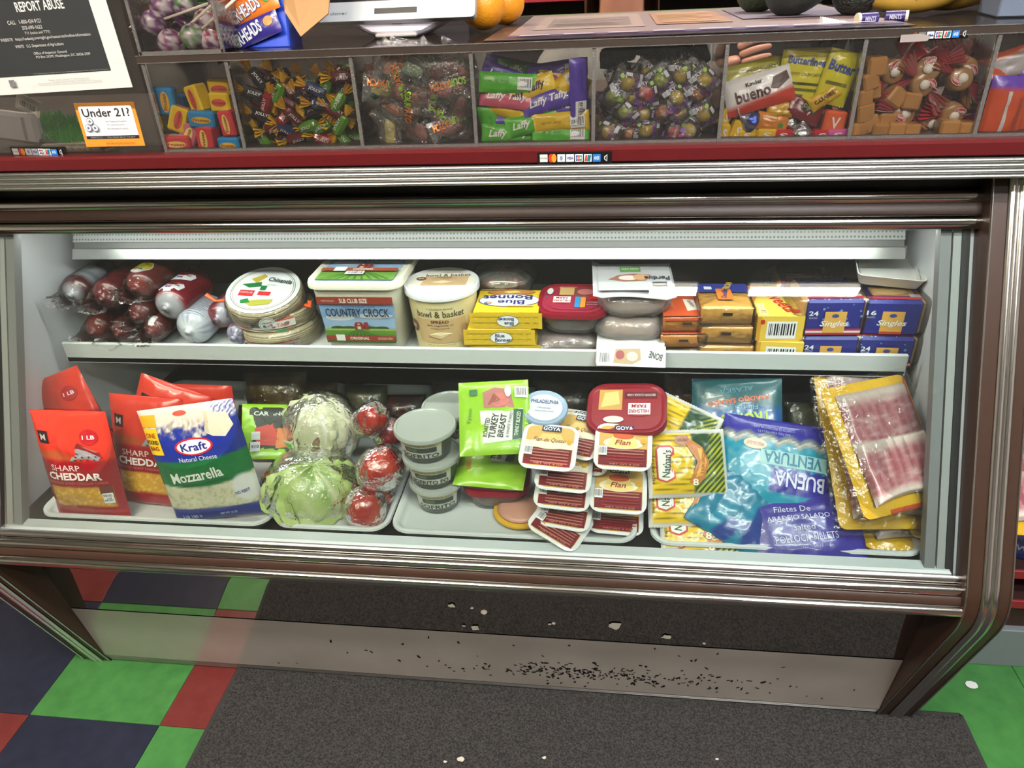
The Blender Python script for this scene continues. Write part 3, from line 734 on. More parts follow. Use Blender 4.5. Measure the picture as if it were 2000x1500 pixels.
fm_ = []
fm_ += [('r', -wF/2, .032, wF/2, .0475, (150, 56, 40)), ('t', '5LB CLUB SIZE', -.002, .0395, .052, (232, 226, 214), .0095, 0, 1), ('t', '* CREAMY & DELICIOUS *', -.05, .0395, .026, (232, 214, 200), .004)]
shift = lambda its, dz: [((i[0], [(a, b+dz) for a, b in i[1]])+tuple(i[2:])) if i[0] == 'p' else ((i[0], i[1], i[2]+dz, i[3], i[4]+dz)+tuple(i[5:]) if i[0] == 'r' else (i[0], i[1], i[2]+dz)+tuple(i[3:])) for i in its]
fm_ = shift(it, -.0095)+fm_+[('t', 'COUNTRY FRESH TASTE', .006, .0265, .062, (40, 46, 60), .0034), ('t', 'COUNTRY CROCK', .002, .0145, .122, (30, 40, 62), .018, 0, 1), ('r', -wF/2, -.0475, wF/2, -.0365, (150, 54, 40)), ('t', 'ORIGINAL', -.002, -.042, .04, (232, 226, 214), .0065, 0, 1), ('r', -.05, -.050, -.032, -.034, (226, 226, 222)), ('r', -wF/2, -.052, wF/2, -.0475, (60, 100, 40)), ('t', '40% VEGETABLE OIL SPREAD', .05, -.042, .03, (230, 210, 200), .005)]
label(root, S_f, fm_)
SL = flat((0, 0, .1570), (1, 0, 0), (0, 1, 0)); w2, d2 = .152, .146
lt = farm(w2, d2); lt += [('t', 'COUNTRY CROCK', .012, .026, .118, (30, 38, 60), .020, 0, 1), ('r', -w2/2, -.036, w2/2, -.020, (150, 70, 40)), ('t', 'ORIGINAL', .008, -.028, .042, (236, 226, 214), .009, 0, 1), ('r', -.05, -.038, -.026, -.017, (224, 224, 222)), ('bar', -.004, -.047, .036, .016), ('r', -w2/2, .050, w2/2, .058, (140, 50, 44)), ('t', 'COUNTRY FRESH TASTE', .004, .044, .05, (50, 56, 70), .004)]
label(root, SL, lt, 'lid_label')
# --- round spread tub
yf = 1.222
root = thing('spread_tub', 'round cream tub of vegetable spread with white lid', 'tub', (X(856, 640, yf), yf+.062, ZS))
M_b = mat('butter_cream_tub', (226, 212, 160), .42)
tub_round(root, .057, .068, .124, M_b, 40)
lid_round(root, .0735, .122, .014, mat('grey_white_lid', (214, 216, 220), .35))
S0_ = cyl(.0577, .0685, .003, .124); S = lambda u, v, off=0: S0_(u, np.asarray(v)+.024, off); S.flat = False; BR = (70, 52, 40)
label(root, S, [('r', -.045, .008, .056, .060, (204, 172, 122)), ('t', 'A SHOPRITE BRAND', .006, .0815, .05, (70, 60, 50), .0032), ('t', 'bowl & basket', .006, .0705, .092, BR, .0135, 0, .3), ('t', 'SPREAD', .004, .0545, .034, BR, .006, 0, 1), ('t', '40% vegetable oil', .004, .0465, .05, (90, 66, 50), .005), ('t', 'NATURALLY FLAVORED', .004, .0405, .036, (90, 66, 50), .0026),
  ('p', [(-.02, .026), (.004, .034), (.028, .028), (.004, .019)], (228, 206, 160)), ('p', [(-.008, .0275), (.004, .031), (.016, .028), (.004, .024)], (240, 226, 190)), ('p', [(-.02, .026), (.004, .019), (.004, .016), (-.02, .022)], (176, 142, 96)), ('e', -.054, .040, .0105, .0125, (112, 72, 54)), ('e', -.054, .040, .008, .0095, (140, 100, 76)), ('t', '50', -.054, .040, .010, (235, 220, 200), .007, 0, 1), ('e', .052, .036, .0075, .0085, (180, 148, 104)), ('t', 'NET WT 45 OZ (2 LB 13 OZ)', .004, .0045, .056, (80, 66, 50), .003)])
S = flat((0, 0, .1343), (1, 0, 0), (0, 1, 0))
label(root, S, [('e', 0, 0, .0655, .0655, (226, 222, 206)), ('t', 'bowl & basket', .008, .033, .088, BR, .013, 4, .3), ('p', [(-.038, -.022), (-.036, .024), (.05, .028), (.05, -.016)], (200, 168, 126)), ('t', 'SPREAD', .002, .020, .03, BR, .006, 3), ('t', '50% vegetable oil', .003, .012, .05, (100, 76, 56), .004, 3), ('p', [(-.02, -.006), (.002, .004), (.024, -.002), (.002, -.012)], (232, 212, 170)), ('e', -.042, .012, .010, .009, (110, 80, 62)), ('t', '60', -.042, .012, .010, (235, 225, 210), .006), ('t', 'NET WT 45 OZ', .006, -.032, .028, (90, 76, 60), .005), ('t', 'A SHOPRITE BRAND', .01, .045, .044, (110, 96, 80), .003, 4)], 'lid_label')
# --- butter boxes
YB = (226, 190, 36)
def bb_logo(cx, cz, k, rot=0, dark=(36, 40, 96)):
    c, s_ = math.cos(math.radians(rot)), math.sin(math.radians(rot)); q = lambda x, z: (cx+k*(x*c-z*s_), cz+k*(x*s_+z*c))
    a, b = q(-.004, .009), q(.006, -.007)
    return [('e', cx, cz, .038*k, .0215*k, (46, 60, 96)), ('e', cx, cz, .0365*k, .020*k, (230, 234, 236)), ('t', 'Blue', a[0], a[1], .032*k, dark, .014*k, rot, 1), ('t', 'Bonnet', b[0], b[1], .054*k, dark, .0135*k, rot, 1)]
def gingham(w, h, y0):
    it = [('r', -w/2, -h/2, w/2, h/2, YB)]
    for k in range(-4, 5): it.append(('r', k*.016-.004, -h/2, k*.016+.004, h/2, (214, 178, 40)))
    for k in range(-1, 2): it.append(('r', -w/2, k*.012-.003, w/2, k*.012+.003, (208, 176, 44)))
    return it
WB, DB, HB = .122, .105, .0325
g_b = 'yellow butter boxes stacked three high'
yb = 1.215
for k, (px, lab, rz, rot) in enumerate(((984, 'bottom yellow butter box of the stack of three', 0, 0), (974, 'middle yellow butter box turned left in the stack', 1.5, 0), (988, 'top yellow butter box of the stack with large blue logo', 1, 180))):
    fc = {'front': gingham(WB, HB, 0)+bb_logo(.004, 0, .56 if k < 2 else .55, rot)}
    if k == 2:
        fc['top'] = [('r', -WB/2, -DB/2, WB/2, DB/2, (240, 206, 44)), ('e', .002, .042, .048, .015, (176, 108, 50)), ('e', .002, .043, .044, .012, (206, 140, 70)), ('p', [(-.014, .044), (.01, .05), (.022, .042), (-.002, .036)], (244, 226, 120))]+[('e', .002, .002, .060, .030, (50, 64, 130)), ('e', .002, .002, .058, .028, (234, 236, 238)), ('t', 'Blue', .006, -.008, .052, (46, 48, 120), .021, 180, 1), ('t', 'Bonnet', -.002, .014, .096, (46, 48, 120), .021, 180, 1), ('e', -.038, -.012, .0075, .006, (70, 100, 160)), ('e', -.036, -.012, .004, .0035, (226, 170, 110)), ('r', -.05, -.032, -.02, -.031, (170, 140, 40)), ('r', .0, -.030, .05, -.024, (214, 182, 60)), ('r', -.058, .049, -.01, .052, (190, 170, 70))]
    carton('butter_box', lab, 'box', WB-(0 if k else .004), DB, HB, (X(px, 650, yb), yb+(.004 if k == 1 else .008), ZS+k*(HB+.0003)), rad(0, 0, rz), YB, fc, g_b)
# --- red-lidded lunch meat tub on a clear pack
def lunch_tub(lab, loc, rot, w, d, h, lidh, ground, items, body=(206, 176, 166)):
    root = thing('lunch_meat_tub', lab, 'tub', loc, rot)
    tub_rect(root, w*.82, d*.8, w*.95, d*.94, h, TUBCLEAR, .03)
    mb = MB(); R = [ring(rrect(w*.72, d*.7, .03), .004), ring(rrect(w*.8, d*.78, .03), h*.5), ring(rrect(w*.7, d*.7, .03), h-.004)]
    mb.loft(R, mat('sliced_meat_%d' % body[0], body, .4, var=(40, (max(0, body[0]-30), max(0, body[1]-50), max(0, body[2]-50)), .2), bump=(90, .4))).build('sliced_meat', root, smooth=True)
    lid_rect(root, w, d, h-.002, lidh, mat('red_lid', (132, 22, 38), .28, bump=(10, .03)), .035)
    label(root, flat((0, 0, h-.002+lidh-.0012), (1, 0, 0), (0, 1, 0)), ground+items, 'lid_label')
    return root
hill = lambda cx, cy, k=1, rot=0: [('e', cx, cy, .026*k, .022*k, (150, 26, 40)), ('r', cx-.022*k, cy-.016*k, cx+.024*k, cy+.016*k, (226, 222, 222)), ('t', 'HILLSHIRE', cx, cy+(.007 if not rot else -.007)*k, .042*k, (150, 26, 40), .010*k, rot, 1), ('t', 'FARM', cx, cy+(-.007 if not rot else .007)*k, .03*k, (150, 26, 40), .010*k, rot, 1)]
yf = 1.232
p = (X(1118, 640, yf), yf+.055, ZS+.052)
lunch_tub('red lidded lunch meat tub resting on clear packs on the shelf', p, rad(6, 0, -2), .132, .115, .040, .012, [('p', rrect(.116, .099, .03), (150, 40, 62))],
  [('r', .0, .012, .05, .044, (120, 60, 44)), ('e', .018, .028, .014, .012, (196, 110, 110)), ('e', .04, .024, .008, .008, (90, 130, 50)), ('r', -.03, .026, .004, .046, (190, 150, 100)), ('r', -.054, .004, -.03, .010, (60, 90, 150)), ('p', rrect(.1, .085, .03), (150, 40, 62)), ('r', .002, .006, .05, .040, (130, 74, 56)), ('e', .022, .026, .016, .011, (206, 120, 120)), ('r', -.028, .012, .0, .040, (206, 170, 110))]+hill(-.022, -.006, .72, 180)+[('r', .004, -.036, .014, .004, (50, 130, 190)), ('r', .0145, -.036, .024, .002, (220, 140, 50)), ('r', .03, -.006, .046, .012, (190, 30, 40)), ('t', 'SLOW ROASTED', .037, -.018, .022, (220, 200, 200), .003), ('t', '100% NATURAL', .037, -.026, .022, (220, 200, 200), .003), ('e', -.046, .022, .006, .012, (216, 214, 212))])
# vacuum-packed meats
def vac(name, lab, W, H, T, loc, rot, meatcol, meat2, items=None, sheen=HAZY, mshape=.8, seed=0, ground=None, stripes=0):
    """flat vacuum pack lying down: local x width, z length (bag frame), y- is up face before rotation"""
    root = thing(name, lab, 'meat pack', loc, rot)
    S = pillow_S(W*mshape, H*mshape, T, .003, seed, 3.2)
    nu, nv = 26, 30; U, Vv = np.meshgrid(np.linspace(-W*mshape/2, W*mshape/2, nu), np.linspace(-H*mshape/2, H*mshape/2, nv))
    P = S(U.ravel(), Vv.ravel()).reshape(nv, nu, 3); B = P.copy(); B[..., 1] *= -.7
    n = vnoise(U*60+seed, Vv*60, 3); ops = [(np.clip((n-.45)*4, 0, 1), meat2)]
    if stripes: ops.append((sm(np.sin((Vv+.02*n+U*U*3)*stripes)-.3, .8)*.6, meat2))
    col = paint(U, Vv, meatcol, ops)
    MB().grid(P, V_meat, col).grid(B[:, ::-1], V_meat, col).build('meat', root, smooth=True)
    S2 = pillow_S(W, H, T*1.15+.004, .003, seed+5, 2.2); U, Vv = np.meshgrid(np.linspace(-W/2, W/2, nu), np.linspace(-H/2, H/2, nv))
    P = S2(U.ravel(), Vv.ravel()).reshape(nv, nu, 3); B = P.copy(); B[..., 1] *= -.8
    MB().grid(P, sheen).build('film', root, smooth=True)
    if items: label(root, S2, items, lay=3)
    return root
yf = 1.24
vac('vacuum_pack', 'limp clear vacuum pack under the red lidded tub', .13, .11, .038, (X(1105, 660, yf), yf+.055, ZS+.026), rad(-82, 0, 4), (176, 150, 150), (160, 130, 132), None, HAZY, .85, 4)
vac('vacuum_pack', 'thin clear meat pack at the bottom under the red lidded tub', .125, .11, .018, (X(1110, 680, yf), yf+.05, ZS+.009), rad(-90, 0, -3), (170, 150, 142), (190, 170, 160), None, HAZY, .8, 6)
def breast(lab, px, py, y, z, w, tlt, rz, top):
    root = thing('vacuum_pack', lab, 'meat pack', (X(px, py, y), y+.055, z), rad(tlt, 0, rz))
    n = 36; a = np.linspace(0, 2*PI, n, endpoint=False); rg = []
    for f, k in ((0, .75), (.008, .92), (.02, .98), (.034, .9), (.042, .7)):
        rg.append(np.stack([w/2*k*np.sign(np.cos(a))*np.abs(np.cos(a))**.75, .05*k*np.sign(np.sin(a))*np.abs(np.sin(a))**.75, np.full(n, f)], 1))
    U = np.tile(a, (5, 1)); Vv = np.array([r_[:, 2] for r_ in rg]); col = paint(U, Vv, (206, 178, 164), [(sm(np.sin(Vv*900+np.cos(U)*4)-.2, .8)*.5, (182, 152, 140))])
    MB().loft(rg, V_meat, col=col.reshape(-1, 3)).build('meat', root, smooth=True)
    rg = []
    rn = np.random.default_rng(int(px+py))
    for f, k in ((.0, .85), (.012, 1.03), (.028, 1.03), (.0445, .86), (.046, .4)): rg.append(np.stack([w/2*1.08*k*np.sign(np.cos(a))*np.abs(np.cos(a))**.7, .056*k*np.sign(np.sin(a))*np.abs(np.sin(a))**.7, f+.002*rn.standard_normal(n)], 1))
    MB().loft(rg, HAZY).build('film', root, smooth=True)
    if top:
        P = np.zeros((6, 10, 3)); 
        for j in range(6):
            for i in range(10): P[j, i] = (-.078+i*.0165, -.062+j*.026, .050+.010*math.sin(i*.5+j*.3)*.4-.004*(j == 0)+(.006 if i in (0, 9) else 0))
        MB().grid(P, mat('grey_label_sheet', (172, 172, 174), .35)).build('label_sheet', root, smooth=True)
        S = flat((0, 0, .0565), (1, 0, 0), (0, 1, 0))
        label(root, S, [('r', -.068, -.05, .066, .06, (174, 174, 176)), ('p', [(-.05, -.006), (-.03, .012), (.0, .018), (.03, .012), (.02, -.012), (-.02, -.016)], (150, 104, 84)), ('e', -.012, .0, .018, .010, (220, 206, 200)), ('e', .012, .002, .016, .012, (196, 150, 110)), ('r', -.026, .024, .012, .046, (90, 140, 70)), ('t', 'FARM FRESH', -.007, .036, .032, (226, 236, 220), .008), ('t', 'Perdue', .040, -.004, .046, (40, 44, 60), .016, 180, 1), ('r', .030, -.040, .056, -.020, (40, 42, 46)), ('t', 'BONELESS', .043, -.030, .022, (230, 230, 230), .005)], 'label_sheet_print')
    return root
yf = 1.225
breast('pale vacuum packed poultry with grey label sheet, top of its stack', 1240, 600, yf, ZS+.090, .122, 4, 2, True)
breast('pale ridged vacuum packed poultry in the middle of its stack', 1232, 650, yf-.004, ZS+.038, .128, 0, -3, False)
root = thing('vacuum_pack', 'flat white pouch with rice picture hanging over the shelf lip', 'meat pack', (X(1230, 680, 1.21), 1.19, SZ+.002), rad(0, 0, -2))
P = np.zeros((8, 12, 3))
for j in range(8):
    for i in range(12): yy = -.012+j*.019; P[j, i] = (-.062+i*.0113, yy, .012+.004*math.sin(i*.9+j)*.4-(.026*max(0, 1-j/1.6))**1.0*1.0)
MB().grid(P, mat('white_pouch', (206, 204, 204), .35, bump=(30, .3))).build('pouch', root, smooth=True)
def S_pf(u, v, off=0):
    u = np.asarray(u, float); v = np.asarray(v, float)
    return np.stack([u, -.013+.0*u-off-.0006*0+(v+.006)*.75, v*.8-.004+0*u], 1)
S_pf.flat = True
label(root, S_pf, [('r', -.06, -.014, .064, .022, (206, 204, 204)), ('bar', -.046, .0, .020, .024), ('p', [(-.03, -.008), (-.026, .016), (.018, .018), (.02, -.002), (.004, -.010)], (176, 150, 110)), ('e', -.018, .006, .008, .008, (150, 60, 60)), ('e', .004, .004, .010, .008, (216, 206, 180)), ('t', 'BONE', .046, .006, .024, (40, 40, 44), .012, 165, 1)])
# --- wrapped cheese blocks
OR = (206, 84, 42); CH = (230, 150, 66); CH2 = (234, 170, 80)
def cheese(lab, px, y, z, W, D, H, wrapc, topitems, rz=0, cat='cheese', slot=True, group=None):
    root = thing('cheese_block', lab, cat, (X(px, 640, y), y, z), rad(0, 0, rz), group)
    MB().box((0, D/2, H/2), (W, D, H), mat('cheese_%d' % wrapc[1], wrapc, .38, var=(30, (min(255, wrapc[0]+14), min(255, wrapc[1]+18), wrapc[2]+16)), bump=(30, .2)), .004).build('block', root)
    rn = np.random.default_rng(int(px*7+z*1000)); A = rrect(W+.006, D+.006, .004, 3); rg = []
    for zz, k in ((-.0, .97), (.004, 1.01), (H*.5, 1.03), (H-.002, 1.02), (H+.0016, .97)):
        rg.append([(x*k*(1+.012*rn.standard_normal()), D/2+yy*k*(1+.012*rn.standard_normal()), zz) for x, yy in A])
    MB().loft(rg, FILM).build('wrapper', root, smooth=True)
    if slot: label(root, flat((0, -.0048, H/2), (1, 0, 0), (0, 0, 1)), [('r', -.008, H*.08, .009, H*.24, (60, 40, 30))], 'date_mark')
    if topitems: label(root, flat((0, D/2, H+.003), (1, 0, 0), (0, 1, 0)), topitems)
    return root
yf = 1.225; g_o = 'orange sleeved cheese blocks'
cheese('bottom cheese block with black sleeve in the orange stack', 1336, yf, ZS, .074, .08, .026, (196, 160, 120), None)
cheese('middle cheese block with orange sleeve in its stack', 1336, yf-.003, ZS+.029, .080, .085, .028, CH, [('r', -.04, -.045, .04, .045, OR)], 2)
t = cheese('top cheese block with orange sleeve and white panel label', 1340, yf+.002, ZS+.060, .084, .09, .030, CH, [('r', -.042, -.046, .042, .046, OR), ('p', [(.004, -.024), (.028, -.018), (.03, .024), (.002, .03)], (226, 214, 200)), ('t', 'QUESO', .014, .008, .03, (70, 40, 30), .007, -80, 1), ('r', .022, -.02, .034, .03, (190, 54, 44)), ('t', 'GOUDA', -.02, .0, .03, (226, 150, 110), .007, -80)], 3)
label(t, flat((0, -.005, .015), (1, 0, 0), (0, 0, 1)), [('r', -.042, .011, .042, .016, OR), ('t', 'BEST BY', .012, .004, .018, (70, 50, 40), .0035)], 'front_print')
for k, lab in enumerate(('bottom yellow cheese block of the three stacked ones', 'middle yellow cheese block of the three stacked ones', 'top yellow cheese block with a blue label end')):
    cheese(lab, 1421-k*2+(k == 0)*4, yf-.002-.002*(k == 0), ZS+k*.0385, .097-.003*k, .10, .036, CH2, [('r', -.046, .010, .046, .05, (46, 58, 140)), ('t', 'AMERICAN', .008, .032, .05, (226, 190, 60), .012, 70, 1), ('p', rrect(.028, .05, .004), (214, 120, 50)), ('t', 'Cheddar', .0, .0, .04, (60, 60, 120), .010, 80, 1), ('r', -.034, .02, -.02, .034, (220, 220, 226))] if k == 2 else None, (2, -2, 0)[k])
# --- velvety cheese loaf cartons
VY = (226, 190, 70)
for k, lab in enumerate(('lower long yellow cheese loaf carton', 'upper long yellow cheese loaf carton with red script')):
    fc = {'front': [('r', -.040, -.024, .040, .024, VY), ('r', -.04, -.024, -.034, .024, (206, 150, 50)), ('bar', .002, -.002, .052, .034)]+([('e', -.032, .014, .004, .005, (190, 40, 40))] if k else [])}
    if k: fc['top'] = [('r', -.040, -.07, .040, .07, (232, 200, 84)), ('t', 'Velveeta', .008, .006, .115, (200, 40, 44), .028, -72, 1), ('r', -.036, -.066, -.022, -.012, (236, 216, 150)), ('t', '2 LB', -.028, -.05, .012, (120, 70, 30), .008, 90), ('e', .028, -.048, .009, .009, (200, 60, 40)), ('p', [(-.038, .07), (-.038, -.01), (-.026, .02), (-.016, .07)], (206, 130, 50))]
    fc['left'] = [('r', -.07, -.024, .07, .024, (224, 176, 60)), ('t', 'Velveeta', .0, .002, .1, (200, 50, 40), .022, 0, 1)]
    carton('cheese_carton', lab, 'box', .082, .14, .048, (X(1524 if k else 1528, 640, 1.22), 1.215+.004*k, ZS+k*.0485), rad(0, 0, -3+4*k), VY, fc)
# --- singles packs
BL = (40, 46, 128)
def star(cx, cy, r, rot=0): return [(cx+(r if i % 2 == 0 else r*.42)*math.cos(rot+PI/2+i*PI/5), cy+(r if i % 2 == 0 else r*.42)*math.sin(rot+PI/2+i*PI/5)) for i in range(10)]
def singles(lab, px, y, z, num, rz, W=.112, H=.058, stars=True, D=.1):
    root = thing('cheese_slices_pack', lab, 'cheese pack', (X(px, 620, y), y, z), rad(0, 0, rz), 'blue cheese slice packs')
    MB().box((0, D/2, H/2), (W-.004, D, H), mat('cheese_slice', (226, 176, 110), .4, bump=(300, .2)), .004).build('slices', root)
    rn = np.random.default_rng(int(px+z*999)); A = rrect(W+.022, D+.004, .012, 4); rg = []
    for zz, k in ((0, .94), (.006, 1.0), (H*.5, 1.03), (H-.004, 1.0), (H+.0022, .94)): rg.append([(x*k*(1+.01*rn.standard_normal()), D/2+yy*k, zz) for x, yy in A])
    MB().loft(rg, FILM).build('wrapper', root, smooth=True)
    MB().box((0, D/2-.001, H/2), (W-.012, D+.006, H+.003), C(*BL, .3), .005).build('sleeve', root)
    it = []
    if stars:
        for q in range(14): it.append(('p', star(rn.uniform(-W*.43, W*.43), rn.uniform(-H*.2, H*.42), rn.uniform(.002, .0045), rn.uniform(0, 1)), (120, 146, 206)))
        it += [('r', -W*.42, -H*.46, W*.42, -H*.28, (170, 44, 56)), ('r', -W*.42, -H*.40, W*.42, -H*.34, (216, 206, 210))]
    it += [('r', -.018, -H*.40, .019, H*.22, (216, 166, 78)), ('r', -.018, -H*.46, .019, -H*.38, (190, 60, 50)) if not stars else ('e', 0, 0, .0001, .0001, BL), ('e', .0, H*.1, .006, .0035, (60, 70, 140)), ('t', 'Singles', .0, -H*.14, .048, (232, 230, 226), .014, 0, .8, .3), ('t', num, -W*.34, H*.18, .016, (222, 224, 232), .009, 0, 1), ('t', 'SLICES', -W*.34, H*.05, .014, (200, 204, 220), .003)]
    label(root, flat((0, -.0045, H/2), (1, 0, 0), (0, 0, 1)), it)
    label(root, flat((0, D/2, H+.0012), (1, 0, 0), (0, 1, 0)), [('r', -W*.34, -D*.44, W*.42, D*.1, (196, 80, 60)), ('r', -W*.30, -D*.30, W*.36, D*.08, (190, 140, 90)), ('e', 0, -D*.1, .03, .014, (216, 176, 110)), ('r', W*.26, -D*.42, W*.42, -D*.22, (216, 214, 210)), ('r', -W*.42, -D*.46, W*.42, -D*.36, (170, 40, 48))], 'top_print')
    return root
singles('lower left pack of singles, starless blue sleeve with 24', 1632, 1.222, ZS, '24', 1, .110, .056, False)
singles('lower right blue pack of singles with stars and 24', 1744, 1.222, ZS, '24', -1, .108, .056)
singles('upper left blue pack of singles with stars and 24', 1628, 1.226, ZS+.060, '24', 2, .112, .066)
singles('upper right starless blue pack of singles with 16', 1742, 1.228, ZS+.060, '16', -2, .108, .064, False)
singles('cheese slice pack lying behind the yellow loaf cartons', 1560, 1.345, ZS+.054, '24', -6, .10, .05)
# white tray on the singles
p = at(1748, 560, y=1.27)
root = thing('white_tray', 'small white plastic tray propped on the cheese packs at the right', 'tray', (p.x, 1.33, ZS+.140), rad(10, 3, -8))
A = rrect(.11, .12, .01, 3); mb = MB(); M_wp = mat('white_plastic', (226, 226, 220), .4)
mb.loft([ring(A, .016, .9), ring(A, .0, .9), ring(A, .018, 1), ring(A, .022, 1.04), ring(A, .022, 1.0), ring(A, .004, .88)], M_wp, caps=(False, True)).build('tray', root, smooth=True, sharp=40)
# clear salad bowls at the back
def salad(lab, px, py, y, r, z):
    root = thing('salad_bowl', lab, 'bowl', (X(px, py, y), y, z))
    MB().lathe([(r*.7, 0), (r*.75, .004), (r, .06), (r*1.03, .062), (r*1.0, .066), (r*.8, .085), (r*.3, .092)], TUBCLEAR, 36).build('bowl', root, smooth=True)
    U, Vv = np.meshgrid(np.linspace(0, 2*PI, 40, endpoint=False), np.linspace(0, 1, 9)); q = [(.70, .005), (.78, .02), (.86, .035), (.9, .05), (.8, .058), (.6, .064), (.4, .067), (.2, .068), (.01, .068)]
    R = np.array([[a_*r*.96] for a_, b_ in q]); Zz = np.array([[b_] for a_, b_ in q])+0*U
    n1 = vnoise(U*5, Vv*14, 3); n2 = vnoise(U*6+9, Vv*12+5, 2)
    col = paint(U, Vv, (150, 128, 100), [(sm(n1-.55, .08), (170, 40, 30)), (sm(n2-.6, .06), (90, 100, 40)), (sm(.33-n2, .05), (205, 190, 170))])
    MB().loft(list(np.stack([R*np.cos(U), R*np.sin(U), Zz+.004*(n1-.5)], -1)), V_meat, col=col.reshape(-1, 3)).build('salad', root, smooth=True)
salad('clear bowl of chopped salad behind the round spread tub', 880, 600, 1.43, .075, ZS)
salad('clear bowl of salad with red pepper behind the butter boxes', 985, 560, 1.395, .068, ZS+.046)
root = thing('spread_tub', 'cream tub under the salad bowl behind the butter boxes', 'tub', (X(985, 560, 1.395), 1.395, ZS)); tub_round(root, .055, .06, .044, M_b)
# ================================================================== LOWER DECK
ZD = .480; ZT = .489
def tray(lab, pxl, pyl, pxr, pyr, D=.52, h=.024):
    a = at(pxl, pyl, z=ZD+h); b = at(pxr, pyr, z=ZD+h); x0, x1 = a.x, b.x; y0 = .962
    W_ = x1-x0; root = thing('serving_tray', lab, 'tray', ((x0+x1)/2, y0+D/2, ZD), group='white trays on the case deck')
    o = rrect(W_, D, .035, 6); A = lambda k: rrect(W_-2*k, D-2*k, max(.012, .035-k), 6)
    MB().loft([ring(A(.016), 0), ring(A(.006), h*.7), ring(A(.0), h*.8), ring(A(.001), h), ring(A(.008), h), ring(A(.013), h*.75), ring(A(.02), .006)], mat('tray_white', (216, 222, 220), .35)).build('tray', root, smooth=True, sharp=60)
tray('leftmost white tray, under the cheese bags', 72, 1000, 524, 1020)
tray('narrow white tray under lettuce and tomatoes', 524, 1030, 752, 1042)
tray('wide white tray under the green tubs and custard cups', 764, 1020, 1246, 1050)
tray('rightmost white tray under frankfurters, fish and bacon', 1270, 1040, 1812, 1080)
def R3(rot): return Euler(rot).to_matrix()
def stand(px, py, H, rot, z=ZT, y=None):
    """centre of an upright pack whose bottom edge is seen at the pixel"""
    b = at(px, py, z=z) if y is None else at(px, py, y=y)
    return b+R3(rot) @ Vector((0, 0, H/2))
RED = (206, 52, 40); DRED = (150, 28, 36)
def ched_col(W, H):
    def f(U, V):
        n = vnoise(U*260, V*260, 2); v = V/H; u = U/W
        return paint(U, V, RED, [(sm(v-.16, .05)*.5, (220, 70, 50)), (sm(.012-np.abs(v-.09-.04*np.cos(u*5+1.2))-.02+.04, .03)*sm(u+.42, .05)*sm(.05-u, .2)*.8, (150, 96, 50)), (sm(.085-v, .01), DRED), (sm(-.165-v, .008)*sm(v+.35+.04*u*u*8, .012)*sm(.40-np.abs(u), .02), (204, 150, 46)), (sm(-.165-v, .008)*sm(v+.35+.04*u*u*8, .012)*sm(.40-np.abs(u), .02)*np.clip((n-.5)*5, 0, 1)*.9, (232, 188, 86)), (sm(-.36-v, .01), (158, 30, 34)), (sm(-.465-v, .008), (176, 40, 40))])
    return f
def ched_items(full=True):
    M_ = [('r', -.060, .052, -.038, .076, (44, 34, 34)), ('t', 'M', -.049, .064, .012, (190, 180, 176), .012, 0, .5), ('e', .042, .066, .0165, .015, (176, 34, 40)), ('t', '1 LB', .042, .066, .022, (236, 228, 226), .0075, 0, 1)]
    if full: M_ += [('p', [(-.002, .019), (.016, .045), (.022, .046), (.058, .028), (.052, .019)], (150, 146, 148)), ('p', [(.014, .046), (.020, .056), (.056, .036), (.060, .024), (.056, .028), (.052, .034), (.022, .052), (.018, .045)], (120, 40, 40))]
    if full:
        for k in range(9): M_.append(('e', .010+.012*(k % 4)+.004*(k//4), .022+.007*(k//4), .0018, .0015, (60, 56, 60)))
        M_ += [('t', 'SHARP', -.016, .004, .058, (226, 190, 184), .012, 0, .4), ('t', 'CHEDDAR', -.002, -.0130, .106, (238, 226, 220), .0155, 0, 1.6), ('t', 'SHREDDED SHARP CHEDDAR CHEESE', 0, -.0265, .118, (206, 110, 104), .005), ('r', .040, -.050, .062, -.034, (110, 60, 50)), ('bar', .052, -.060, .018, .022)]
    return {'brand_square': M_[:2], 'weight_disc': M_[2:4], 'grater_picture': M_[4:15], 'title': M_[15:18], 'barcode': M_[18:]}
W_, H_ = .150, .222
for lab, pb, rot, fl, sd, yz in (('front left red shredded cheddar bag standing on the tray', (186, 1008), rad(-9, 0, 0), True, 1, None), ('second red cheddar bag half hidden behind the blue topped bag', (304, 985), rad(-15, 3, -2), True, 2, None),
      ('red cheese bag slumped behind the front left cheddar bag', (196, 925), rad(-14, -20, 2), False, 3, 1.105), ('red cheese bag slanting down behind the second cheddar bag', (298, 935), rad(-16, 22, 0), False, 4, 1.14), ('rearmost red cheese bag below the shelf lip', (420, 932), rad(-8, 1, 0), True, 5, 1.2)):
    bag('cheese_bag', lab, 'cheese bag', W_, H_, .045, stand(*pb, H_, rot, y=yz), rot, ched_col(W_, H_), ched_items(fl), 40, 56, .006, sd, 'red shredded cheese bags', (150, 30, 34))
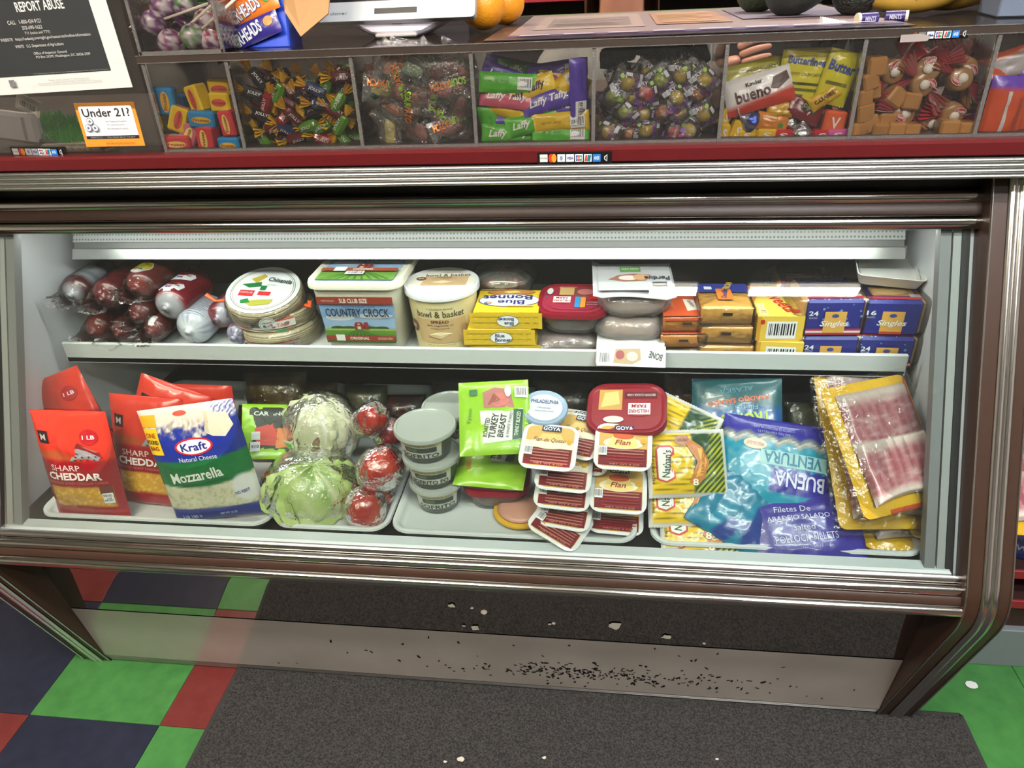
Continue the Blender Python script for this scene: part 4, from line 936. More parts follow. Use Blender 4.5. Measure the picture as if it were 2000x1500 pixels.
def moz(U, V):
    W, H = .168, .216; n = vnoise(U*240, V*240, 2); m2 = vnoise(U*70+3, V*70, 3); u = U/W; v = V/H
    arc = .115+.11*u*u*2+.02*u
    return paint(U, V, (208, 206, 176), [(np.clip((n-.5)*5, 0, 1)*.8, (178, 172, 130)), (sm(v-arc+.275, .006), (28, 110, 58)), (sm(v-arc+.045+.10*(u*u)*1.2, .006), (34, 50, 140)), (sm(v-.30-.28*u*u*1.0-.02+.25*(m2-.5), .02)*sm(.36-u, .02), (216, 212, 196)), (sm(v-.30, .04)*sm(.36-u, .02)*np.clip((n-.5)*6, 0, 1)*.8, (120, 120, 110)), (sm(v-.39-.1*(m2-.5), .02)*sm(.28-u), (206, 196, 182)), (sm(v-.30, .01)*sm(u-.26, .01)*sm(np.sin(U*700)*np.sin(V*700)-.1, .3), (40, 60, 140)), (sm(v-.38, .01)*sm(u-.22, .01)*sm(-np.sin(U*700)*np.sin(V*700)-.0, .3), (224, 226, 228)), (sm(-.36-v-.03*u, .006), (40, 54, 132)), (sm((.04-np.hypot(u-.40, (v+.22)*1.2)*.28)*8, .04)*sm(v+.37), (216, 218, 214))])
rot = rad(-8, -6, 7)
kb, _ = bag('cheese_bag', 'shredded mozzarella bag with blue and green bands leaning on the tray', 'cheese bag', .168, .216, .045, stand(436, 1010, .236, rot), rot, moz,
    {'weight_flash': [('r', -.081, .030, -.054, .078, (224, 190, 36)), ('r', -.081, .080, -.052, .100, (226, 160, 40)), ('t', 'ONE', -.0685, .066, .020, (170, 60, 30), .009, 0, 1), ('t', 'POUND', -.0685, .054, .024, (40, 40, 40), .008, 0, 1), ('t', 'BAG', -.0685, .043, .018, (150, 60, 30), .008, 0, 1),
     ], 'cheese_picture': [('p', [(.028, .062), (.034, .096), (.052, .092), (.070, .090), (.076, .066), (.060, .050), (.040, .054)], (206, 202, 176)), ('p', [(.028, .062), (.034, .096), (.040, .096), (.036, .060)], (186, 182, 150))], 'hang_hole': [('e', -.008, .098, .012, .004, (200, 70, 50))], 'logo': [
     ('e', .003, .041, .033, .0155, (180, 40, 48)), ('e', .003, .041, .029, .0125, (226, 226, 230)), ('t', 'Kraft', .003, .041, .044, (30, 44, 120), .014, 0, 1), ('t', 'Natural Cheese', .004, .0195, .066, (206, 214, 230), .0085)], 'variety': [('t', 'Mozzarella', -.010, -.012, .094, (230, 234, 224), .019, 4, 1), ('t', 'SHREDDED LOW-MOISTURE PART-SKIM', .0, -.027, .08, (20, 60, 34), .003, 5)], 'claim': [('t', 'NO RBST', .058, -.054, .026, (60, 80, 140), .006, 8, .6),
     ], 'facts': [('t', '110 180 0', -.048, -.094, .036, (190, 198, 216), .007, 0, 1), ('t', 'NET WT 16 OZ', .02, -.093, .03, (206, 212, 226), .005)]}, 52, 66, .004, 9, None, (40, 54, 132)); kb.scale = (1.06, 1, 1.10)
# --- green sleeve meat pack, and dark packs at the back
GRN = (140, 190, 44)
def green_pack(lab, loc, rot, W, H, T, items, seed, body=(206, 170, 160)):
    root, S = bag('sliced_turkey_pack', lab, 'meat pack', W, H, T*.4, loc, rot, lambda U, V: paint(U, V, GRN, [(sm(vnoise(U*30, V*30)-.6, .2)*.4, (176, 216, 80))]), items, 26, 30, .004, seed, None, body, 0, None, 0, 0, 3.5)
    k = rrect(W*.86, H*.84, .02, 4); MB().loft([[(x, y0, z) for x, z in [(a*s_, b*s_) for a, b in k]] for y0, s_ in ((.001, .95), (T*.55, 1), (T*.9, .86))], mat('turkey_meat', (214, 196, 178), .3, var=(20, (190, 160, 150)), bump=(40, .2), coat=.5)).build('meat', root, smooth=True, sharp=50)
    return root
ti = lambda k=1: [('p', [(-.026, .010), (-.022, -.052), (.048, -.046), (.052, .012)], (214, 214, 210)), ('t', 'ROASTED', -.015, -.022, .036, (40, 50, 40), .008, 78, .5), ('t', 'TURKEY', -.002, -.020, .048, (40, 40, 36), .012, 78, 1), ('t', 'BREAST', .013, -.020, .044, (40, 40, 36), .011, 78, 1), ('t', '& WHITE TURKEY', .026, -.018, .05, (60, 60, 56), .005, 78), ('p', [(.030, -.047), (.047, -.045), (.052, .010), (.035, .010)], (46, 84, 60)), ('t', 'THINLY SLICED', .0405, -.018, .046, (214, 226, 210), .007, 80, .6)]
rot = rad(-54, 0, 8)
green_pack('bright green sliced turkey pack leaning highest in the middle tray', at(966, 815, y=1.085), rot, .128, .142, .045, [('p', [(-.018, .016), (-.02, .046), (.002, .056), (.030, .050), (.036, .014)], (170, 110, 104)), ('e', .010, .030, .018, .014, (196, 110, 104)), ('p', [(-.012, .020), (.0, .044), (.012, .030)], (140, 74, 60))]+ti()+[('bar', .050, .044, .024, .022), ('e', .026, .046, .006, .012, (210, 210, 204)), ('r', -.044, .040, -.030, .052, (50, 110, 70)), ('t', 'FAMILY SIZE', .056, -.02, .05, (206, 226, 150), .006, 80), ('t', 'Tyson', -.044, .0, .03, (90, 130, 40), .008, 82, 1)], 3)
rot = rad(-74, 0, -4)
green_pack('second green sliced turkey pack lying under the leaning one', at(962, 908, y=1.085), rot, .132, .105, .05, [('p', [(-.008, .05), (-.004, .002), (.03, .0), (.036, .05)], (210, 210, 206)), ('t', 'TURKEY', .002, .026, .04, (40, 40, 36), .009, 84, 1), ('t', 'BREAST', .014, .026, .038, (40, 40, 36), .008, 84, 1), ('p', [(.024, .002), (.040, .004), (.044, .05), (.028, .05)], (46, 84, 60)), ('t', 'THIN', .034, .03, .03, (214, 226, 210), .008, 84, 1), ('t', 'FAMILY SIZE', -.044, .0, .042, (190, 100, 40), .009, 98, 1)], 8)
lunch_tub('red lidded lunch meat tub at the bottom under the green packs', at(968, 1000, z=ZT)+Vector((0, .05, 0)), rad(0, 0, 3), .124, .105, .038, .012, [('p', rrect(.1, .085, .03), (170, 60, 60)), ('e', .01, -.02, .03, .012, (206, 170, 90))], [])
root = thing('ham_steak_pack', 'flat yellow edged pack lying at the front of the middle tray', 'meat pack', at(1015, 1020, z=ZT+.002)+Vector((0, .03, .0)), rad(0, 0, -6))
MB().lathe([(.05, 0), (.052, .002), (.052, .006), (.048, .008)], mat('yellow_card', (206, 160, 40), .4), 30).build('card', root, smooth=True, sharp=40)
MB().lathe([(.044, .008), (.044, .012), (.036, .016), (.001, .017)], mat('ham', (190, 140, 120), .35, bump=(50, .3)), 30).build('ham', root, smooth=True)
rot = rad(-62, 14, 24)
green_pack('green and black bordered meat pack beside the lettuce', at(533, 842, y=1.12), rot, .115, .125, .05, [('p', rrect(.088, .10, .008), (52, 56, 46)), ('p', [(-.03, -.036), (-.034, .0), (.0, .012), (.03, -.01), (.024, -.04)], (190, 74, 60)), ('p', [(.004, -.044), (.008, .0), (.026, .0), (.036, -.04)], (206, 130, 80)), ('t', 'CARVING', -.006, .034, .06, (206, 214, 200), .010, 0, 1), ('r', -.042, -.05, -.024, -.03, (214, 214, 210)), ('t', '910', -.033, -.04, .014, (40, 40, 40), .007, 0, 1), ('r', -.04, -.026, -.024, -.008, (206, 206, 200))], 12, (206, 160, 156))
# dim goods along the back of the lower deck
gb = 'dim clear packs along the back of the lower deck'
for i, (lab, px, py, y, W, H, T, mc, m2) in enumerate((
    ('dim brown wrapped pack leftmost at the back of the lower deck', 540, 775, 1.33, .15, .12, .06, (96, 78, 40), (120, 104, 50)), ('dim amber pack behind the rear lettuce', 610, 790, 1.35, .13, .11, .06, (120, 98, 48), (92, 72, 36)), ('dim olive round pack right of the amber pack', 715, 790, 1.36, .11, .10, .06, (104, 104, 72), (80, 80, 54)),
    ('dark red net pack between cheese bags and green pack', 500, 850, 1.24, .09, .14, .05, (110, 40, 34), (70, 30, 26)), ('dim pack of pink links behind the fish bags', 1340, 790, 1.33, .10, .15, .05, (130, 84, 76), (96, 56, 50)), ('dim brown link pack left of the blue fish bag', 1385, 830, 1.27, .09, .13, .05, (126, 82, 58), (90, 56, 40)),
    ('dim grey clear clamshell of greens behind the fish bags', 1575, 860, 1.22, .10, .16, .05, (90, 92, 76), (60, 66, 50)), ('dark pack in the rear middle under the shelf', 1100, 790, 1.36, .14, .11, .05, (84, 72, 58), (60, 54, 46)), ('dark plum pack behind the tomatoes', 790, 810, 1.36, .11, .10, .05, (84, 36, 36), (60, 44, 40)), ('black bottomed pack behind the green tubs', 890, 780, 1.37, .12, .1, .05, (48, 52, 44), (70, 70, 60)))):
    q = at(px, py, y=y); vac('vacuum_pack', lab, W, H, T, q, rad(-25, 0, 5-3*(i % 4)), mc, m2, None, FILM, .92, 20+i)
q = at(1650, 752, y=1.25); vac('vacuum_pack', 'yellow labelled bag behind the bacon just under the shelf', .11, .07, .03, q, rad(-30, 0, 4), (176, 156, 40), (150, 130, 40), [('r', -.03, -.012, .03, .018, (190, 166, 50)), ('t', 'GOYA', 0, .003, .04, (110, 90, 30), .012)], FILM, .9, 33)
for px in (1000, 1065):
    pass
# --- lettuce
def lettuce(lab, c, r, sq, cols, core=None, seed=0, rot=(0, 0, 0)):
    root = thing('lettuce', lab, 'lettuce', c, rot)
    nu, nv = 44, 26; U, Vv = np.meshgrid(np.linspace(0, 2*PI, nu, endpoint=False), np.linspace(.02, PI-.02, nv))
    def surf(U, Vv, k=1, amp=.06):
        n = vnoise(np.cos(U)*2.2+seed+4, np.sin(U)*2.2+Vv*1.6+seed, 3)-.5; q = r*k*(1+amp*n*2+.02*np.sin(U*9+n*8)*np.sin(Vv))
        return np.stack([q*np.sin(Vv)*np.cos(U)*sq[0], q*np.sin(Vv)*np.sin(U)*sq[1], q*np.cos(Vv)*sq[2]], -1), n
    P, n = surf(U, Vv); veins = sm(np.abs(np.sin(U*6+n*6))-.93, .1)
    col = paint(U, Vv, cols[0], [(np.clip(n*3+.3, 0, 1), cols[1]), (veins*.7, cols[2])])
    MB().loft(list(P), V_leaf, col=col.reshape(-1, 3)).build('heart', root, smooth=True)
    rn = random.Random(seed)
    for k in range(7):      # outer leaves, ruffled rims
        a0 = k*2*PI/7+rn.uniform(-.2, .2); v0 = rn.uniform(.7, 1.9); aw, vw = rn.uniform(.75, 1.0), rn.uniform(.6, .85)
        A, B = np.meshgrid(np.linspace(-1, 1, 17), np.linspace(-1, 1, 15)); k_ = np.sqrt(np.clip(1-B*B*.55, .05, 1)); Ua = a0+A*aw*k_/max(.5, math.sin(v0)); Vb = v0+B*vw
        Q, n2 = surf(Ua, Vb, 1.035+.012*k, .07); e = np.clip(np.maximum(np.abs(A), np.abs(B))-.7, 0, 1)*3.3; d = Q/np.linalg.norm(Q, axis=-1, keepdims=True)
        Q = Q+d*(e*(.004+.004*np.sin(A*17+k)+.003*np.sin(B*15)))[..., None]
        cl = paint(A, B, cols[0], [(np.clip(n2*3+.35, 0, 1), cols[1]), (sm(.06-np.abs(A), .06), cols[2]), (sm(.05-np.abs(np.abs(A)-.4-.3*B), .05)*.5, cols[2])])
        MB().grid(Q, V_leaf, cl).build('leaf', root, smooth=True)
    if core: MB().lathe([(.002, .004), (.013, .003), (.0165, -.004), (.015, -.014)], mat('cut_stem', (150, 118, 96), .7, var=(90, (110, 80, 60)), bump=(120, .6)), 18).build('stem', root, core[0], core[1], smooth=True)
    F, n = surf(U, Vv, 1.13, .04); F = F*(1+.02*vnoise(U*3, Vv*9)[..., None])
    MB().loft(list(F), FILM).build('wrapper', root, smooth=True)
    return root, r
V_leaf = vmat('leaf_surface', .45, (70, .35, .003), .2)
LG, LG2, LV = (140, 172, 84), (182, 200, 128), (214, 222, 176)
lettuce('wrapped green lettuce head at the front of the narrow tray', at(610, 955, y=1.055), .082, (1.05, .9, .86), (LG, LG2, LV), None, 3, rad(20, 10, 20))
rt_, r_ = lettuce('wrapped pale lettuce head with brown cut stem behind the green one', at(628, 836, y=1.165), .072, (1.0, .95, .95), ((196, 198, 160), (214, 212, 184), (224, 224, 206)), ((.012, -.066, .012), rad(75, 0, 10)), 8)
label(rt_, pillow_S(.2, .2, .01), [], 'x') if False else None
def S_ball(u, v, off=0):
    u = np.asarray(u, float); v = np.asarray(v, float); R_ = .086; a = u/R_-.5; b = v/R_
    return np.stack([(R_+off)*np.cos(b)*np.sin(a), -(R_+off)*np.cos(b)*np.cos(a)*.97, (R_+off)*np.sin(b)], 1)
S_ball.flat = False
label(rt_, S_ball, [('p', [(-.014, -.016), (-.016, .014), (.014, .018), (.018, -.012)], (200, 208, 196)), ('p', [(-.012, -.014), (-.013, .010), (.010, .013), (.013, -.010)], (96, 172, 72)), ('t', 'ROMAINE', 0, .002, .018, (220, 236, 210), .006, 6)], 'sticker')
# --- tomatoes in cling film
def tomato(lab, c, r, sq, col, seed):
    root = thing('tomato', lab, 'tomato', c, (seed*.7, seed*.3, seed), 'film wrapped tomatoes')
    U, Vv = np.meshgrid(np.linspace(0, 2*PI, 30, endpoint=False), np.linspace(.01, PI-.01, 18)); q = r*(1+.03*np.cos(U*5)*np.sin(Vv)**2-.10*np.exp(-(Vv/.35)**2))
    P = np.stack([q*np.sin(Vv)*np.cos(U)*sq[0], q*np.sin(Vv)*np.sin(U)*sq[1], q*np.cos(Vv)*sq[2]], -1); n = vnoise(np.cos(U)*2+seed, Vv*2, 2)
    MB().loft(list(P), V_tom, col=paint(U, Vv, col, [(np.clip((n-.45)*3, 0, 1)*.6, (206, 84, 46))]).reshape(-1, 3)).build('fruit', root, smooth=True)
    mb = MB(); M_st = mat('tomato_calyx', (86, 104, 46), .6)
    for k in range(5): a = k*2*PI/5; mb.add([(0, 0, r*.9*sq[2]), (.004*math.cos(a+1.5), .004*math.sin(a+1.5), r*.92*sq[2]), (.016*math.cos(a), .016*math.sin(a), r*.97*sq[2]), (-.004*math.cos(a+1.5), -.004*math.sin(a+1.5), r*.92*sq[2])], [(0, 1, 2, 3)], M_st)
    mb.tube([(0, 0, r*.88*sq[2]), (.001, 0, r*1.02*sq[2])], .002, M_st, 6).build('calyx', root)
    k_ = 1.10+.10*(vnoise(U*2+seed, Vv*3+seed, 3)-.3)
    MB().loft(list(P*k_[..., None]), FILM).build('wrapper', root, smooth=True)
V_tom = vmat('tomato_skin', .22, None, .5)
TR_ = (170, 36, 30)
tomato('film wrapped red tomato standing tall beside the pale lettuce', at(724, 820, y=1.12), .034, (.9, .9, 1.15), TR_, 1)
tomato('film wrapped dark red tomato half hidden by the green tubs', at(762, 845, y=1.14), .032, (1, 1, 1), (130, 26, 34), 2)
tomato('large film wrapped tomato in the middle of the row', at(744, 915, y=1.055), .042, (1.05, .95, 1.05), (176, 40, 32), 3)
tomato('film wrapped tomato at the front of the narrow tray', at(712, 995, y=1.01), .0415, (1.0, .95, .85), (160, 40, 36), 4)
tomato('film wrapped tomato under the large one', at(735, 965, y=1.06), .034, (1, 1, .9), (150, 34, 30), 5)
# --- green sauce tubs
def sofrito(lab, c, r=.050, rotz=0, txt='SOFRITO POLLO'):
    root = thing('sauce_tub', lab, 'tub', c, rad(0, 0, rotz), 'stacked green sauce tubs'); h = .055
    MB().lathe([(r*.74, .001), (r*.78, .003), (r*.92, h-.004), (r*.9, h-.003)], mat('green_sauce', (50, 74, 48), .35, var=(60, (74, 98, 56)), bump=(120, .3)), 32).build('sauce', root, smooth=True)
    MB().lathe([(r*.76, 0), (r*.8, .002), (r*.95, h)], TUBCLEAR, 36, caps=(True, False)).build('tub', root, smooth=True)
    l = MB(); l.lathe([(r*.98, h-.006), (r*1.06, h-.005), (r*1.06, h+.001), (r*1.03, h+.003), (r*.97, h+.003), (r*.94, h+.001), (.001, h+.001)], clear('frosted_lid', (214, 222, 212), .08, .2, haze=.45, hazecol=(226, 234, 226)), 40).build('lid', root, smooth=True, sharp=40)
    S0 = cyl(r*.82, r*.95, .003, h); S = lambda u, v, off=0: S0(u, np.asarray(v)+.005, off); S.flat = False
    label(root, S, [('r', -.040, .008, .046, .040, (206, 208, 196)), ('r', -.040, .034, .046, .040, (214, 200, 140)), ('t', 'El Communal de Sabor', .004, .037, .06, (60, 60, 50), .0035), ('r', -.024, .022, .036, .033, (60, 70, 60)), ('r', -.018, .024, .0, .031, (90, 104, 80)), ('t', txt, .004, .0145, .072, (44, 60, 48), .0095, 0, 1), ('t', 'PRODUCT OF PUERTO RICO', .006, .0095, .05, (80, 90, 80), .002)])
    return root
c0 = at(856, 985, z=ZT); c0.y += .012
for k, (dx, dy, lab) in enumerate(((.0, 0, 'bottom green sauce tub of the stack of three'), (-.004, .001, 'middle green sauce tub of the stack of three'), (-.012, .004, 'top green sauce tub with frosted lid on the stack'))):
    sofrito(lab, c0+Vector((dx, dy, k*.0575)), .050+.002*k, (4, -2, -8)[k], ('', 'SOFRITO PO', 'SOFRITO')[k] or 'SOFRITO')
sofrito('green sauce tub behind the stack of three', at(882, 838, y=1.19), .052, 10)
# --- cream cheese tub
root = thing('cream_cheese_tub', 'round blue grey cream cheese tub behind the custard cups', 'tub', at(1062, 822, y=1.12), rad(14, 4, 0))
tub_round(root, .034, .038, .03, mat('silver_tub', (176, 186, 198), .35)); lid_round(root, .043, .028, .010, mat('blue_grey_lid', (150, 172, 196), .3))
label(root, flat((0, 0, .0363), (1, 0, 0), (0, 1, 0)), [('e', 0, 0, .033, .033, (206, 212, 218)), ('t', 'PHILADELPHIA', 0, .014, .05, (40, 60, 120), .0095, 0, 1), ('t', 'ORIGINAL', 0, -.002, .026, (110, 124, 150), .004), ('t', 'CREAM CHEESE SPREAD', 0, -.010, .036, (110, 124, 150), .003)], 'lid_label')
root = thing('cream_cheese_tub', 'second tub hidden below the blue grey cream cheese tub', 'tub', at(1066, 868, y=1.125), (0, 0, 0)); tub_round(root, .036, .04, .04, _M['silver_tub'])
lunch_tub('red lidded ham tub tilted behind the right custard cups', at(1226, 832, y=1.135), rad(16, -4, -4), .140, .118, .042, .012, [('p', rrect(.124, .102, .03), (138, 28, 38)), ('r', -.050, -.006, -.008, .044, (196, 150, 80)), ('p', [(-.046, .0), (-.04, .036), (-.016, .04), (-.012, .008)], (226, 190, 120))], [('r', -.004, .022, .054, .038, (90, 24, 30)), ('t', 'BROWN SUGAR HAM', .026, .030, .05, (206, 180, 180), .006, 180, .6)]+hill(.022, -.004, .85, 180)+[('e', -.022, -.030, .018, .008, (210, 200, 196))], (206, 150, 110))
# --- custard cups
LBL = []
def flan(kind):
    w = .097; it = [('p', rrect(w*.86, w*.84, .012), (206, 166, 90)), ('r', -w*.42, -w*.40, w*.42, -.004, (112, 26, 34)), ('e', 0, .006, .034, .012, (232, 220, 190))]
    if kind: it += [('p', [(-.026, .002), (-.018, .022), (.018, .022), (.026, .002), (.014, -.004), (-.014, -.004)], (232, 206, 130)), ('e', 0, .0225, .018, .006, (206, 84, 40)), ('e', 0, .020, .018, .006, (200, 90, 50)), ('t', 'Flan', .0, .007, .026, (150, 50, 40), .010, 0, .6, .3)]
    else: it += [('p', [(-.022, .010), (-.014, .026), (.018, .026), (.026, .010)], (226, 190, 120)), ('t', 'Flan de Queso', .0, .012, .056, (120, 70, 50), .010, 0, .3, .3), ('p', [(-.042, -.004), (-.042, .01), (0, .006), (.042, .01), (.042, -.004)], (232, 220, 196))]
    for k in range(5): it.append(('r', -.028, -.010-.0062*k, .036, -.0078-.0062*k, (176, 112, 96) if kind == 0 or k < 2 else (150, 36, 40)))
    it += [('r', -.016, .030, .018, .0405, (28, 34, 66)), ('t', 'GOYA', .001, .0352, .030, (236, 238, 240), .0078, 0, 1), ('e', .034, .010, .0045, .0045, (206, 160, 40)), ('bar', -.034, -.012, .014, .018), ('t', 'NET WT 4 OZ', .004, -.0375, .05, (206, 150, 140), .0028)]
    return it
def custard(lab, px, py, y, rot, kind, proto={}):
    c = at(px, py, y=y)
    if kind in proto: return dup(proto[kind], c, rot, lab, 'custard cups with foil lids')
    root = thing('custard_cup', lab, 'custard cup', c, rot, 'custard cups with foil lids'); proto[kind] = root; w = .097
    M_fl = mat('cup_white', (222, 222, 220), .4)
    k = rrect(w, w*.94, .02, 5); MB().loft([ring(k, -.002), ring(rrect(w+.002, w*.94+.002, .02, 5), -.001), ring(k, 0)], M_fl).build('lid', root, smooth=True, sharp=40)
    n = 48; a = np.linspace(0, 2*PI, n, endpoint=False); rb = lambda r, z, rib: np.stack([(r+rib*(np.arange(n) % 2))*np.cos(a), (r+rib*(np.arange(n) % 2))*np.sin(a), np.full(n, z)], 1)
    MB().loft([rb(.039, -.002, 0), rb(.038, -.006, .0015), rb(.029, -.034, .0015), rb(.026, -.036, 0)], mat('cup_grey', (196, 196, 196), .4)).build('cup', root)
    label(root, flat((0, 0, .0002), (1, 0, 0), (0, 1, 0)), flan(kind))
    return root
for a in (('leaning custard cup at the front foot of the left stack', 1096, 1020, .985, rad(6, 16, -24), 0), ('second lowest custard cup of the left stack', 1104, 990, 1.01, rad(14, 3, -8), 0), ('third custard cup up in the left stack', 1100, 952, 1.02, rad(16, 3, -3), 0), ('fourth custard cup up in the left stack', 1102, 916, 1.03, rad(18, 3, -3), 0),
          ('rearmost custard cup peeping under the ham tub', 1130, 838, 1.12, rad(16, 0, -14), 0), ('custard cup askew behind the top of the left stack', 1128, 850, 1.085, rad(24, -4, -24), 0), ('custard cup lying right behind the left stack', 1140, 882, 1.08, rad(16, 4, -10), 0), ('topmost custard cup of the left stack, whole label in view', 1072, 872, 1.03, rad(22, 2, -4), 0),
          ('lowest custard cup of the right stack', 1203, 1003, 1.03, rad(10, 2, -2), 1), ('second custard cup up in the right stack, whole label in view', 1208, 955, 1.02, rad(24, 1, -2), 1), ('third custard cup up in the right stack', 1212, 905, 1.08, rad(8, 0, 0), 1), ('topmost custard cup of the right stack under the ham tub', 1217, 872, 1.042, rad(24, 0, -3), 1)): custard(*a)
# --- frankfurter packs
def frank_col(U, V):
    W, H = .140, .118; u = U/W; r_ = np.abs(np.sin((V+.05*U)*PI/.0095)); 
    return paint(U, V, (206, 204, 198), [(sm(.455-np.abs(u), .008)*sm(.45-np.abs(V/H), .008), (34, 66, 36)), (sm(.455-np.abs(u), .008)*sm(.45-np.abs(V/H), .008)*sm(.06-u, .01), (222, 184, 30)), (sm(.30-r_, .15)*sm(.05-u, .01)*sm(u+.44, .01)*sm(.44-np.abs(V/H)), (120, 96, 20)), (sm(u-.08, .01)*sm(.45-np.abs(u))*sm(.44-np.abs(V/H))*sm(np.sin((U-V)*620)-.3, .3)*sm(u-V/H*.3-.2, .05), (176, 180, 50))])
fi = [('p', [(-.052, -.030), (-.056, -.026), (-.056, .026), (-.050, .031), (-.030, .031), (-.024, .026), (-.024, -.026), (-.030, -.030), (-.040, -.034)], (190, 50, 36)), ('p', [(-.051, -.027), (-.053, -.024), (-.053, .024), (-.049, .028), (-.031, .028), (-.027, .024), (-.027, -.024), (-.032, -.027), (-.040, -.031)], (226, 224, 214)), ('t', "Nathan's", -.0385, -.001, .048, (30, 60, 40), .014, 84, 1),
      ('t', 'NO ARTIFICIAL', -.0615, .0, .07, (40, 40, 30), .004, 90), ('e', -.008, .040, .014, .009, (176, 130, 110)), ('t', '100% BEEF', -.008, .040, .02, (120, 40, 30), .005), ('p', [(.0, -.034), (.016, -.018), (.020, .004), (.012, .026), (-.004, .034), (.008, .040), (.026, .026), (.036, .0), (.026, -.028), (.012, -.040)], (186, 116, 60)), ('p', [(.010, -.026), (.022, -.004), (.016, .024), (.024, .024), (.032, .002), (.024, -.022)], (222, 160, 50)), ('t', '8 BUN LENGTH', .025, .0, .04, (150, 60, 30), .006, 82, .6), ('t', '8', .010, -.034, .010, (236, 226, 200), .012, 0, 1)]
g_f = 'yellow and green frankfurter packs'
def frank(lab, px, py, y, rot, seed, items=fi): bag('frankfurter_pack', lab, 'frankfurters', .140, .118, .030, at(px, py, y=y), rot, frank_col, items, 56, 44, .005, seed, g_f, (200, 200, 196), 0, None, .0015)
frank('frankfurter pack slipped behind the topmost one', 1315, 842, 1.12, rad(-48, 14, -24), 15, [('t', '8 OZ', .02, -.03, .02, (230, 230, 220), .01, 0, 1), ('r', -.055, -.04, -.035, -.02, (214, 120, 60)), ('t', 'BIG', -.045, -.03, .016, (240, 230, 220), .008, 0, 1)])
frank('lowest crumpled frankfurter pack on the tray', 1370, 1040, 1.0, rad(-66, -2, 5), 12)
frank('second lowest frankfurter pack of the pile', 1366, 1016, 1.015, rad(-62, 2, 3), 13)
frank('frankfurter pack directly beneath the topmost one', 1342, 965, 1.04, rad(-52, 0, 3), 14)
frank('topmost frankfurter pack with the whole logo in view', 1341, 905, 1.06, rad(-42, 2, 8), 11)
# --- salted fish bags
TEAL = (24, 134, 160); IND = (44, 42, 140); NVY = (34, 70, 140)
def bv_col(U, V):
    W, H = .19, .175; u = U/W; v = V/H; w_ = np.abs(np.sin(U*PI/.036))
    return paint(U, V, TEAL, [(np.clip(vnoise(U*40, V*40)-.5, 0, 1)*.9, (40, 160, 180)), (sm(v-.20-.05*w_, .006), (150, 150, 146)), (sm(v-.235-.05*w_, .006), (196, 196, 190)), (sm(v-.25-.05*w_, .006), (110, 116, 120)), (sm(v-.29-.05*w_, .008), IND), (sm(u+.05, .006)*sm(-.02+.03*np.abs(np.sin(U*PI/.02))-v, .006)*sm(v+.26, .006), IND)])
rot = rad(-50, 6, -6)
def bv_items(): return [('r', -.030, .002, .085, .028, (150, 190, 190)), ('t', 'VENTURA', .026, .016, .10, (30, 110, 140), .022, 180, 1), ('t', 'BUENA', .040, -.020, .086, (206, 206, 224), .026, 180, .8), ('e', -.040, .036, .020, .010, (206, 196, 176)), ('t', 'WILD CAUGHT', -.040, .036, .03, (180, 60, 50), .006, 176), ('t', 'LOMITOS DE PESCADO SALADO', -.01, .068, .07, (150, 150, 200), .005, 180), ('t', 'SALTED FISH FILLETS', -.01, .060, .056, (150, 150, 200), .004, 180)]
g_p = 'salted fish pouches'
rb = rad(-40, 4, -4)
def trop(U, V): return paint(U, V, (34, 82, 140), [(np.clip(vnoise(U*26+3, V*26)-.45, 0, 1)*1.4, (50, 120, 170)), (sm(V-.03, .01), (40, 84, 90))])
bag('fish_pouch', 'dark blue salted fish pouch with yellow green upside down letters behind', 'fish pouch', .16, .17, .03, at(1438, 828, y=1.16), rad(-38, -6, -8), trop, [('t', 'TROPICAL', .006, .006, .11, (170, 190, 60), .026, 186, 1.5), ('t', 'ABADEJO SALADO', .004, .044, .11, (200, 90, 56), .012, 188, 1), ('t', 'Filetes de', .008, .028, .06, (120, 170, 200), .009, 187), ('t', 'ALASKA', .0, .062, .06, (60, 120, 140), .009, 188)], 30, 32, .006, 41, g_p, (30, 70, 120))
bag('fish_pouch', 'crumpled teal fish pouch under the wave printed one at the left', 'fish pouch', .15, .15, .035, at(1446, 985, y=1.03), rad(-58, 24, -18), lambda U, V: paint(U, V, (20, 110, 140), [(np.clip(vnoise(U*40, V*40)-.4, 0, 1)*1.2, (40, 150, 176)), (sm(vnoise(U*22+7, V*22)-.62, .03), (34, 60, 130))]), None, 30, 30, .012, 42, g_p, (20, 90, 120))
ind_col = lambda U, V: paint(U, V, (46, 40, 132), [(np.clip(vnoise(U*36+2, V*36)-.5, 0, 1)*1.3, (74, 66, 168))])
bag('fish_pouch', 'indigo salted pollock pouch at the front of the right tray', 'fish pouch', .19, .125, .04, at(1572, 1035, y=1.0), rad(-52, -4, 4), ind_col, [('t', 'Filetes De', -.02, .034, .06, (196, 194, 214), .010), ('t', 'ABADEJO SALADO', -.012, .018, .104, (206, 204, 222), .011, 2), ('t', 'Salted', -.006, .002, .036, (196, 194, 214), .010, 2), ('t', 'POLLOCK FILLETS', -.004, -.016, .104, (206, 204, 222), .012, 3), ('t', 'NET WT 12 OZ', .008, -.030, .05, (150, 146, 190), .005, 3)], 40, 34, .0045, 43, g_p, (40, 36, 110))
bag('fish_pouch', 'teal and indigo fish pouch with wave print and upside down letters', 'fish pouch', .19, .175, .04, at(1512, 915, y=1.08), rad(-46, 6, -5), bv_col, bv_items(), 60, 56, .005, 44, g_p, (20, 100, 130))
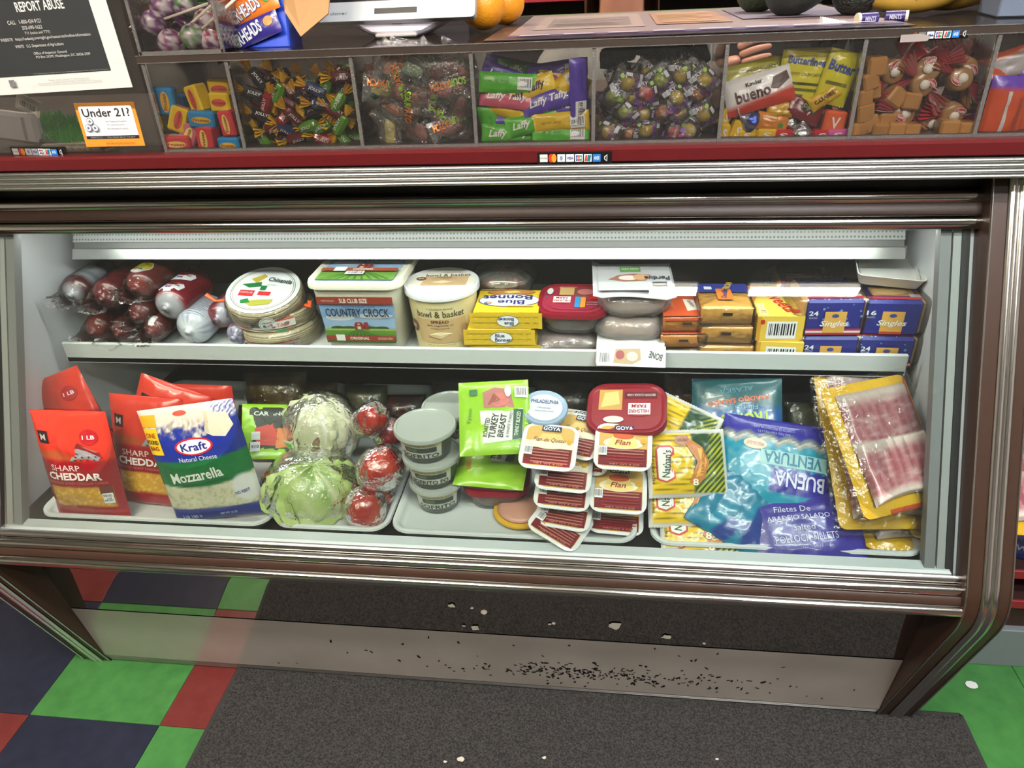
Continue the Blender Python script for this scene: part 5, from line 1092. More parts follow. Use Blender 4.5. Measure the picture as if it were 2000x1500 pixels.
# --- bacon packs
def bacon(lab, px, py, y, rot, seed, red=False, W=.165, H=.225):
    q = at(px, py, y=y); root = thing('bacon_pack', lab, 'bacon', q if y < 1.2 else (at(px, py, y=1.0).x, y-.115, ZT+py/10000-.095), rot, 'bacon packs stacked at the right')
    M_y = mat('bacon_card', (226, 178, 34), .35, bump=(30, .1))
    k = rrect(W, H, .012, 3); MB().loft([[(x, yy, z) for x, z in k] for yy in (.0, .0016)], M_y).build('card', root)
    rn = np.random.default_rng(seed)
    for j, (z0, z1, yo) in enumerate(((-.004, H*.43, .0), (-H*.43, .012, .004))):     # two shingled rows of rashers
        nu, nv = 30, 34; x0, x1 = -W*.5+.022, W*.5-.008; U, V = np.meshgrid(np.linspace(x0, x1, nu), np.linspace(z0, z1, nv)); f = (V-z0)/(z1-z0)
        e = np.clip(np.minimum(np.minimum(U-x0, x1-U), np.minimum(V-z0, z1-V))/.006, 0, 1); n = vnoise(U*50+seed, V*160+j*9, 3); n2 = vnoise(U*22+seed+j*5, V*30, 2)
        P = np.stack([U, -.001-yo-.010*np.sqrt(e)-.0015*np.abs(np.sin(U*PI/.0065+n2*2))*e-.002*n2, V-.010*np.sin((U-x0)/(x1-x0)*PI)*(1-f)*(-1 if j else 1)], -1)
        col = paint(U, V, (168, 98, 104), [(np.clip((n-.5)*4, 0, 1)*.75, (214, 182, 178)), (np.clip((n2-.52)*4, 0, 1)*.6, (146, 66, 76)), (sm(f-.82, .08), (214, 196, 184)), (sm(.14-f, .06), (216, 200, 188)), (sm(np.abs(np.sin(U*PI/.0065+n2*2))-.85, .2)*.35, (206, 170, 168))])
        MB().grid(P, V_meat, col).build('rashers', root, smooth=True)
    S2 = pillow_S(W+.02, H+.02, .032, .002, seed, 5); U, V = np.meshgrid(np.linspace(-W/2-.01, W/2+.01, 24), np.linspace(-H/2-.01, H/2+.01, 28)); P = S2(U.ravel(), V.ravel()).reshape(28, 24, 3); P[..., 1] -= .001
    MB().grid(P, FILM).build('film', root, smooth=True)
    if red: label(root, flat((0, -.0006, 0), (1, 0, 0), (0, 0, 1)), [('p', [(W*.5-.016, H*.3), (W*.5-.002, H*.5), (W*.5-.002, -H*.49), (W*.5-.010, -H*.49)], (200, 72, 40)), ('r', -W*.2, -H*.5, W*.48, -H*.465, (206, 80, 40)), ('t', 'O Claussen', W*.5-.010, .04, .06, (90, 60, 20), .009, -88)])
    return root
for a in (('lowest bacon pack, mostly film, on the right tray', 1750, 1150, 1.206, rad(-84, 2, 2), 61), ('second lowest bacon pack of the stack', 1752, 1420, 1.208, rad(-80, 3, -3), 62), ('third bacon pack up with wide yellow front edge', 1744, 1700, 1.212, rad(-74, 3, 3), 63), ('fourth bacon pack up with yellow left border in view', 1712, 905, 1.075, rad(-50, 3, 8), 64),
          ('bacon pack standing at the back of the stack under the shelf', 1690, 830, 1.16, rad(-42, 2, 10), 65), ('topmost bacon pack with red edged yellow card', 1728, 868, 1.065, rad(-46, 0, 22), 66, True)): bacon(*a)
# ================================================================== CANDY BINS ON THE COUNTER
ACR = clear('acrylic', (250, 249, 247), .045, .04, haze=.008)
ACE = clear('acrylic_edge', (196, 190, 184), .12, .25, bump=(300, .8, .002), haze=.3, hazecol=(150, 146, 142))
SMOKE = clear('smoked_acrylic', (236, 230, 226), .07, .06, haze=.06, hazecol=(110, 98, 92))
BX = [-.713, -.577, -.380, -.1975, -.0175, .169, .3545, .526, .71]
BZ, BT, BY, BYB = 1.134, 1.268, 1.150, 1.345
bins = thing('candy_bin_row', 'long clear acrylic candy display with side by side compartments', 'candy display', ((BX[0]+BX[-1])/2, BY, BZ))
BO = np.array([(BX[0]+BX[-1])/2, BY, BZ])
def bpart(name, mb, root=None, o=None, **k):
    for v in mb.V: v -= (BO if o is None else np.array(o))
    return mb.build(name, root or bins, **k)
bpart('base', MB().box((BO[0], 1.25, BZ+.0025), (BX[-1]-BX[0], .205, .005), mat('bin_base', (58, 50, 46), .35)))
for a, b in zip(BX, BX[1:]):
    bpart('front_pane', MB().box(((a+b)/2, BY, (BZ+BT)/2), (b-a-.006, .004, BT-BZ), ACR))
    bpart('edge_strip', MB().box(((a+b)/2, BY-.0012, BZ+.002), (b-a-.004, .003, .004), ACE))
    bpart('back_pane', MB().box(((a+b)/2, BYB, (BZ+BT)/2), (b-a-.006, .003, BT-BZ), ACR))
for x in BX:
    d_ = bpart('divider', MB().box((x, (BY+BYB)/2, (BZ+BT)/2), (.003, BYB-BY, BT-BZ), ACR))
    bpart('divider_edge', MB().box((x, BY-.001, (BZ+BT)/2), (.0055, .005, BT-BZ), ACE))
top = thing('counter_glass_top', 'smoked clear plate over the candy bins carrying fruit and terminal', 'counter', (0, 1.4, 1.268))
def topart(name, mb, **k):
    for v in mb.V: v -= np.array((0, 1.4, 1.268))
    return mb.build(name, top, **k)
topart('plate', MB().box((.0, 1.42, 1.2735), (1.44, .55, .011), SMOKE, .001))
topart('front_edge', MB().box((.0, 1.1475, 1.2735), (1.44, .004, .011), mat('plate_edge', (104, 94, 88), .2, spec=.8)))
for z in (1.2685, 1.2790): topart('edge_line', MB().box((.0, 1.1452, z), (1.44, .0015, .0012), ACE))
ZP = 1.2795
# ------------------------------------------------------------------ candies
ORD = ['first', 'second', 'third', 'fourth', 'fifth', 'sixth', 'seventh', 'eighth', 'ninth', 'tenth', 'eleventh', 'twelfth', 'thirteenth', 'fourteenth', 'fifteenth', 'sixteenth']
def where(base, li, row, col):
    return '%s, %s row from below, %s from left' % (base, ORD[row], ORD[col]) if li == 0 else base + ' half buried behind the front ones'
def by_place(objs, base, n):
    """single out look-alikes by row and order from the left"""
    q = sorted(objs, key=lambda o: o.location.z); k = -(-len(q)//n)
    for r in range(n):
        nm = ('lowest', 'middle', 'topmost')[r] if n == 3 else ('lower', 'upper')[r]
        for i, o in enumerate(sorted(q[r*k:(r+1)*k], key=lambda o: o.location.x)): o['label'] = '%s, %s from left in the %s layer' % (base, ORD[i], nm)
def use(P, key, make, loc, rot, label_, group):
    if key in P: return dup(P[key], loc, rot, label_)
    o = make(); P[key] = o; o.location = loc; o.rotation_euler = rot; tag(o, label_, None, group); return o
def fan(mb, m, x0, d, L, w, n=7, tw=0., seed=0, m2=None):
    """pleated twist end of a wrapper along +-x"""
    rn = random.Random(seed); R = []
    for k, (t, ww) in enumerate(((0, .12), (.35, .5), (1, 1.0))):
        R.append([(x0+d*L*(t+(.12*rn.random() if k == 2 else 0)), w*ww*.30*(1 if i % 2 else -1)+w*.15*tw*t, w*ww*(i/(n-1)-.5)*2*.6+w*.3*tw*t) for i in range(n)])
    V = np.concatenate([arr(r) for r in R]); F = []; F2 = []
    for a in range(2):
        for i in range(n-1): (F2 if (m2 and i % 2) else F).append((a*n+i, a*n+i+1, (a+1)*n+i+1, (a+1)*n+i))
    mb.add(V, F, m)
    if F2: mb.add(V, F2, m2)
    return mb
rc = random.Random(21)
# A fruit chew cubes
FR = {'blue': (40, 132, 190), 'yellow': (222, 186, 36), 'red': (206, 62, 70), 'pink': (206, 110, 130), 'navy': (40, 70, 120)}
def chew(px, py, y, c, W, H, D, rot, lab, txt=True):
    root = thing('fruit_chew', lab, 'candy', at(px, py, y=y), rot, 'boxed fruit chews in the leftmost bin')
    MB().box((0, 0, 0), (W, D, H), C(*FR[c], .35), .003).build('wrapper', root)
    ot = {'blue': (214, 170, 50), 'yellow': (206, 80, 70), 'red': (232, 200, 110), 'pink': (236, 220, 120), 'navy': (190, 160, 60)}[c]
    it = [('e', 0, 0, W*.36, H*.2, ot), ('t', 'Frunas', 0, 0, W*.62, (150, 60, 50) if c != 'red' else (190, 50, 50), H*.16, 0, 1)]
    if W < H: it = [('e', 0, 0, W*.22, H*.38, ot), ('t', 'Frunas', 0, 0, H*.6, (150, 60, 50), W*.2, 90, 1)]
    label(root, flat((0, -D/2-.0001, 0), (1, 0, 0), (0, 0, 1)), it)
    if c in ('red', 'yellow'): label(root, flat((0, 0, H/2+.0001), (1, 0, 0), (0, 1, 0)), [('r', -W*.3, -D*.3, W*.3, D*.3, (200, 120, 110) if c == 'yellow' else (220, 216, 214))], 'top_print')
for a in ((326, 197, 1.175, 'blue', .030, .042, .024, rad(0, 4, 14), 'blue fruit chew box standing at the left of its bin'), (354, 198, 1.22, 'blue', .018, .022, .02, rad(0, 0, -8), 'pale end of a blue fruit chew box at the back'), (388, 192, 1.185, 'yellow', .028, .042, .026, rad(0, -12, -20), 'yellow fruit chew with pink top leaning in the bin'),
   (432, 172, 1.21, 'yellow', .036, .030, .026, rad(0, 2, 10), 'yellow fruit chew topmost at the right of its bin'), (436, 198, 1.185, 'yellow', .036, .030, .026, rad(0, 2, -6), 'yellow fruit chew under the topmost one'), (350, 232, 1.172, 'yellow', .028, .040, .024, rad(0, 24, 20), 'yellow fruit chew tilted in the middle'), (398, 232, 1.170, 'blue', .042, .026, .026, rad(0, 6, 8), 'blue fruit chew lying in the middle of its bin'),
   (449, 240, 1.168, 'red', .026, .040, .024, rad(0, -4, -6), 'red fruit chew standing at the right divider'), (372, 261, 1.175, 'pink', .028, .034, .024, rad(0, 30, 10), 'pink fruit chew tilted low in the bin'), (425, 252, 1.20, 'navy', .024, .034, .024, rad(0, 8, 0), 'navy fruit chew peeping between red ones'), (351, 279, 1.166, 'red', .044, .026, .026, rad(0, 2, 6), 'red fruit chew lying lowest at the left'),
   (408, 270, 1.168, 'red', .032, .042, .026, rad(0, 5, -12), 'red fruit chew standing at the front middle'), (453, 281, 1.164, 'blue', .038, .024, .026, rad(0, 0, -4), 'blue fruit chew lying lowest at the right')): chew(*a)
# B twist wrapped hard candies
JR = {'dark red': (92, 18, 22), 'cherry red': (140, 24, 34), 'green': (84, 140, 36), 'black purple': (34, 30, 40), 'navy blue': (36, 48, 92)}
JP = {}
def mk_jolly(cn):
    def f():
        root = thing('twist_candy', 'x', 'candy')
        MB().lathe([(.003, -.0165), (.0075, -.0155), (.0092, -.012), (.0092, .012), (.0075, .0155), (.003, .0165)], mat('hard_candy_'+cn, JR[cn], .12, coat=.6, bump=(80, .3, .003)), 8, axis='x').build('sweet', root, smooth=True, sharp=30)
        label(root, flat((0, -.0095, 0), (1, 0, 0), (0, 0, 1)), [('t', 'JOLLY', 0, 0, .020, (206, 206, 206), .006, 0, 1)])
        M_ye = mat('yellow_wrap', (222, 176, 28), .35, bump=(90, .4))
        fan(MB(), M_ye, -.016, -1, .016, .016, 7, .4, 2).build('wrapper_end', root); fan(MB(), M_ye, .016, 1, .016, .016, 7, -.4, 5).build('wrapper_end', root)
        return root
    return f
def pile(x0, x1, dx, dz, ys, hf, fn, jit=.35, zr0=.010):
    r = 0
    for li, y in enumerate(ys):
        z = BZ+zr0; row = 0
        while z < BZ+.130:
            x = x0+dx*.5+(dx*.5 if (row+li) % 2 else 0); col = 0
            while x < x1-dx*.3:
                X_ = x+rc.uniform(-jit, jit)*dx; Z_ = z+rc.uniform(-jit, jit)*dz*.6
                if Z_-BZ < hf((X_-x0)/(x1-x0)): fn(X_, y+rc.uniform(-.006, .006), Z_, li, row, col)
                x += dx; col += 1
            z += dz; row += 1
cl_ = ['dark red']*4+['cherry red']*2+['green']*2+['black purple']*4+['navy blue']*2
def put_j(x, y, z, li, row, col):
    c = rc.choice(cl_) if x < BX[1]+.13 else rc.choice(['green', 'navy blue', 'black purple', 'green', 'dark red'])
    use(JP, c, mk_jolly(c), (x, y, z), (rc.uniform(-.6, .6), rc.uniform(-1.1, 1.1), rc.uniform(-.7, .7)), where('%s yellow ended hard candy' % c, li, row, col), '%s hard candies in their bin' % c)
pile(BX[1]+.012, BX[2]-.012, .030, .0185, (1.178, 1.200, 1.228, 1.262), lambda t: .098+.010*math.sin(t*9), put_j)
# C clear sachets of sour candy
SP = {}; FILM3 = clear('sachet_film', (252, 252, 252), .10, .12, bump=(60, 1.0, .01), haze=.05); FILM4 = clear('gum_sachet_film', (252, 252, 252), .12, .12, bump=(70, 1.0, .012), haze=.045, hazecol=(226, 222, 232))
def mk_sour(c, k, pr):
    def f():
        root = thing('sour_candy_sachet', 'x', 'candy')
        S = pillow_S(.040, .070, .012, .004, k*3, 2.4); U, V = np.meshgrid(np.linspace(-.02, .02, 10), np.linspace(-.035, .035, 14)); P = S(U.ravel(), V.ravel()).reshape(14, 10, 3); B = P.copy(); B[..., 1] *= -1
        MB().grid(P, FILM3).grid(B[:, ::-1], FILM3).build('sachet', root, smooth=True)
        A, Z = np.meshgrid(np.linspace(0, 2*PI, 12, endpoint=False), np.linspace(-.022, .022, 9)); rr = np.sqrt(np.clip(1-(Z/.0235)**4, .05, 1))*(1+.12*vnoise(A*3+k, Z*300))
        MB().loft(list(np.stack([.009*rr*np.cos(A), .0045*rr*np.sin(A), Z], -1)), mat('sugared_'+c, SC[c], .6, bump=(500, .8), var=(200, (min(255, SC[c][0]+40), min(255, SC[c][1]+40), min(255, SC[c][2]+40)), .3))).build('candy', root, smooth=True)
        if pr: label(root, S, [('t', 'SOUR', -.011, .013, .026, (150, 190, 50), .011, -90, 1.4), ('t', 'PATCH', -.010, -.014, .030, (216, 120, 40), .011, -90, 1.4), ('p', [(.004, -.02), (.010, -.024), (.015, -.016), (.010, -.010)], (40, 60, 44))], lay=2)
        return root
    return f
SC = {'pink': (186, 124, 112), 'orange': (200, 122, 82), 'yellow': (206, 190, 104), 'green': (120, 146, 112), 'red': (150, 84, 78)}
cc = ['pink']*4+['orange']*2+['yellow']+['green']*2+['red']*4
def put_s(x, y, z, li, row, col):
    c = rc.choice(cc); pr = li == 0 and rc.random() < .55; use(SP, (c, pr), mk_sour(c, len(c), pr), (x, y, z), (rc.uniform(-.3, .3), rc.uniform(-3.1, 3.1), rc.uniform(-.3, .3)), where('clear sachet of %s sugared candy' % c, li, row, col), '%s sour candies in clear sachets' % c)
pile(BX[2]+.018, BX[3]-.016, .034, .030, (1.165, 1.180, 1.198, 1.22, 1.25), lambda t: .126, put_s, .4, .022)
# D taffy bars
TC = {'purple': (78, 54, 160), 'green': (76, 168, 40), 'yellow': (214, 178, 28), 'pink': (196, 84, 110), 'blue': (40, 120, 176)}
TP = {}
def mk_taffy(c, bk):
    def f():
        W, H = .088, .030
        def colf(U, V): return paint(U, V, TC[c], [(sm(np.abs(U/W)-.43, .02)*.6, tuple(min(255, v+40) for v in TC[c])), (np.clip(vnoise(U*90, V*90)-.55, 0, 1), tuple(min(255, v+60) for v in TC[c]))])
        it = [('t', 'Laffy Taffy', -.002, 0, .060, (230, 230, 226) if c != 'yellow' else (60, 40, 60), .014, 3, 1.2, .3)] if not bk else [('bar', .026, 0, .022, .018), ('t', 'NET WT .34 OZ', -.014, .002, .03, tuple(v//2 for v in TC[c]), .003)]
        r_, S = bag('taffy_bar', 'x', 'candy', W, H, .013, (0, 0, 0), (0, 0, 0), colf, it, 24, 10, .003, len(c)+bk, None, TC[c], 0, V_taf, .0)
        return r_
    return f
V_taf = vmat('taffy_wrap', .3, (60, .3, .004), .3)
TA = {}
def put_t(x, y, z, c, bk, roll, yaw=0, lean=0):
    o = use(TP, (c, bk), mk_taffy(c, bk), (x, y, z), rad(lean, roll, yaw), '%s taffy bar %s' % (c, 'showing its barcode side' if bk else 'showing its printed front'), '%s taffy bars %s' % (c, 'back up' if bk else 'front up')); TA.setdefault((c, bk), []).append(o)
for px, py, y, c, bk, roll, yaw in ((965, 155, 1.19, 'purple', 0, 22, 10), (990, 135, 1.23, 'purple', 1, 14, 6), (1025, 140, 1.22, 'green', 0, 8, 0), (1085, 140, 1.205, 'purple', 1, -6, 4), (1145, 175, 1.165, 'purple', 1, 88, 4), (975, 163, 1.172, 'green', 1, 5, 3), (1050, 158, 1.21, 'green', 0, -3, 0), (1040, 168, 1.19, 'pink', 1, 4, 0),
    (1030, 178, 1.175, 'yellow', 0, -18, 6), (1105, 172, 1.178, 'yellow', 1, -38, -8), (1120, 160, 1.20, 'yellow', 0, 16, 0), (990, 192, 1.172, 'pink', 0, 8, 0), (940, 188, 1.178, 'purple', 1, 12, 0), (1075, 195, 1.172, 'purple', 0, -14, 4), (1060, 205, 1.185, 'blue', 0, 10, 0), (1115, 208, 1.178, 'purple', 0, 6, 0), (970, 207, 1.18, 'pink', 1, 6, 0), (1010, 218, 1.175, 'yellow', 1, 22, 0), (1090, 222, 1.18, 'blue', 1, 12, 0),
    (975, 235, 1.178, 'purple', 1, 8, 0), (1080, 215, 1.195, 'pink', 1, 0, 0), (1140, 238, 1.164, 'yellow', 1, -4, 0), (1042, 240, 1.168, 'green', 0, -10, 4), (985, 262, 1.170, 'green', 0, 4, 6), (948, 262, 1.175, 'green', 1, 80, 12), (1095, 262, 1.163, 'green', 1, 0, 0), (1010, 272, 1.180, 'green', 1, 5, 0), (1120, 250, 1.185, 'green', 0, -8, 0), (1020, 195, 1.21, 'purple', 0, 0, 0), (1090, 180, 1.22, 'pink', 0, -8, 0), (960, 225, 1.21, 'green', 0, 4, 0), (1110, 240, 1.21, 'purple', 1, 4, 0)):
    p = at(px, py, y=y); p.x = min(max(p.x, BX[3]+.05 if abs(roll) < 60 else BX[3]+.022), BX[4]-(.05 if abs(roll) < 60 else .022)); put_t(p.x, y, p.z, c, bk, roll, yaw, rc.uniform(-25, 5))
for (c, bk), v in TA.items():
    if len(v) > 1:
        for i, o in enumerate(sorted(v, key=lambda o: -o.location.z)): o['label'] = '%s taffy bar %s, %s from the top of its kind' % (c, 'with barcode side out' if bk else 'with printed front out', ORD[i])
# E gumballs in clear sachets
GP = {}; GC = {'yellow': (206, 176, 48), 'lime': (170, 190, 60), 'teal': (50, 150, 160), 'orange': (206, 124, 50), 'red': (196, 50, 50)}
def mk_gum(c):
    def f():
        root = thing('wrapped_gumball', 'x', 'candy')
        MB().lathe([(.0118*math.sin(a), -.0118*math.cos(a)) for a in np.linspace(.02, PI-.02, 12)], mat('gumball_'+c, GC[c], .25, coat=.4), 18).build('gumball', root, smooth=True)
        S = pillow_S(.036, .044, .030, .003, len(c)*2, 2.0); U, V = np.meshgrid(np.linspace(-.018, .018, 11), np.linspace(-.022, .022, 13)); P = S(U.ravel(), V.ravel()).reshape(13, 11, 3); B = P.copy(); B[..., 1] *= -1
        MB().grid(P, FILM4).grid(B[:, ::-1], FILM4).build('sachet', root, smooth=True)
        it = [('t', 'CRY BABY', .0, -.011, .024, (120, 50, 150), .005, 8, 1), ('t', 'CRY', -.003, .016, .016, (206, 206, 220), .005, -10, 1), ('r', -.016, .012, -.006, .019, (200, 204, 214)), ('r', .006, -.019, .016, -.014, (190, 190, 206)), ('e', .010, .013, .003, .003, (150, 190, 80)), ('e', -.011, -.016, .0025, .0025, (170, 60, 130)), ('r', -.016, -.012, -.012, -.004, (130, 90, 170)), ('r', .012, -.002, .016, .008, (206, 206, 216))]
        label(root, S, it, lay=2)
        return root
    return f
def put_g(x, y, z, li, row, col):
    c = rc.choice(['yellow', 'yellow', 'lime', 'lime', 'teal', 'orange', 'yellow', 'red', 'lime', 'yellow']); use(GP, c, mk_gum(c), (x, y, z), (rc.uniform(-.4, .4), rc.uniform(-1.5, 1.5), rc.uniform(-.4, .4)), where('%s gumball in clear sachet' % c, li, row, col), '%s gumballs in sachets' % c)
pile(BX[4]+.014, BX[5]-.012, .029, .0245, (1.171, 1.196, 1.226, 1.26), lambda t: .082+.022*t, put_g, .33, .014)
# dark wrappers heaped at the back of that bin
for k in range(7):
    q = (BX[4]+.024+k*.0235, 1.295+.008*(k % 2), BZ+.104+.010*(k % 3)); U, Vv = np.meshgrid(np.linspace(0, 2*PI, 16, endpoint=False), np.linspace(.05, PI-.05, 9)); n = vnoise(U*2+k, Vv*3+k, 2); r_ = .017*(.7+.7*n)
    o = MB().loft(list(np.stack([r_*np.sin(Vv)*np.cos(U), r_*np.sin(Vv)*np.sin(U), r_*np.cos(Vv)], -1)), mat('dark_foil', (26, 22, 22), .2, .3, bump=(120, .8))).build('crumpled_wrapper', None, q)
    tag(o, 'black crumpled wrapped candy behind the gumballs, %s from left' % ORD[k], 'candy', 'black wrapped candies behind the gumballs')
# F assorted bin
def bar(lab, px, py, y, W, H, T, rot, col, items, seed, col2=None, name='chocolate_bar', split=0):
    f = (lambda U, V: paint(U, V, col, [(sm(-split*H-V+.1*U, .004), col2)] if col2 else [])); return bag(name, lab, 'candy', W, H, T, at(px, py, y=y), rot, f, items, 28, 14, .004, seed, None, col, 0, None, .001)
YL = (206, 196, 36)
bar('yellow chocolate bar pack lying at the back left of the assorted bin', 1476, 142, 1.19, .095, .034, .012, rad(-20, -12, 4), (176, 170, 48), [('t', 'INGREDIENTS', .012, .004, .05, (90, 90, 30), .004), ('r', -.03, -.008, .02, -.006, (120, 116, 34))], 3)
bar('large yellow chocolate bar pack standing in the assorted bin', 1570, 160, 1.180, .075, .080, .014, rad(-8, 6, 0), YL, [('t', 'Butterfinger', .0, .026, .058, (36, 60, 140), .014, -3, 1.5), ('t', 'CRISPETY CRUNCHETY', -.004, .010, .05, (90, 86, 20), .004), ('r', -.03, -.004, .02, -.001, (70, 66, 20)), ('r', -.03, -.012, .026, -.009, (110, 104, 24)), ('r', -.03, -.020, .0, -.017, (70, 66, 20)), ('r', -.03, -.028, .016, -.025, (70, 66, 20))], 4)
bar('folded yellow chocolate bar pack above the standing one', 1575, 118, 1.205, .070, .036, .014, rad(10, 2, 0), YL, [('t', 'Butterfinger', .0, .004, .056, (36, 60, 140), .012, 2, 1.5)], 5)
bar('yellow chocolate bar pack tilted at the right divider', 1636, 152, 1.172, .046, .072, .014, rad(-6, 14, 0), YL, [('t', 'Butter', .0, .014, .038, (36, 60, 140), .014, -4, 1.5), ('r', -.016, -.01, .014, -.006, (110, 104, 24))], 6)
bar('white and red chocolate bar pack lying across the assorted bin', 1482, 178, 1.170, .098, .050, .016, rad(-14, -14, 4), (222, 218, 214), [('t', 'Kinder', -.006, .013, .024, (40, 36, 36), .006, 2, 1), ('t', 'bueno', -.010, -.001, .050, (70, 30, 24), .017, 2, 1), ('p', [(.016, .0), (.022, .014), (.042, .018), (.044, .006), (.026, -.004)], (74, 42, 30))], 7, (196, 60, 40), split=.18)
bar('dark red chocolate pack low in the assorted bin', 1570, 214, 1.170, .056, .030, .012, rad(-20, 24, 0), (110, 24, 34), [('r', -.006, -.002, .016, .010, (40, 40, 24)), ('t', 'DARK', .005, .004, .018, (176, 170, 80), .005)], 8)
bar('black sour candy pouch standing at the back of the assorted bin', 1613, 100, 1.235, .05, .085, .012, rad(0, 12, 0), (150, 148, 146), [('r', -.016, -.03, .008, .034, (44, 40, 38)), ('t', 'PUNCH', -.004, -.004, .05, (206, 196, 110), .012, -84, 1.3), ('t', 'SOUR', .008, .012, .03, (190, 190, 60), .008, -84, 1)], 9)
bar('small gold ribbed wafer pack in the assorted bin', 1525, 216, 1.168, .040, .022, .010, rad(-10, -6, 0), (200, 156, 36), [('r', -.016, -.008, .016, -.006, (150, 110, 20))], 10)
bar('small yellow and brown pack leaning below the standing bar', 1610, 190, 1.166, .044, .020, .010, rad(-10, -34, 0), (206, 164, 30), [('t', 'CARAMEL', 0, 0, .03, (90, 50, 20), .006, 0, 1)], 11)
bar('orange fruit candy pack low in the assorted bin', 1508, 238, 1.165, .046, .024, .014, rad(-14, 10, 0), (206, 124, 36), [('e', .012, -.004, .004, .003, (60, 130, 50)), ('r', -.016, .004, .004, .007, (230, 190, 120))], 12)
STB = {'yellow': (222, 180, 30), 'red': (186, 34, 46), 'orange': (222, 96, 54), 'pink': (206, 90, 160)}
for lab, px, py, y, c, s, rot in (('yellow square chew standing at the left divider', 1414, 260, 1.168, 'yellow', (.016, .030), rad(0, 2, 0)), ('yellow square chew leaning second from left', 1438, 256, 1.170, 'yellow', (.020, .032), rad(0, 18, 10)), ('yellow square chew lying third from left', 1458, 263, 1.168, 'yellow', (.028, .018), rad(0, -8, 0)), ('yellow square chew lying fourth from left', 1496, 262, 1.165, 'yellow', (.030, .018), rad(0, 0, 0)),
     ('red square chew lying right of the yellow ones', 1528, 263, 1.165, 'red', (.030, .016), rad(0, 2, 0)), ('red square chew with white letter near the pink one', 1603, 263, 1.165, 'red', (.028, .016), rad(0, 0, 0)), ('pink square chew at the right of the assorted bin', 1633, 262, 1.163, 'pink', (.030, .016), rad(0, -3, 0)), ('orange square chew above the pink one', 1628, 238, 1.168, 'orange', (.032, .032), rad(0, 6, 0)), ('small yellow twist chew at the left above the standing one', 1414, 228, 1.172, 'yellow', (.018, .026), rad(0, 30, 20))):
    root = thing('square_chew', lab, 'candy', at(px, py, y=y), rot, 'square fruit chews in the assorted bin')
    MB().box((0, 0, 0), (s[0], .018, s[1]), C(*STB[c], .3), .003).build('wrapper', root)
    label(root, flat((0, -.0091, 0), (1, 0, 0), (0, 0, 1)), [('t', 'S' if c != 'orange' else 'V', 0, 0, s[0]*.4, (236, 226, 220), s[1]*.5, 0, 1)])
def kiss(lab, px, py, y, r, m, rot=(0, 0, 0), plume=True):
    root = thing('foil_candy', lab, 'candy', at(px, py, y=y), rot, None)
    U, Vv = np.meshgrid(np.linspace(0, 2*PI, 20, endpoint=False), np.linspace(0, 1, 10)); pr = np.interp(Vv, [0, .08, .3, .6, .85, 1], [.6, .95, 1, .6, .2, .03])*(1+.08*(vnoise(U*3, Vv*6, 2)-.5))
    MB().loft(list(np.stack([r*pr*np.cos(U), r*pr*np.sin(U), r*1.5*Vv-r*.5], -1)), m).build('foil', root, smooth=True)
    if plume: MB().tube([(0, 0, r*.95), (.003, -.002, r*1.3), (.008, -.002, r*1.6)], [.0008, .001, .0012], C(222, 222, 222), 5).build('paper_plume', root)
M_foil = mat('silver_foil', (196, 196, 198), .22, .9, bump=(160, .9, .004))
kiss('silver foil drop lowest in the assorted bin', 1565, 256, 1.166, .017, M_foil)
kiss('silver foil drop beside the orange pack', 1545, 236, 1.178, .013, M_foil, rad(30, 20, 0))
kiss('silver and blue foil drop under the white and red bar', 1462, 236, 1.168, .018, mat('silver_foil2', (190, 190, 194), .22, .8, bump=(120, .8, .004), var=(40, (60, 80, 160), .08)), rad(20, -60, 0))
kiss('silver foil drop at the right divider of the assorted bin', 1632, 205, 1.185, .013, M_foil, rad(10, 30, 0))
kiss('cream foil drop at the left divider of the assorted bin', 1433, 218, 1.175, .011, mat('cream_foil', (206, 190, 150), .3, .4, bump=(120, .6)), rad(0, 40, 0))
kiss('red striped foil drop peeping over the white and red bar', 1425, 190, 1.185, .013, mat('red_foil', (190, 60, 54), .3, .4, bump=(120, .6)), rad(0, 30, 0))
# filling below the top layer of the assorted bin
for k in range(10):
    q = (BX[5]+.024+.016*k, 1.215+.03*(k % 3), BZ+.022+.02*(k % 2)); o = MB().box((0, 0, 0), (.03, .02, .02), C(*[(110, 60, 40), (70, 40, 34), (150, 110, 40)][k % 3], .35), .004).build('wrapped_toffee', None, q, (.3*k, .5*k, k))
    tag(o, '%s wrapped toffee buried in the assorted bin, %s of its kind from left' % (('brown', 'dark', 'gold')[k % 3], ORD[k//3]), 'candy', '%s toffees buried in the assorted bin' % ('brown', 'dark', 'gold')[k % 3])
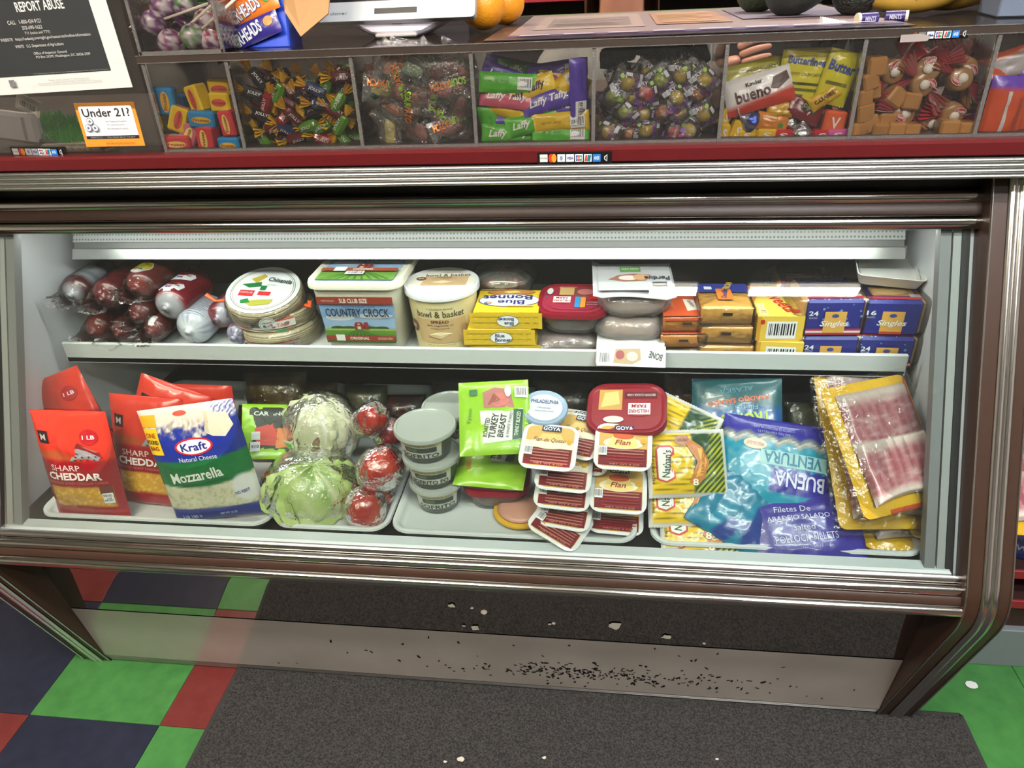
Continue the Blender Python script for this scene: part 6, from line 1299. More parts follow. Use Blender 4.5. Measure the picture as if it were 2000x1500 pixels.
# G caramels
M_car = mat('caramel', (176, 124, 66), .3, coat=.6, bump=(60, .5, .003))
car = None; CA_ = []; BU_ = []
for px, py, y, s, rot in ((1708, 129, 1.17, 1.25, (0, -.05, .1)), (1694, 158, 1.168, 1.15, (0, -.3, .3)), (1704, 178, 1.175, 1.0, (0, -.2, -.3)), (1684, 190, 1.166, 1.05, (0, -.1, .3)), (1683, 219, 1.168, 1.25, (0, -.15, .3)), (1697, 240, 1.17, 1.1, (0, -.5, .2)), (1671, 254, 1.164, 1.1, (0, 0, .3)), (1728, 236, 1.174, 1.15, (0, .05, 0)),
     (1716, 255, 1.163, 1.0, (0, .05, 0)), (1748, 254, 1.163, 1.15, (0, 0, -.1)), (1777, 255, 1.163, 1.05, (0, .03, 0)), (1849, 251, 1.163, 1.25, (0, 0, 0)), (1882, 252, 1.163, 1.1, (0, 0, .1)), (1746, 188, 1.175, 1.2, (0, .6, .2)), (1779, 196, 1.172, 1.1, (0, .1, -.2))):
    if car is None:
        car = tag(MB().box((0, 0, 0), (.022, .022, .021), M_car, .0025).build('caramel_cube'), 'tan caramel cube in clear wrap', 'candy', 'caramel cubes in the red and white candy bin'); o = car
    else: o = dup(car, (0, 0, 0))
    o.location = at(px, py, y=y); o.rotation_euler = rot; o.scale = (s, s, s); CA_.append(o)
by_place(CA_, 'tan caramel cube in clear wrap', 3)
BE = {}
def mk_bull():
    root = thing('cream_caramel', 'tan caramel disc with white centre in red striped twist wrap', 'candy')
    MB().lathe([(.0005, -.0115), (.004, -.0115), (.0044, -.0095), (.0125, -.0095), (.0150, -.007), (.0150, .007), (.0125, .0095), (.0005, .0095)], mat('caramel_disc', (158, 116, 72), .3, coat=.5, bump=(70, .3)), 22, axis='y').build('caramel', root, smooth=True, sharp=50)
    MB().lathe([(.0005, -.0125), (.0058, -.0122), (.0062, -.0092)], mat('cream_centre', (226, 216, 200), .5), 16, axis='y').build('cream_centre', root, smooth=True)
    Mr, Mw = mat('wrap_red', (204, 44, 58), .35), mat('wrap_white', (246, 232, 232), .35)
    fan(MB(), Mr, -.0135, -1, .027, .022, 11, .5, 3, Mw).build('wrapper_end', root, (0, -.004, 0)); fan(MB(), Mr, .0135, 1, .027, .022, 11, -.5, 7, Mw).build('wrapper_end', root, (0, -.006, 0))
    label(root, flat((0, -.0108, 0), (1, 0, 0), (0, 0, 1)), [('e', .005, .0075, .0075, .004, (222, 206, 200)), ('e', .005, .0075, .0068, .0034, (176, 40, 50)), ('t', 'Goetze', .005, .0075, .011, (230, 214, 210), .004, 0, 1)], 'wrapper_print', 4)
    return root
bull = None
for px, py, y, ry, rz in ((1742, 130, 1.180, -.9, .3), (1815, 114, 1.18, -.5, -.2), (1886, 108, 1.186, .9, .2), (1798, 164, 1.178, .75, .2), (1872, 154, 1.178, -2.6, -.1), (1900, 192, 1.190, -.5, .5), (1760, 222, 1.180, 3.5, .4), (1856, 222, 1.180, .15, .3), (1812, 240, 1.190, 1.35, .3),
    (1715, 100, 1.225, .4, 0), (1770, 96, 1.228, -.4, 0), (1842, 96, 1.23, 1.2, 0), (1905, 140, 1.225, .9, 0), (1770, 140, 1.225, 1.2, 0), (1838, 150, 1.225, .6, 0), (1725, 200, 1.225, .3, .2), (1825, 195, 1.225, .1, 0)):
    if bull is None: bull = mk_bull(); tag(bull, None, None, 'cream caramels in red and white twist wraps'); o = bull
    else: o = dup(bull, (0, 0, 0))
    o.location = at(px, max(py, 100 if y < 1.2 else 92), y=y); o.rotation_euler = (rc.uniform(-.3, .3), ry, rz*.4); o.location.z = min(o.location.z, 1.221); o.scale = (1.12,)*3; BU_.append(o)
by_place(BU_, 'red and white twist wrapped cream caramel', 3)
# H orange and violet packs
for lab, px, py, y, W, H, rot, c, c2 in (('orange peanut candy pack standing at the right bin front', 1962, 215, 1.166, .058, .090, rad(-4, 4, 4), (206, 76, 34), (110, 70, 190)), ('violet edged candy pack behind the orange one', 1935, 200, 1.185, .046, .085, rad(-6, 16, 20), (100, 64, 184), (206, 84, 40)), ('orange candy pack further right in the last bin', 2030, 200, 1.175, .06, .09, rad(-4, -6, 0), (206, 76, 34), (110, 70, 190)), ('white and orange candy pack lying on top in the last bin', 1965, 128, 1.20, .08, .04, rad(0, -18, 0), (206, 202, 206), (206, 84, 40)), ('maroon candy pack low in the last bin', 1925, 240, 1.2, .05, .05, rad(0, 10, 0), (110, 34, 30), (150, 50, 40))):
    bag('candy_pack', lab, 'candy', W, H, .018, at(px, py, y=y), rot, (lambda c, c2, H: (lambda U, V: paint(U, V, c, [(sm(V-H*.32, .003), c2)])))(c, c2, H), [('r', -.006, -H*.4, -.001, H*.28, (206, 196, 190)), ('t', 'NUTRITION FACTS', .014, -.004, H*.5, (120, 40, 20), .006, 90)] if H > .08 else None, 20, 24, .004, 77, None, c, 0, None, .001)
# ------------------------------------------------------------------ card-brand strips
def pay(lab, c, W, rot=(0, 0, 0), torn=False):
    root = thing('payment_sticker', lab, 'sticker', c, rot); h = W*.155
    MB().box((0, .0003, 0), (W, .0006, h), mat('sticker_black', (16, 16, 18), .35)).build('strip', root)
    it = []; x = -W*.5+W*.085; cs = ((214, 214, 210), None, (206, 210, 214), (220, 224, 232), (220, 226, 228), (206, 214, 222), (30, 110, 190), None); k_ = W/.113
    for i, c_ in enumerate(cs):
        xx = x+i*W*.119
        if c_: it.append(('r', xx-W*.052, -h*.32, xx+W*.052, h*.32, c_))
        if i == 0: it.append(('t', 'DISCOVER', xx, 0, W*.09, (60, 60, 60), h*.13))
        if i == 1: it += [('e', xx-W*.02, 0, W*.034, h*.36, (206, 50, 36)), ('e', xx+W*.02, 0, W*.034, h*.36, (226, 140, 40))]
        if i == 2: it.append(('e', xx, 0, W*.02, h*.2, (130, 140, 160)))
        if i == 3: it.append(('t', 'VISA', xx, 0, W*.085, (30, 50, 130), h*.26, 0, 1))
        if i == 4: it += [('r', xx-W*.04, -h*.24, xx-W*.016, h*.24, (40, 80, 160)), ('r', xx-W*.012, -h*.24, xx+W*.012, h*.24, (190, 50, 50)), ('r', xx+W*.016, -h*.24, xx+W*.04, h*.24, (60, 140, 70)), ('t', 'JCB', xx, 0, W*.07, (235, 235, 235), h*.2, 0, 1)]
        if i == 5: it += [('p', [(xx-W*.044, -h*.26), (xx-W*.03, h*.26), (xx-.001, h*.26), (xx-W*.014, -h*.26)], (190, 40, 50)), ('p', [(xx-W*.012, -h*.26), (xx, h*.26), (xx+W*.044, h*.26), (xx+W*.03, -h*.26)], (30, 110, 120))]
        if i == 6: it.append(('t', 'AM EX', xx, 0, W*.07, (225, 235, 245), h*.3, 0, 1))
        if i == 7: it += [('p', [(xx-W*.02, -h*.12), (xx-W*.02, h*.12), (xx+W*.02, h*.3), (xx+W*.02, -h*.3)], (206, 206, 206)), ('p', [(xx-W*.008, -h*.08), (xx-W*.008, h*.08), (xx+W*.012, h*.2), (xx+W*.012, -h*.2)], (30, 30, 32))]
    if torn: it.append(('p', [(-W*.5, -h*.5), (-W*.5, h*.2), (-W*.2, h*.2), (-W*.06, -h*.1), (-W*.1, -h*.5)], (150, 140, 136)))
    label(root, flat((0, -.0003, 0), (1, 0, 0), (0, 0, 1)), it)
pay('black card brand strip on the red counter edge', Vector((at(1122, 308, y=1.1215).x, 1.1215, at(1122, 308, y=1.1215).z)), .112)
pay('black card brand strip at the far left under the poster', Vector((at(76, 296, y=1.1465).x, 1.1465, at(76, 296, y=1.1465).z)), .102, rad(0, 1, 0))
pay('torn card brand strip on the caramel bin pane', Vector((at(1824, 68, y=1.1465).x, 1.1465, at(1824, 68, y=1.1465).z)), .088, rad(0, -1, 0), True)
# ================================================================== ON AND BEHIND THE COUNTER
# upper lollipop bin
ub = thing('lollipop_bin', 'clear acrylic upper bin of lollipops beside the poster', 'candy display', (-.645, 1.15, ZP))
for nm, c, d, m in (('front_pane', (0, 0, .075), (.130, .003, .15), ACR), ('side_pane', (-.067, .09, .075), (.003, .18, .15), ACR), ('side_pane', (.067, .09, .075), (.003, .18, .15), ACR), ('back_pane', (0, .18, .075), (.13, .003, .15), ACR), ('floor_plate', (0, .09, .002), (.137, .18, .004), ACR), ('edge_strip', (-.067, -.001, .075), (.005, .004, .15), ACE), ('edge_strip', (.067, -.001, .075), (.005, .004, .15), ACE), ('edge_strip', (0, -.001, .002), (.137, .004, .006), ACE)):
    MB().box(c, d, m).build(nm, ub)
def lolly(lab, px, py, y, c, c2, stick, r=.0185, seed=0):
    p = at(px, py, y=y); root = thing('lollipop', lab, 'lollipop', p, (0, 0, 0), 'lollipops in the upper bin')
    U, V = np.meshgrid(np.linspace(0, 2*PI, 22, endpoint=False), np.linspace(.03, PI-.03, 14)); n = vnoise(U*2+seed, V*3+seed, 2); q = r*(1+.12*(n-.5))
    MB().loft(list(np.stack([q*np.sin(V)*np.cos(U), q*np.sin(V)*np.sin(U), q*np.cos(V)], -1)), vmat('lolly_wrap', .25, (70, .5, .004), .4), col=paint(U, V, c, [(sm(np.sin(U*5+n*7)-.2, .4), c2), (sm(n-.62, .05), (90, 40, 90))]).reshape(-1, 3)).build('wrapped_head', root, smooth=True)
    d = Vector(stick).normalized(); MB().tube([d*r*.8, d*(r+.075)], .0022, mat('paper_stick', (222, 214, 196), .6), 8).build('stick', root, smooth=True)
    fan(MB(), C(*c2), 0, 1, .02, .02, 8, 0, seed).build('wrapper_tail', root, -d*r*.9, (0, math.atan2(d.z, -d.x), 0))
WH, PU = (206, 196, 206), (130, 76, 130)
for a in (('purple and white lollipop at the left of the upper bin', 300, 45, 1.18, PU, WH, (1, .1, .25), .019, 1), ('white lollipop lowest at the left of the upper bin', 333, 82, 1.17, WH, (150, 60, 120), (.8, .1, .5), .019, 2), ('green and white lollipop in the middle of the upper bin', 378, 72, 1.172, (110, 150, 96), WH, (.9, .2, .6), .0195, 3), ('red striped lollipop at the right of the upper bin', 412, 80, 1.178, WH, (170, 60, 90), (-.5, .6, .6), .017, 4),
          ('red spotted lollipop behind the green one', 400, 42, 1.21, WH, (170, 50, 50), (.2, .7, .6), .018, 5), ('white and purple lollipop at the top of the heap', 318, 15, 1.2, WH, PU, (-.8, .3, .4), .020, 6), ('white and green lollipop topmost on the right', 360, 10, 1.215, WH, (80, 130, 80), (-.9, .1, -.3), .020, 7), ('purple lollipop at the back right of the upper bin', 400, 8, 1.24, PU, WH, (-.8, .2, .1), .02, 8), ('dark purple lollipop under the others at the back', 355, 65, 1.23, (90, 50, 80), PU, (-1, .3, .1), .02, 9)): lolly(*a)
# taffy box with cardboard flap
p = at(490, 88, z=ZP); rot = rad(-14, 0, -3)
root = thing('candy_box', 'blue open box of airy taffy bars with brown cardboard flap', 'box', (at(490, 60, y=1.19).x, 1.205, ZP), rot)
MB().box((0, .03, .085), (.100, .05, .17), mat('box_blue', (34, 70, 190), .35), .002).build('carton', root)
P = [(.05, .0, .17), (.075, .035, .20), (.125, .02, .125), (.120, -.0, .045), (.078, -.012, .012), (.05, -.002, .05)]
MB().add([(x, y, z) for x, y, z in P]+[(x, y+.003, z) for x, y, z in P], [tuple(range(6)), tuple(range(11, 5, -1))]+[(i, (i+1) % 6, 6+(i+1) % 6, 6+i) for i in range(6)], mat('cardboard', (172, 132, 88), .8, bump=(60, .2))).build('flap', root)
for k, (c, lab, dz) in enumerate((((48, 40, 120), 'indigo taffy bar lowest in the blue box', .024), ((226, 120, 40), 'orange taffy bar second lowest in the blue box', .058), ((206, 44, 44), 'red taffy bar third up in the blue box', .094), ((150, 40, 60), 'dark red taffy bar topmost in the blue box', .130))):
    base = root.matrix_basis; M4 = Matrix.Translation(root.location) @ Euler(rot).to_matrix().to_4x4(); q = M4 @ Vector((-.006, .0, dz))
    def cf(U, V, c=c): return paint(U, V, c, [(sm(.005-U-.045-.3*V*0, .004)*sm(-.034-U, .004), (190, 30, 50))])
    bag('taffy_bar', lab, 'candy', .096, .034, .010, q, (rot[0], math.radians(-18), rot[2]), cf, [('t', 'AIRHEADS', -.012, -.002, .062, (60, 60, 120), .021, 10, 3), ('t', 'AIRHEADS', -.012, -.002, .060, (232, 236, 240), .019, 10, 1.2), ('e', .032, .004, .008, .007, (60, 140, 60) if k == 1 else (226, 130, 60))], 22, 12, .002, 50+k, 'taffy bars in the blue box', c)
# payment terminal
yb = 1.292
root = thing('payment_terminal', 'white tablet payment terminal on a lilac grey stand', 'terminal', (at(770, 40, y=yb).x, yb, at(770, 38, y=yb).z), rad(-28, 0, -2))
M_wt = mat('terminal_white', (214, 220, 222), .3); M_gy = mat('terminal_grey', (160, 160, 164), .4)
k_ = rrect(.268, .19, .006, 3); MB().loft([[(x, y0, z+.095) for x, z in k_] for y0 in (0, .003)], M_wt).build('bezel', root)
MB().loft([[(x, y0, z+.095) for x, z in k_] for y0 in (.0031, .014)], M_gy).build('back_shell', root)
label(root, flat((0, -.0002, .095), (1, 0, 0), (0, 0, 1)), [('r', -.112, -.064, .112, .082, (14, 14, 16))], 'screen')
label(root, flat((0, -.0002, .012), (1, 0, 0), (0, 0, 1)), [('r', -.034, -.002, .038, .007, (18, 18, 20))], 'card_slot')
label(root, flat((0, -.0002, .012), (1, 0, 0), (0, 0, 1)), [('t', 'clover', -.095, .001, .030, (110, 118, 118), .005)], 'logo')
st = thing('terminal_stand', 'lilac grey stand carrying the white payment terminal', 'stand', (root.location.x, 1.352, ZP))
A = lambda w, d: rrect(w, d, min(w, d)*.3, 5)
MB().loft([ring(A(.09, .10), 0), ring(A(.10, .11), .004), ring(A(.13, .11), .010), ring(A(.166, .09), .020), ring(A(.166, .06), .030)], mat('stand_lilac', (200, 194, 204), .4)).build('body', st, smooth=True, sharp=40)
MB().box((0, -.052, .004), (.07, .02, .006), mat('stand_foot', (186, 180, 176), .4), .002).build('foot', st)
for k in (-1, 0, 1): MB().lathe([(.0022, 0), (.0022, .002)], M_black, 8, axis='y').build('speaker_hole', st, (k*.006, -.046, .022))
# fruit
M_or2 = mat('orange_peel', (226, 136, 20), .38, bump=(260, .5, .002), var=(12, (232, 156, 34)))
def orange(lab, px, py, y, r):
    p = at(px, py, y=y); root = thing('orange', lab, 'orange', (p.x, y, ZP+r)); 
    MB().lathe([(r*math.sin(a)*(1-.03*math.exp(-(a/.25)**2)), -r*math.cos(a)*.97) for a in np.linspace(.01, PI-.01, 26)], M_or2, 36).build('peel', root, smooth=True)
    MB().lathe([(.001, 0), (.004, -.0005), (.003, -.002)], mat('navel', (150, 110, 40), .7), 10).build('stem_end', root, (0, 0, r*.975))
orange('front orange on the plate beside the terminal', 943, 30, 1.36, .0385)
orange('rear orange half hidden by the front one', 984, 5, 1.46, .037)
def avocado(lab, px, y, r, m):
    p = at(px, 10, y=y); root = thing('avocado', lab, 'avocado', (p.x, y, ZP+r*.95), rad(80, 0, 70))
    MB().lathe([(max(.0006, r*math.sin(a)*(1-.18*(1-math.cos(a))/2)), -r*math.cos(a)*(1.0+.35*(math.cos(a) < 0))) for a in np.linspace(.01, PI-.01, 24)], m, 30).build('skin', root, smooth=True)
    MB().tube([(0, 0, r*1.33), (0, 0, r*1.4)], .003, mat('avocado_stem', (90, 70, 40), .7), 6).build('stem', root)
M_av = mat('avocado_skin', (34, 38, 32), .45, bump=(160, 1.0, .006), var=(30, (20, 22, 20)))
avocado('smooth dark avocado lying on the plate', 1545, 1.40, .045, mat('avocado_skin_smooth', (30, 34, 30), .5, bump=(90, .5, .004)))
avocado('bumpy dark avocado between the smooth one and the bananas', 1672, 1.37, .040, M_av)
avocado('green dark avocado at the back left of the avocados', 1480, 1.52, .040, mat('avocado_green', (44, 54, 34), .5, bump=(120, .7, .004)))
def banana(lab, px, y, a0, sc_=1, z0=0):
    p = at(px, 20, y=y); root = thing('banana', lab, 'banana', (p.x, y, ZP+.019+z0), rad(0, 0, a0)); pts = []; rr = []
    for i in range(15):
        t = i/14; a = (t-.5)*1.5; pts.append((.11*math.sin(a)*sc_*1.2, .0, .10*(1-math.cos(a))*sc_)); rr.append(.0175*min(1, .35+math.sin(PI*min(1, max(0, t)))*1.1) if 0 < i < 14 else .006)
    MB().tube(pts, rr, mat('banana_peel', (176, 140, 52), .45, var=(18, (150, 112, 40), .25), bump=(30, .2)), 10).build('peel', root, smooth=True)
    MB().tube([pts[-1], (pts[-1][0]+.012, 0, pts[-1][2]+.014)], [.006, .005], mat('banana_stem', (70, 56, 34), .7), 6).build('stem', root)
    mb = MB()
    for k in range(5): mb.lathe([(.002, 0), (.002, .0006)], mat('banana_spot', (70, 46, 24), .6), 6, (-.05+.025*k, -.0172+.0012*abs(k-2), .004+.006*abs(k-2)), axis='y')
    o = mb.build('spot', root); o['kind'] = 'stuff'
banana('front banana lying on the plate', 1775, 1.36, 8); banana('second banana beside the front one', 1850, 1.40, 14, 1.05); banana('third banana behind at the right', 1880, 1.45, 20, 1.0)
# rolled purple candy with white ends
for lab, px, py, sgn in (('purple rolled candy with white end at the left of the bananas', 1695, 36, 1), ('purple rolled candy with white end under the bananas', 1748, 32, -1)):
    p = at(px, py, z=ZP+.007); root = thing('candy_roll', lab, 'candy', p, rad(0, 0, 12*sgn))
    MB().lathe([(.0075, -.013), (.0078, .013)], mat('purple_wrap', (52, 38, 96), .35), 14, axis='x').build('wrapper', root, smooth=True, sharp=40)
    MB().lathe([(.003, -.002), (.0078, -.002), (.0082, .002), (.003, .002)], C(214, 204, 180), 14, axis='x').build('end_ring', root, (-.015*sgn, 0, 0))
    label(root, flat((.0, -.0082, 0), (1, 0, 0), (0, 0, 1)), [('t', 'MINTS', 0, 0, .016, (190, 186, 210), .006, 0, 1)])
# menu sheet lying on the plate
mz = ZP+.0012
root = thing('menu_sheet', 'large laminated purple edged menu lying on the plate', 'menu', (.12, 1.42, mz), rad(0, 0, 0))
MB().box((0, .0, 0), (.60, .52, .0016), mat('menu_board', (52, 40, 44), .3), .0004).build('sheet', root)
S = flat((0, 0, .0008), (1, 0, 0), (0, 1, 0)); MB_ = []
it = [('r', -.27, -.235, .295, .25, (134, 112, 108)), ('r', -.27, -.235, .295, -.205, (58, 36, 78)), ('r', -.30, .248, .30, .26, (104, 136, 60)), ('r', -.24, -.12, -.06, .19, (150, 128, 116)), ('r', -.22, -.08, -.08, .12, (120, 104, 98)), ('r', -.04, -.1, .08, .16, (160, 116, 88)), ('r', .10, -.06, .28, .2, (120, 108, 118))]
for k in range(8): it.append(('r', -.25+.066*k, -.227, -.205+.066*k, -.216, (190, 182, 196)))
for k in range(7): it.append(('r', -.03, -.08+.03*k, .06-.01*(k % 3), -.07+.03*k, (190, 150, 100)))
for k in range(6): it.append(('r', -.21, -.06+.026*k, -.10-.01*(k % 2), -.052+.026*k, (160, 140, 130)))
label(root, S, it)
# blue-grey carton at the far right end
root = thing('grey_carton', 'blue grey carton cut by the right edge on the plate', 'box', (.62, 1.24, ZP), rad(0, 0, -8))
MB().box((0, .05, .06), (.12, .1, .12), mat('carton_blue', (96, 106, 124), .5), .002).build('carton', root)
label(root, flat((0, -.0002, .06), (1, 0, 0), (0, 0, 1)), [('e', -.03, -.03, .008, .008, (60, 70, 90)), ('r', -.04, .0, .02, .01, (150, 156, 166))])
# ------------------------------------------------------------------ left end: poster, age sign, oddments
lu = thing('sign_holder', 'clear upright sheet at the left counter end carrying the poster', 'sign holder', (-.90, 1.146, 1.134))
MB().box((0, 0, .14), (.36, .003, .28), ACR).build('sheet', lu)
MB().box((0, .03, .002), (.36, .06, .004), ACR).build('foot', lu)
root = thing('report_abuse_poster', 'black and white report abuse notice taped at the left', 'poster', (-.862, 1.1425, 1.232), rad(0, -1.5, 0))
MB().box((0, 0, .10), (.250, .0008, .20), mat('poster_paper', (206, 208, 206), .35)).build('paper', root)
WT = (200, 202, 200)
it = [('r', -.125, .030, .098, .180, (44, 46, 48)), ('t', 'REPORT ABUSE', -.008, .146, .080, (214, 216, 214), .0135, 0, .8), ('t', 'CALL   1-800-424-9121', -.042, .122, .056, WT, .0055), ('t', '202-690-1622', -.032, .112, .034, WT, .005), ('t', '711 (voice and TTY)', -.026, .1025, .042, WT, .005), ('t', 'WEBSITE   https://usdaoig.oversight.gov/resources/hotline-information', -.016, .0935, .152, WT, .0055),
      ('t', 'WRITE   U.S. Department of Agriculture', -.030, .081, .082, WT, .0055), ('t', 'Office of Inspector General', -.016, .068, .056, WT, .0048), ('t', 'PO Box 23399, Washington, DC 20026-3399', .004, .0615, .092, WT, .0048), ('t', 'U.S. Department of Agriculture is an equal opportunity provider, employer, and lender', .008, .034, .13, (130, 132, 130), .0022), ('t', 'Fraud, waste, misuse or mismanagement', .0, .021, .07, (120, 120, 118), .0028), ('t', 'Department of Agriculture Office of Inspector General', .0, .016, .11, (150, 150, 148), .0028), ('r', -.080, .013, -.070, .025, (110, 112, 112))]
it = [(i[0], i[1], i[2]*.86, i[3], i[4]*.86, i[5]) if i[0] == 'r' else (i[0], i[1], i[2]+.024, i[3]*.83)+i[4:] for i in it]
label(root, flat((0, -.0005, .0), (1, 0, 0), (0, 0, 1)), it)
root = thing('age_sign', 'orange bordered under 21 sign card at the left counter end', 'sign', (at(226, 285, y=1.143).x, 1.143, at(226, 286, y=1.143).z), rad(-2, 0, 0))
MB().box((0, 0, .034), (.104, .001, .068), C(214, 140, 48), .0004).build('card', root)
it = [('p', [(x, z+.0385) for x, z in rrect(.092, .048, .003, 3)], (218, 220, 224)), ('r', -.046, .0125, .046, .0172, (34, 36, 46)), ('t', 'Under 21?', .0, .053, .082, (40, 42, 48), .013, 0, .6), ('t', 'No Tobacco Products', .014, .0395, .036, (120, 126, 140), .0028), ('t', 'No Vape Products', .012, .034, .030, (120, 126, 140), .0028), ('t', 'No Nicotine Products', .014, .0285, .036, (120, 126, 140), .0028), ('t', 'TOBACCO 21', -.028, .0148, .02, (160, 164, 176), .002), ('t', "YOU MUST BE 21 TO BUY", .016, .0148, .05, (160, 164, 176), .002), ('t', 'BETTER RETAIL PRACTICE', .012, .006, .05, (170, 104, 30), .003)]
for cx, cz in ((-.031, .040), (-.036, .030), (-.024, .030)): it += [('e', cx, cz, .0055, .0055, (70, 80, 110)), ('e', cx, cz, .0048, .0048, (218, 220, 224)), ('e', cx, cz, .002, .002, (90, 100, 130))]
label(root, flat((0, -.0006, 0), (1, 0, 0), (0, 0, 1)), it)
p = at(110, 235, y=1.21); root = thing('turf_patch', 'piece of green artificial turf in a black tray behind the age sign', 'turf', (p.x, 1.23, 1.150), rad(8, 12, -10))
MB().box((0, 0, 0), (.16, .10, .012), mat('turf_tray', (26, 26, 26), .5), .002).build('tray', root)
mb = MB(); rg_ = random.Random(4); M_tf = mat('turf_green', (40, 120, 44), .7, var=(60, (70, 160, 60), .3))
for k in range(1600):
    x, y = rg_.uniform(-.074, .074), rg_.uniform(-.045, .045); h = rg_.uniform(.008, .015); a = rg_.uniform(0, 6.28); dx, dy = .0012*math.cos(a), .0012*math.sin(a); lx, ly = rg_.uniform(-.004, .004), rg_.uniform(-.004, .004)
    mb.add([(x-dx, y-dy, .006), (x+dx, y+dy, .006), (x+lx, y+ly, .006+h)], [(0, 1, 2)], M_tf)
o = mb.build('turf_blades', root); o['kind'] = 'stuff'
p = at(55, 205, y=1.19); root = thing('price_ticket', 'paper price ticket with barcode above the turf', 'ticket', p, rad(0, 28, 0)); MB().box((0, 0, 0), (.042, .0008, .028), C(196, 188, 176), .0002).build('paper', root); label(root, flat((0, -.0005, 0), (1, 0, 0), (0, 0, 1)), [('bar', 0, -.002, .032, .014)])
p = at(25, 250, y=1.18); root = thing('card_reader', 'grey flat card reader in the left corner', 'card reader', p, rad(0, 8, 0)); MB().box((0, .01, 0), (.085, .02, .050), mat('reader_grey', (150, 144, 148), .45), .006).build('body', root); label(root, flat((0, -.0003, 0), (1, 0, 0), (0, 0, 1)), [('r', .018, -.02, .024, .02, (110, 106, 110))])
root = thing('pebbled_tray', 'pale speckled tray under the age sign', 'tray', (at(140, 285, y=1.17).x, 1.19, 1.138)); MB().box((0, 0, 0), (.12, .05, .010), mat('pebbled', (150, 138, 124), .8, var=(150, (96, 86, 76), .2)), .003).build('tray', root); MB().box((0, 0, .006), (.11, .04, .003), mat('pebbled_in', (120, 110, 100), .9)).build('liner', root)
# silicone blob at the bin foot
# ------------------------------------------------------------------ neighbour shelf at the right
gs_ = thing('gondola_shelf', 'dark red lipped store shelf beyond the right end of the case', 'shelf', (1.17, 1.3, 0))
def gpart(n, c, d, m, b=.002): MB().box((c[0]-1.1, c[1]-1.3, c[2]), d, m, b).build(n, gs_)
M_rl = mat('shelf_red', (140, 30, 40), .4); M_db = mat('shelf_dark', (52, 28, 24), .6)
gpart('kick_plate', (1.1, 1.19, .055), (.85, .03, .11), mat('kick_grey', (118, 124, 128), .45)); gpart('back_panel', (1.1, 1.55, .8), (.85, .03, 1.6), M_db); gpart('riser', (1.1, 1.20, .15), (.85, .02, .09), M_db)
for z in (.193, .275, .62, .95): gpart('shelf_board', (1.1, 1.36, z), (.85, .37, .016), M_db); gpart('price_rail', (1.1, 1.172, z), (.85, .008, .022), M_rl)
M_w2 = C(206, 208, 206, .4)
root = thing('blue_lidded_tub', 'navy blue lidded tub on the lower red lipped shelf', 'tub', (.88, 1.25, .283)); tub_round(root, .05, .055, .075, mat('navy_tub', (34, 44, 96), .4)); lid_round(root, .058, .073, .012, mat('navy_lid', (40, 60, 130), .35)); label(root, cyl(.0505, .0555, 0, .075), [('t', 'WIPES', -.01, .03, .06, (150, 156, 190), .014, 0, 1)])
root = thing('blue_lidded_tub', 'second navy tub further right on the lower shelf', 'tub', (1.01, 1.25, .283)); tub_round(root, .05, .055, .075, _M['navy_tub']); lid_round(root, .058, .073, .012, _M['navy_lid'])
bag('snack_bag', 'red snack bag hanging above the navy tub at the right', 'snack', .16, .17, .05, (.83, 1.21, .56), rad(0, 0, 0), lambda U, V: paint(U, V, (130, 26, 34), [(sm(-.06-V, .004), (206, 206, 204))]), [('t', 'CORN', -.03, .02, .08, (226, 210, 200), .03, 0, 1)], 16, 18, .004, 5, None, (120, 26, 30))
# ------------------------------------------------------------------ wall shelf behind the clerk
ws = thing('wall_shelf', 'red fronted wall shelf behind the clerk', 'shelf', (.3, 2.9, 1.0))
for z in (.0, .28): MB().box((0, 0, z), (2.6, .2, .02), M_db, .002).build('board', ws); MB().box((0, -.105, z), (2.6, .01, .045), M_rl, .002).build('red_rail', ws)
for k, (x, c, t) in enumerate(((-.33, (30, 26, 26), 'COFFEE'), (-.18, (120, 90, 80), ''), (-.05, (34, 28, 26), 'TEA'), (.34, (28, 26, 26), ''), (.62, (40, 34, 30), ''), (-.75, (30, 28, 40), ''))):
    root = thing('dark_box', ['dark coffee box with orange letters on the wall shelf', 'tan box between dark ones on the wall shelf', 'dark tea box right of the tan one on the wall shelf', 'black box right of the clerk on the wall shelf', 'dark brown box far right on the wall shelf', 'dark violet box far left on the wall shelf'][k], 'box', (x+.2, 2.84, 1.29))
    MB().box((0, .06, .09), (.12, .1, .18), C(*c, .5), .002).build('carton', root)
    if t: label(root, flat((0, .0095, .09), (1, 0, 0), (0, 0, 1)), [('t', t, 0, .02, .09, (170, 110, 40), .03, 0, 1), ('r', -.04, -.05, .04, -.03, (170, 110, 40))])
# ------------------------------------------------------------------ clerk
def skin_body(name, verts, edges, radii, m, parent=None, sub=2, root_i=0):
    me = bpy.data.meshes.new(name); me.from_pydata(verts, edges, []); me.materials.append(m)
    o = bpy.data.objects.new(name, me); COL.objects.link(o); o.parent = parent
    sk = o.modifiers.new('skin', 'SKIN'); sk.use_smooth_shade = True
    for i, v in enumerate(me.skin_vertices[0].data): v.radius = radii[i] if hasattr(radii[i], '__len__') else (radii[i],)*2; v.use_root = (i == root_i)
    s = o.modifiers.new('sub', 'SUBSURF'); s.levels = sub; s.render_levels = sub
    return o
ch = at(1215, 18, y=2.08)    # chin
px0, pz0 = ch.x, ch.z
person = thing('person', 'person in a light grey shirt seated behind the counter, face turned forward', 'person', (px0, 2.16, 0))
M_skin = mat('skin', (186, 128, 104), .5, sss=.05, bump=(120, .1)); M_shirt = mat('grey_shirt', (128, 126, 122), .85, bump=(40, .3, .004)); M_hair = mat('brown_hair', (70, 42, 26), .5, bump=(180, .8))
c_ = pz0          # chin height
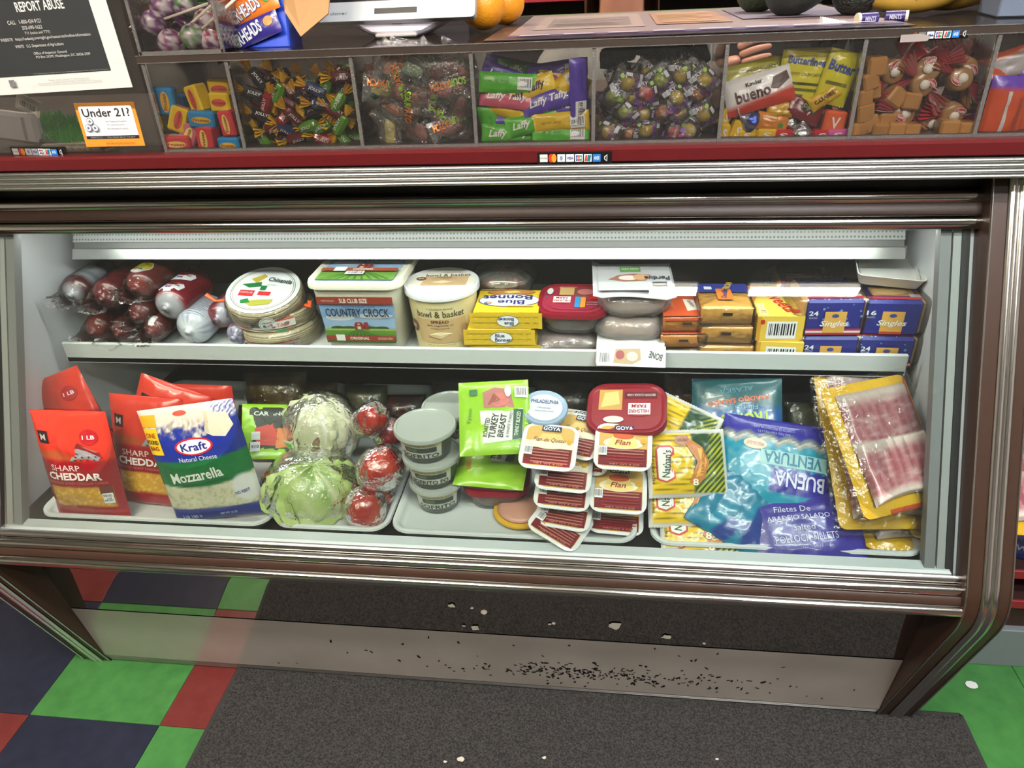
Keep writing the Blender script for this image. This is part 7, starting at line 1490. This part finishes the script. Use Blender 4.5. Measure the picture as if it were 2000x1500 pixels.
V = [(0, .03, .62), (0, .02, .80), (0, .01, c_-.22), (0, .02, c_-.11), (0, .02, c_-.05), (0, -.005, c_+.005), (0, .0, c_+.10), (0, .015, c_+.19),
     (.165, .02, c_-.13), (.215, -.05, .98), (.30, -.27, .985), (-.165, .02, c_-.13), (-.215, -.04, .98), (-.17, -.17, .80),
     (.09, .0, .58), (.11, -.26, .55), (.11, -.17, .12), (.11, -.26, .05), (-.09, .0, .58), (-.11, -.26, .55), (-.11, -.17, .12), (-.11, -.26, .05), (.35, -.38, 1.06), (-.13, -.21, .68)]
E_ = [(0, 1), (1, 2), (2, 3), (3, 4), (4, 5), (5, 6), (6, 7), (3, 8), (8, 9), (9, 10), (10, 22), (3, 11), (11, 12), (12, 13), (13, 23), (0, 14), (14, 15), (15, 16), (16, 17), (0, 18), (18, 19), (19, 20), (20, 21)]
Rr = [(.16, .11), (.14, .10), (.16, .10), (.075, .07), .055, (.058, .075), (.075, .09), (.06, .075), .06, .045, .036, .06, .045, .036, .085, .065, .045, .04, .085, .065, .045, .04, (.028, .022), (.028, .022)]
body = skin_body('body', V, E_, Rr, M_skin, person)
# shirt over torso and upper arms
Vs = [(0, .03, .60), (0, .02, .80), (0, .01, c_-.22), (0, .02, c_-.115), (.17, .02, c_-.13), (.212, -.03, 1.03), (-.17, .02, c_-.13), (-.212, -.03, 1.03)]
skin_body('shirt', Vs, [(0, 1), (1, 2), (2, 3), (3, 4), (4, 5), (3, 6), (6, 7)], [(.185, .13), (.165, .12), (.185, .12), (.10, .085), .078, .066, .078, .066], M_shirt, person)
# hair, face
U, Tt = np.meshgrid(np.linspace(0, 2*PI, 40, endpoint=False), np.linspace(0, 1, 18)); n = vnoise(U*6, Tt*3, 2)
front = np.clip((-np.sin(U)-.25)/.35, 0, 1); front = front*front*(3-2*front); Vv = .03+Tt*(2.2*(1-front)+.80*front-.03); q = 1.03+.08*n+.012*np.sin(U*30)
sn = np.sin(np.minimum(Vv, 1.57)); P = np.stack([.092*q*sn*np.cos(U), .022+.108*q*sn*np.sin(U), c_+.135+.105*q*np.cos(np.minimum(Vv, 1.57))-np.clip(Vv-1.57, 0, 1)*.34], -1)
MB().loft(list(P), M_hair, caps=(True, False)).build('hair', person, smooth=True)
for s in (-1, 1):
    MB().lathe([(.0115*math.sin(a), -.0115*math.cos(a)) for a in np.linspace(.05, PI-.05, 8)], C(226, 222, 216, .2), 12).build('eye', person, (s*.032, -.082, c_+.115), smooth=True)
    MB().lathe([(.0055, -.004), (.0055, .0)], C(50, 34, 26, .2), 10, axis='y').build('iris', person, (s*.032, -.0925, c_+.115))
    MB().tube([(s*.016, -.092, c_+.135), (s*.032, -.096, c_+.14), (s*.05, -.084, c_+.135)], .004, M_hair, 6).build('eyebrow', person)
    MB().lathe([(.001, -.012), (.016, -.006), (.018, .004), (.001, .012)], M_skin, 10, axis='x').build('ear', person, (s*.084, .01, c_+.10), smooth=True)
MB().hull([(0, -.088, c_+.115), (-.014, -.088, c_+.075), (.014, -.088, c_+.075), (0, -.112, c_+.078), (0, -.09, c_+.07)], M_skin).build('nose', person)
MB().tube([(-.026, -.082, c_+.042), (0, -.094, c_+.044), (.026, -.082, c_+.042)], [.003, .006, .003], mat('lips', (150, 78, 74), .45), 8).build('mouth', person, smooth=True)
# hands: palm and five bent fingers each
def hand(wr, dirv, upv, side):
    d = Vector(dirv).normalized(); u = Vector(upv).normalized(); s = d.cross(u).normalized()*side; w = Vector(wr)
    V = [w, w+d*.045, w+d*.085]; E = [(0, 1), (1, 2)]; R = [(.026, .02), (.036, .017), (.034, .014)]
    o = skin_body('palm', [v[:] for v in V], E, R, M_skin, person)
    for k, (off, L) in enumerate(((-.028, .072), (-.009, .080), (.010, .075), (.028, .058))):
        b = w+d*.078+s*off; c1 = b+d*L*.45-u*.004+s*off*.1; c2 = c1+d*L*.3-u*L*.16; c3 = c2+d*L*.22-u*L*.2
        skin_body('finger', [b[:], c1[:], c2[:], c3[:]], [(0, 1), (1, 2), (2, 3)], [.0095, .009, .008, .0065], M_skin, person)
    b = w+d*.025-s*.028; c1 = b+d*.028-s*.022-u*.006; c2 = c1+d*.026-s*.006-u*.006
    skin_body('thumb', [b[:], c1[:], c2[:]], [(0, 1), (1, 2)], [.012, .0105, .008], M_skin, person)
hw = at(1432, 118, y=1.92)-Vector((px0, 2.16, 0))
hand((hw.x-.05, hw.y+.06, hw.z-.03), (.9, -.25, .35), (-.2, -.9, .3), 1)
body.data.vertices[22].co = (hw.x-.055, hw.y+.065, hw.z-.033); body.data.vertices[10].co = (.22, -.12, 1.0)
hand((-.13, -.21, .675), (.2, -.35, -.9), (.2, -1, .3), -1)
st_ = thing('stool', 'plain stool under the seated person', 'stool', (px0, 2.18, 0))
MB().lathe([(.17, .42), (.18, .43), (.18, .455), (.16, .465), (.001, .465)], mat('stool_seat', (40, 38, 38), .6), 28).build('seat', st_, smooth=True, sharp=40)
for k in range(4): a = k*PI/2+.78; MB().tube([(.12*math.cos(a), .12*math.sin(a), .425), (.19*math.cos(a), .19*math.sin(a), .0)], .012, M_chrome2, 8).build('leg', st_)

bpy.data.scenes.remove(_TS)
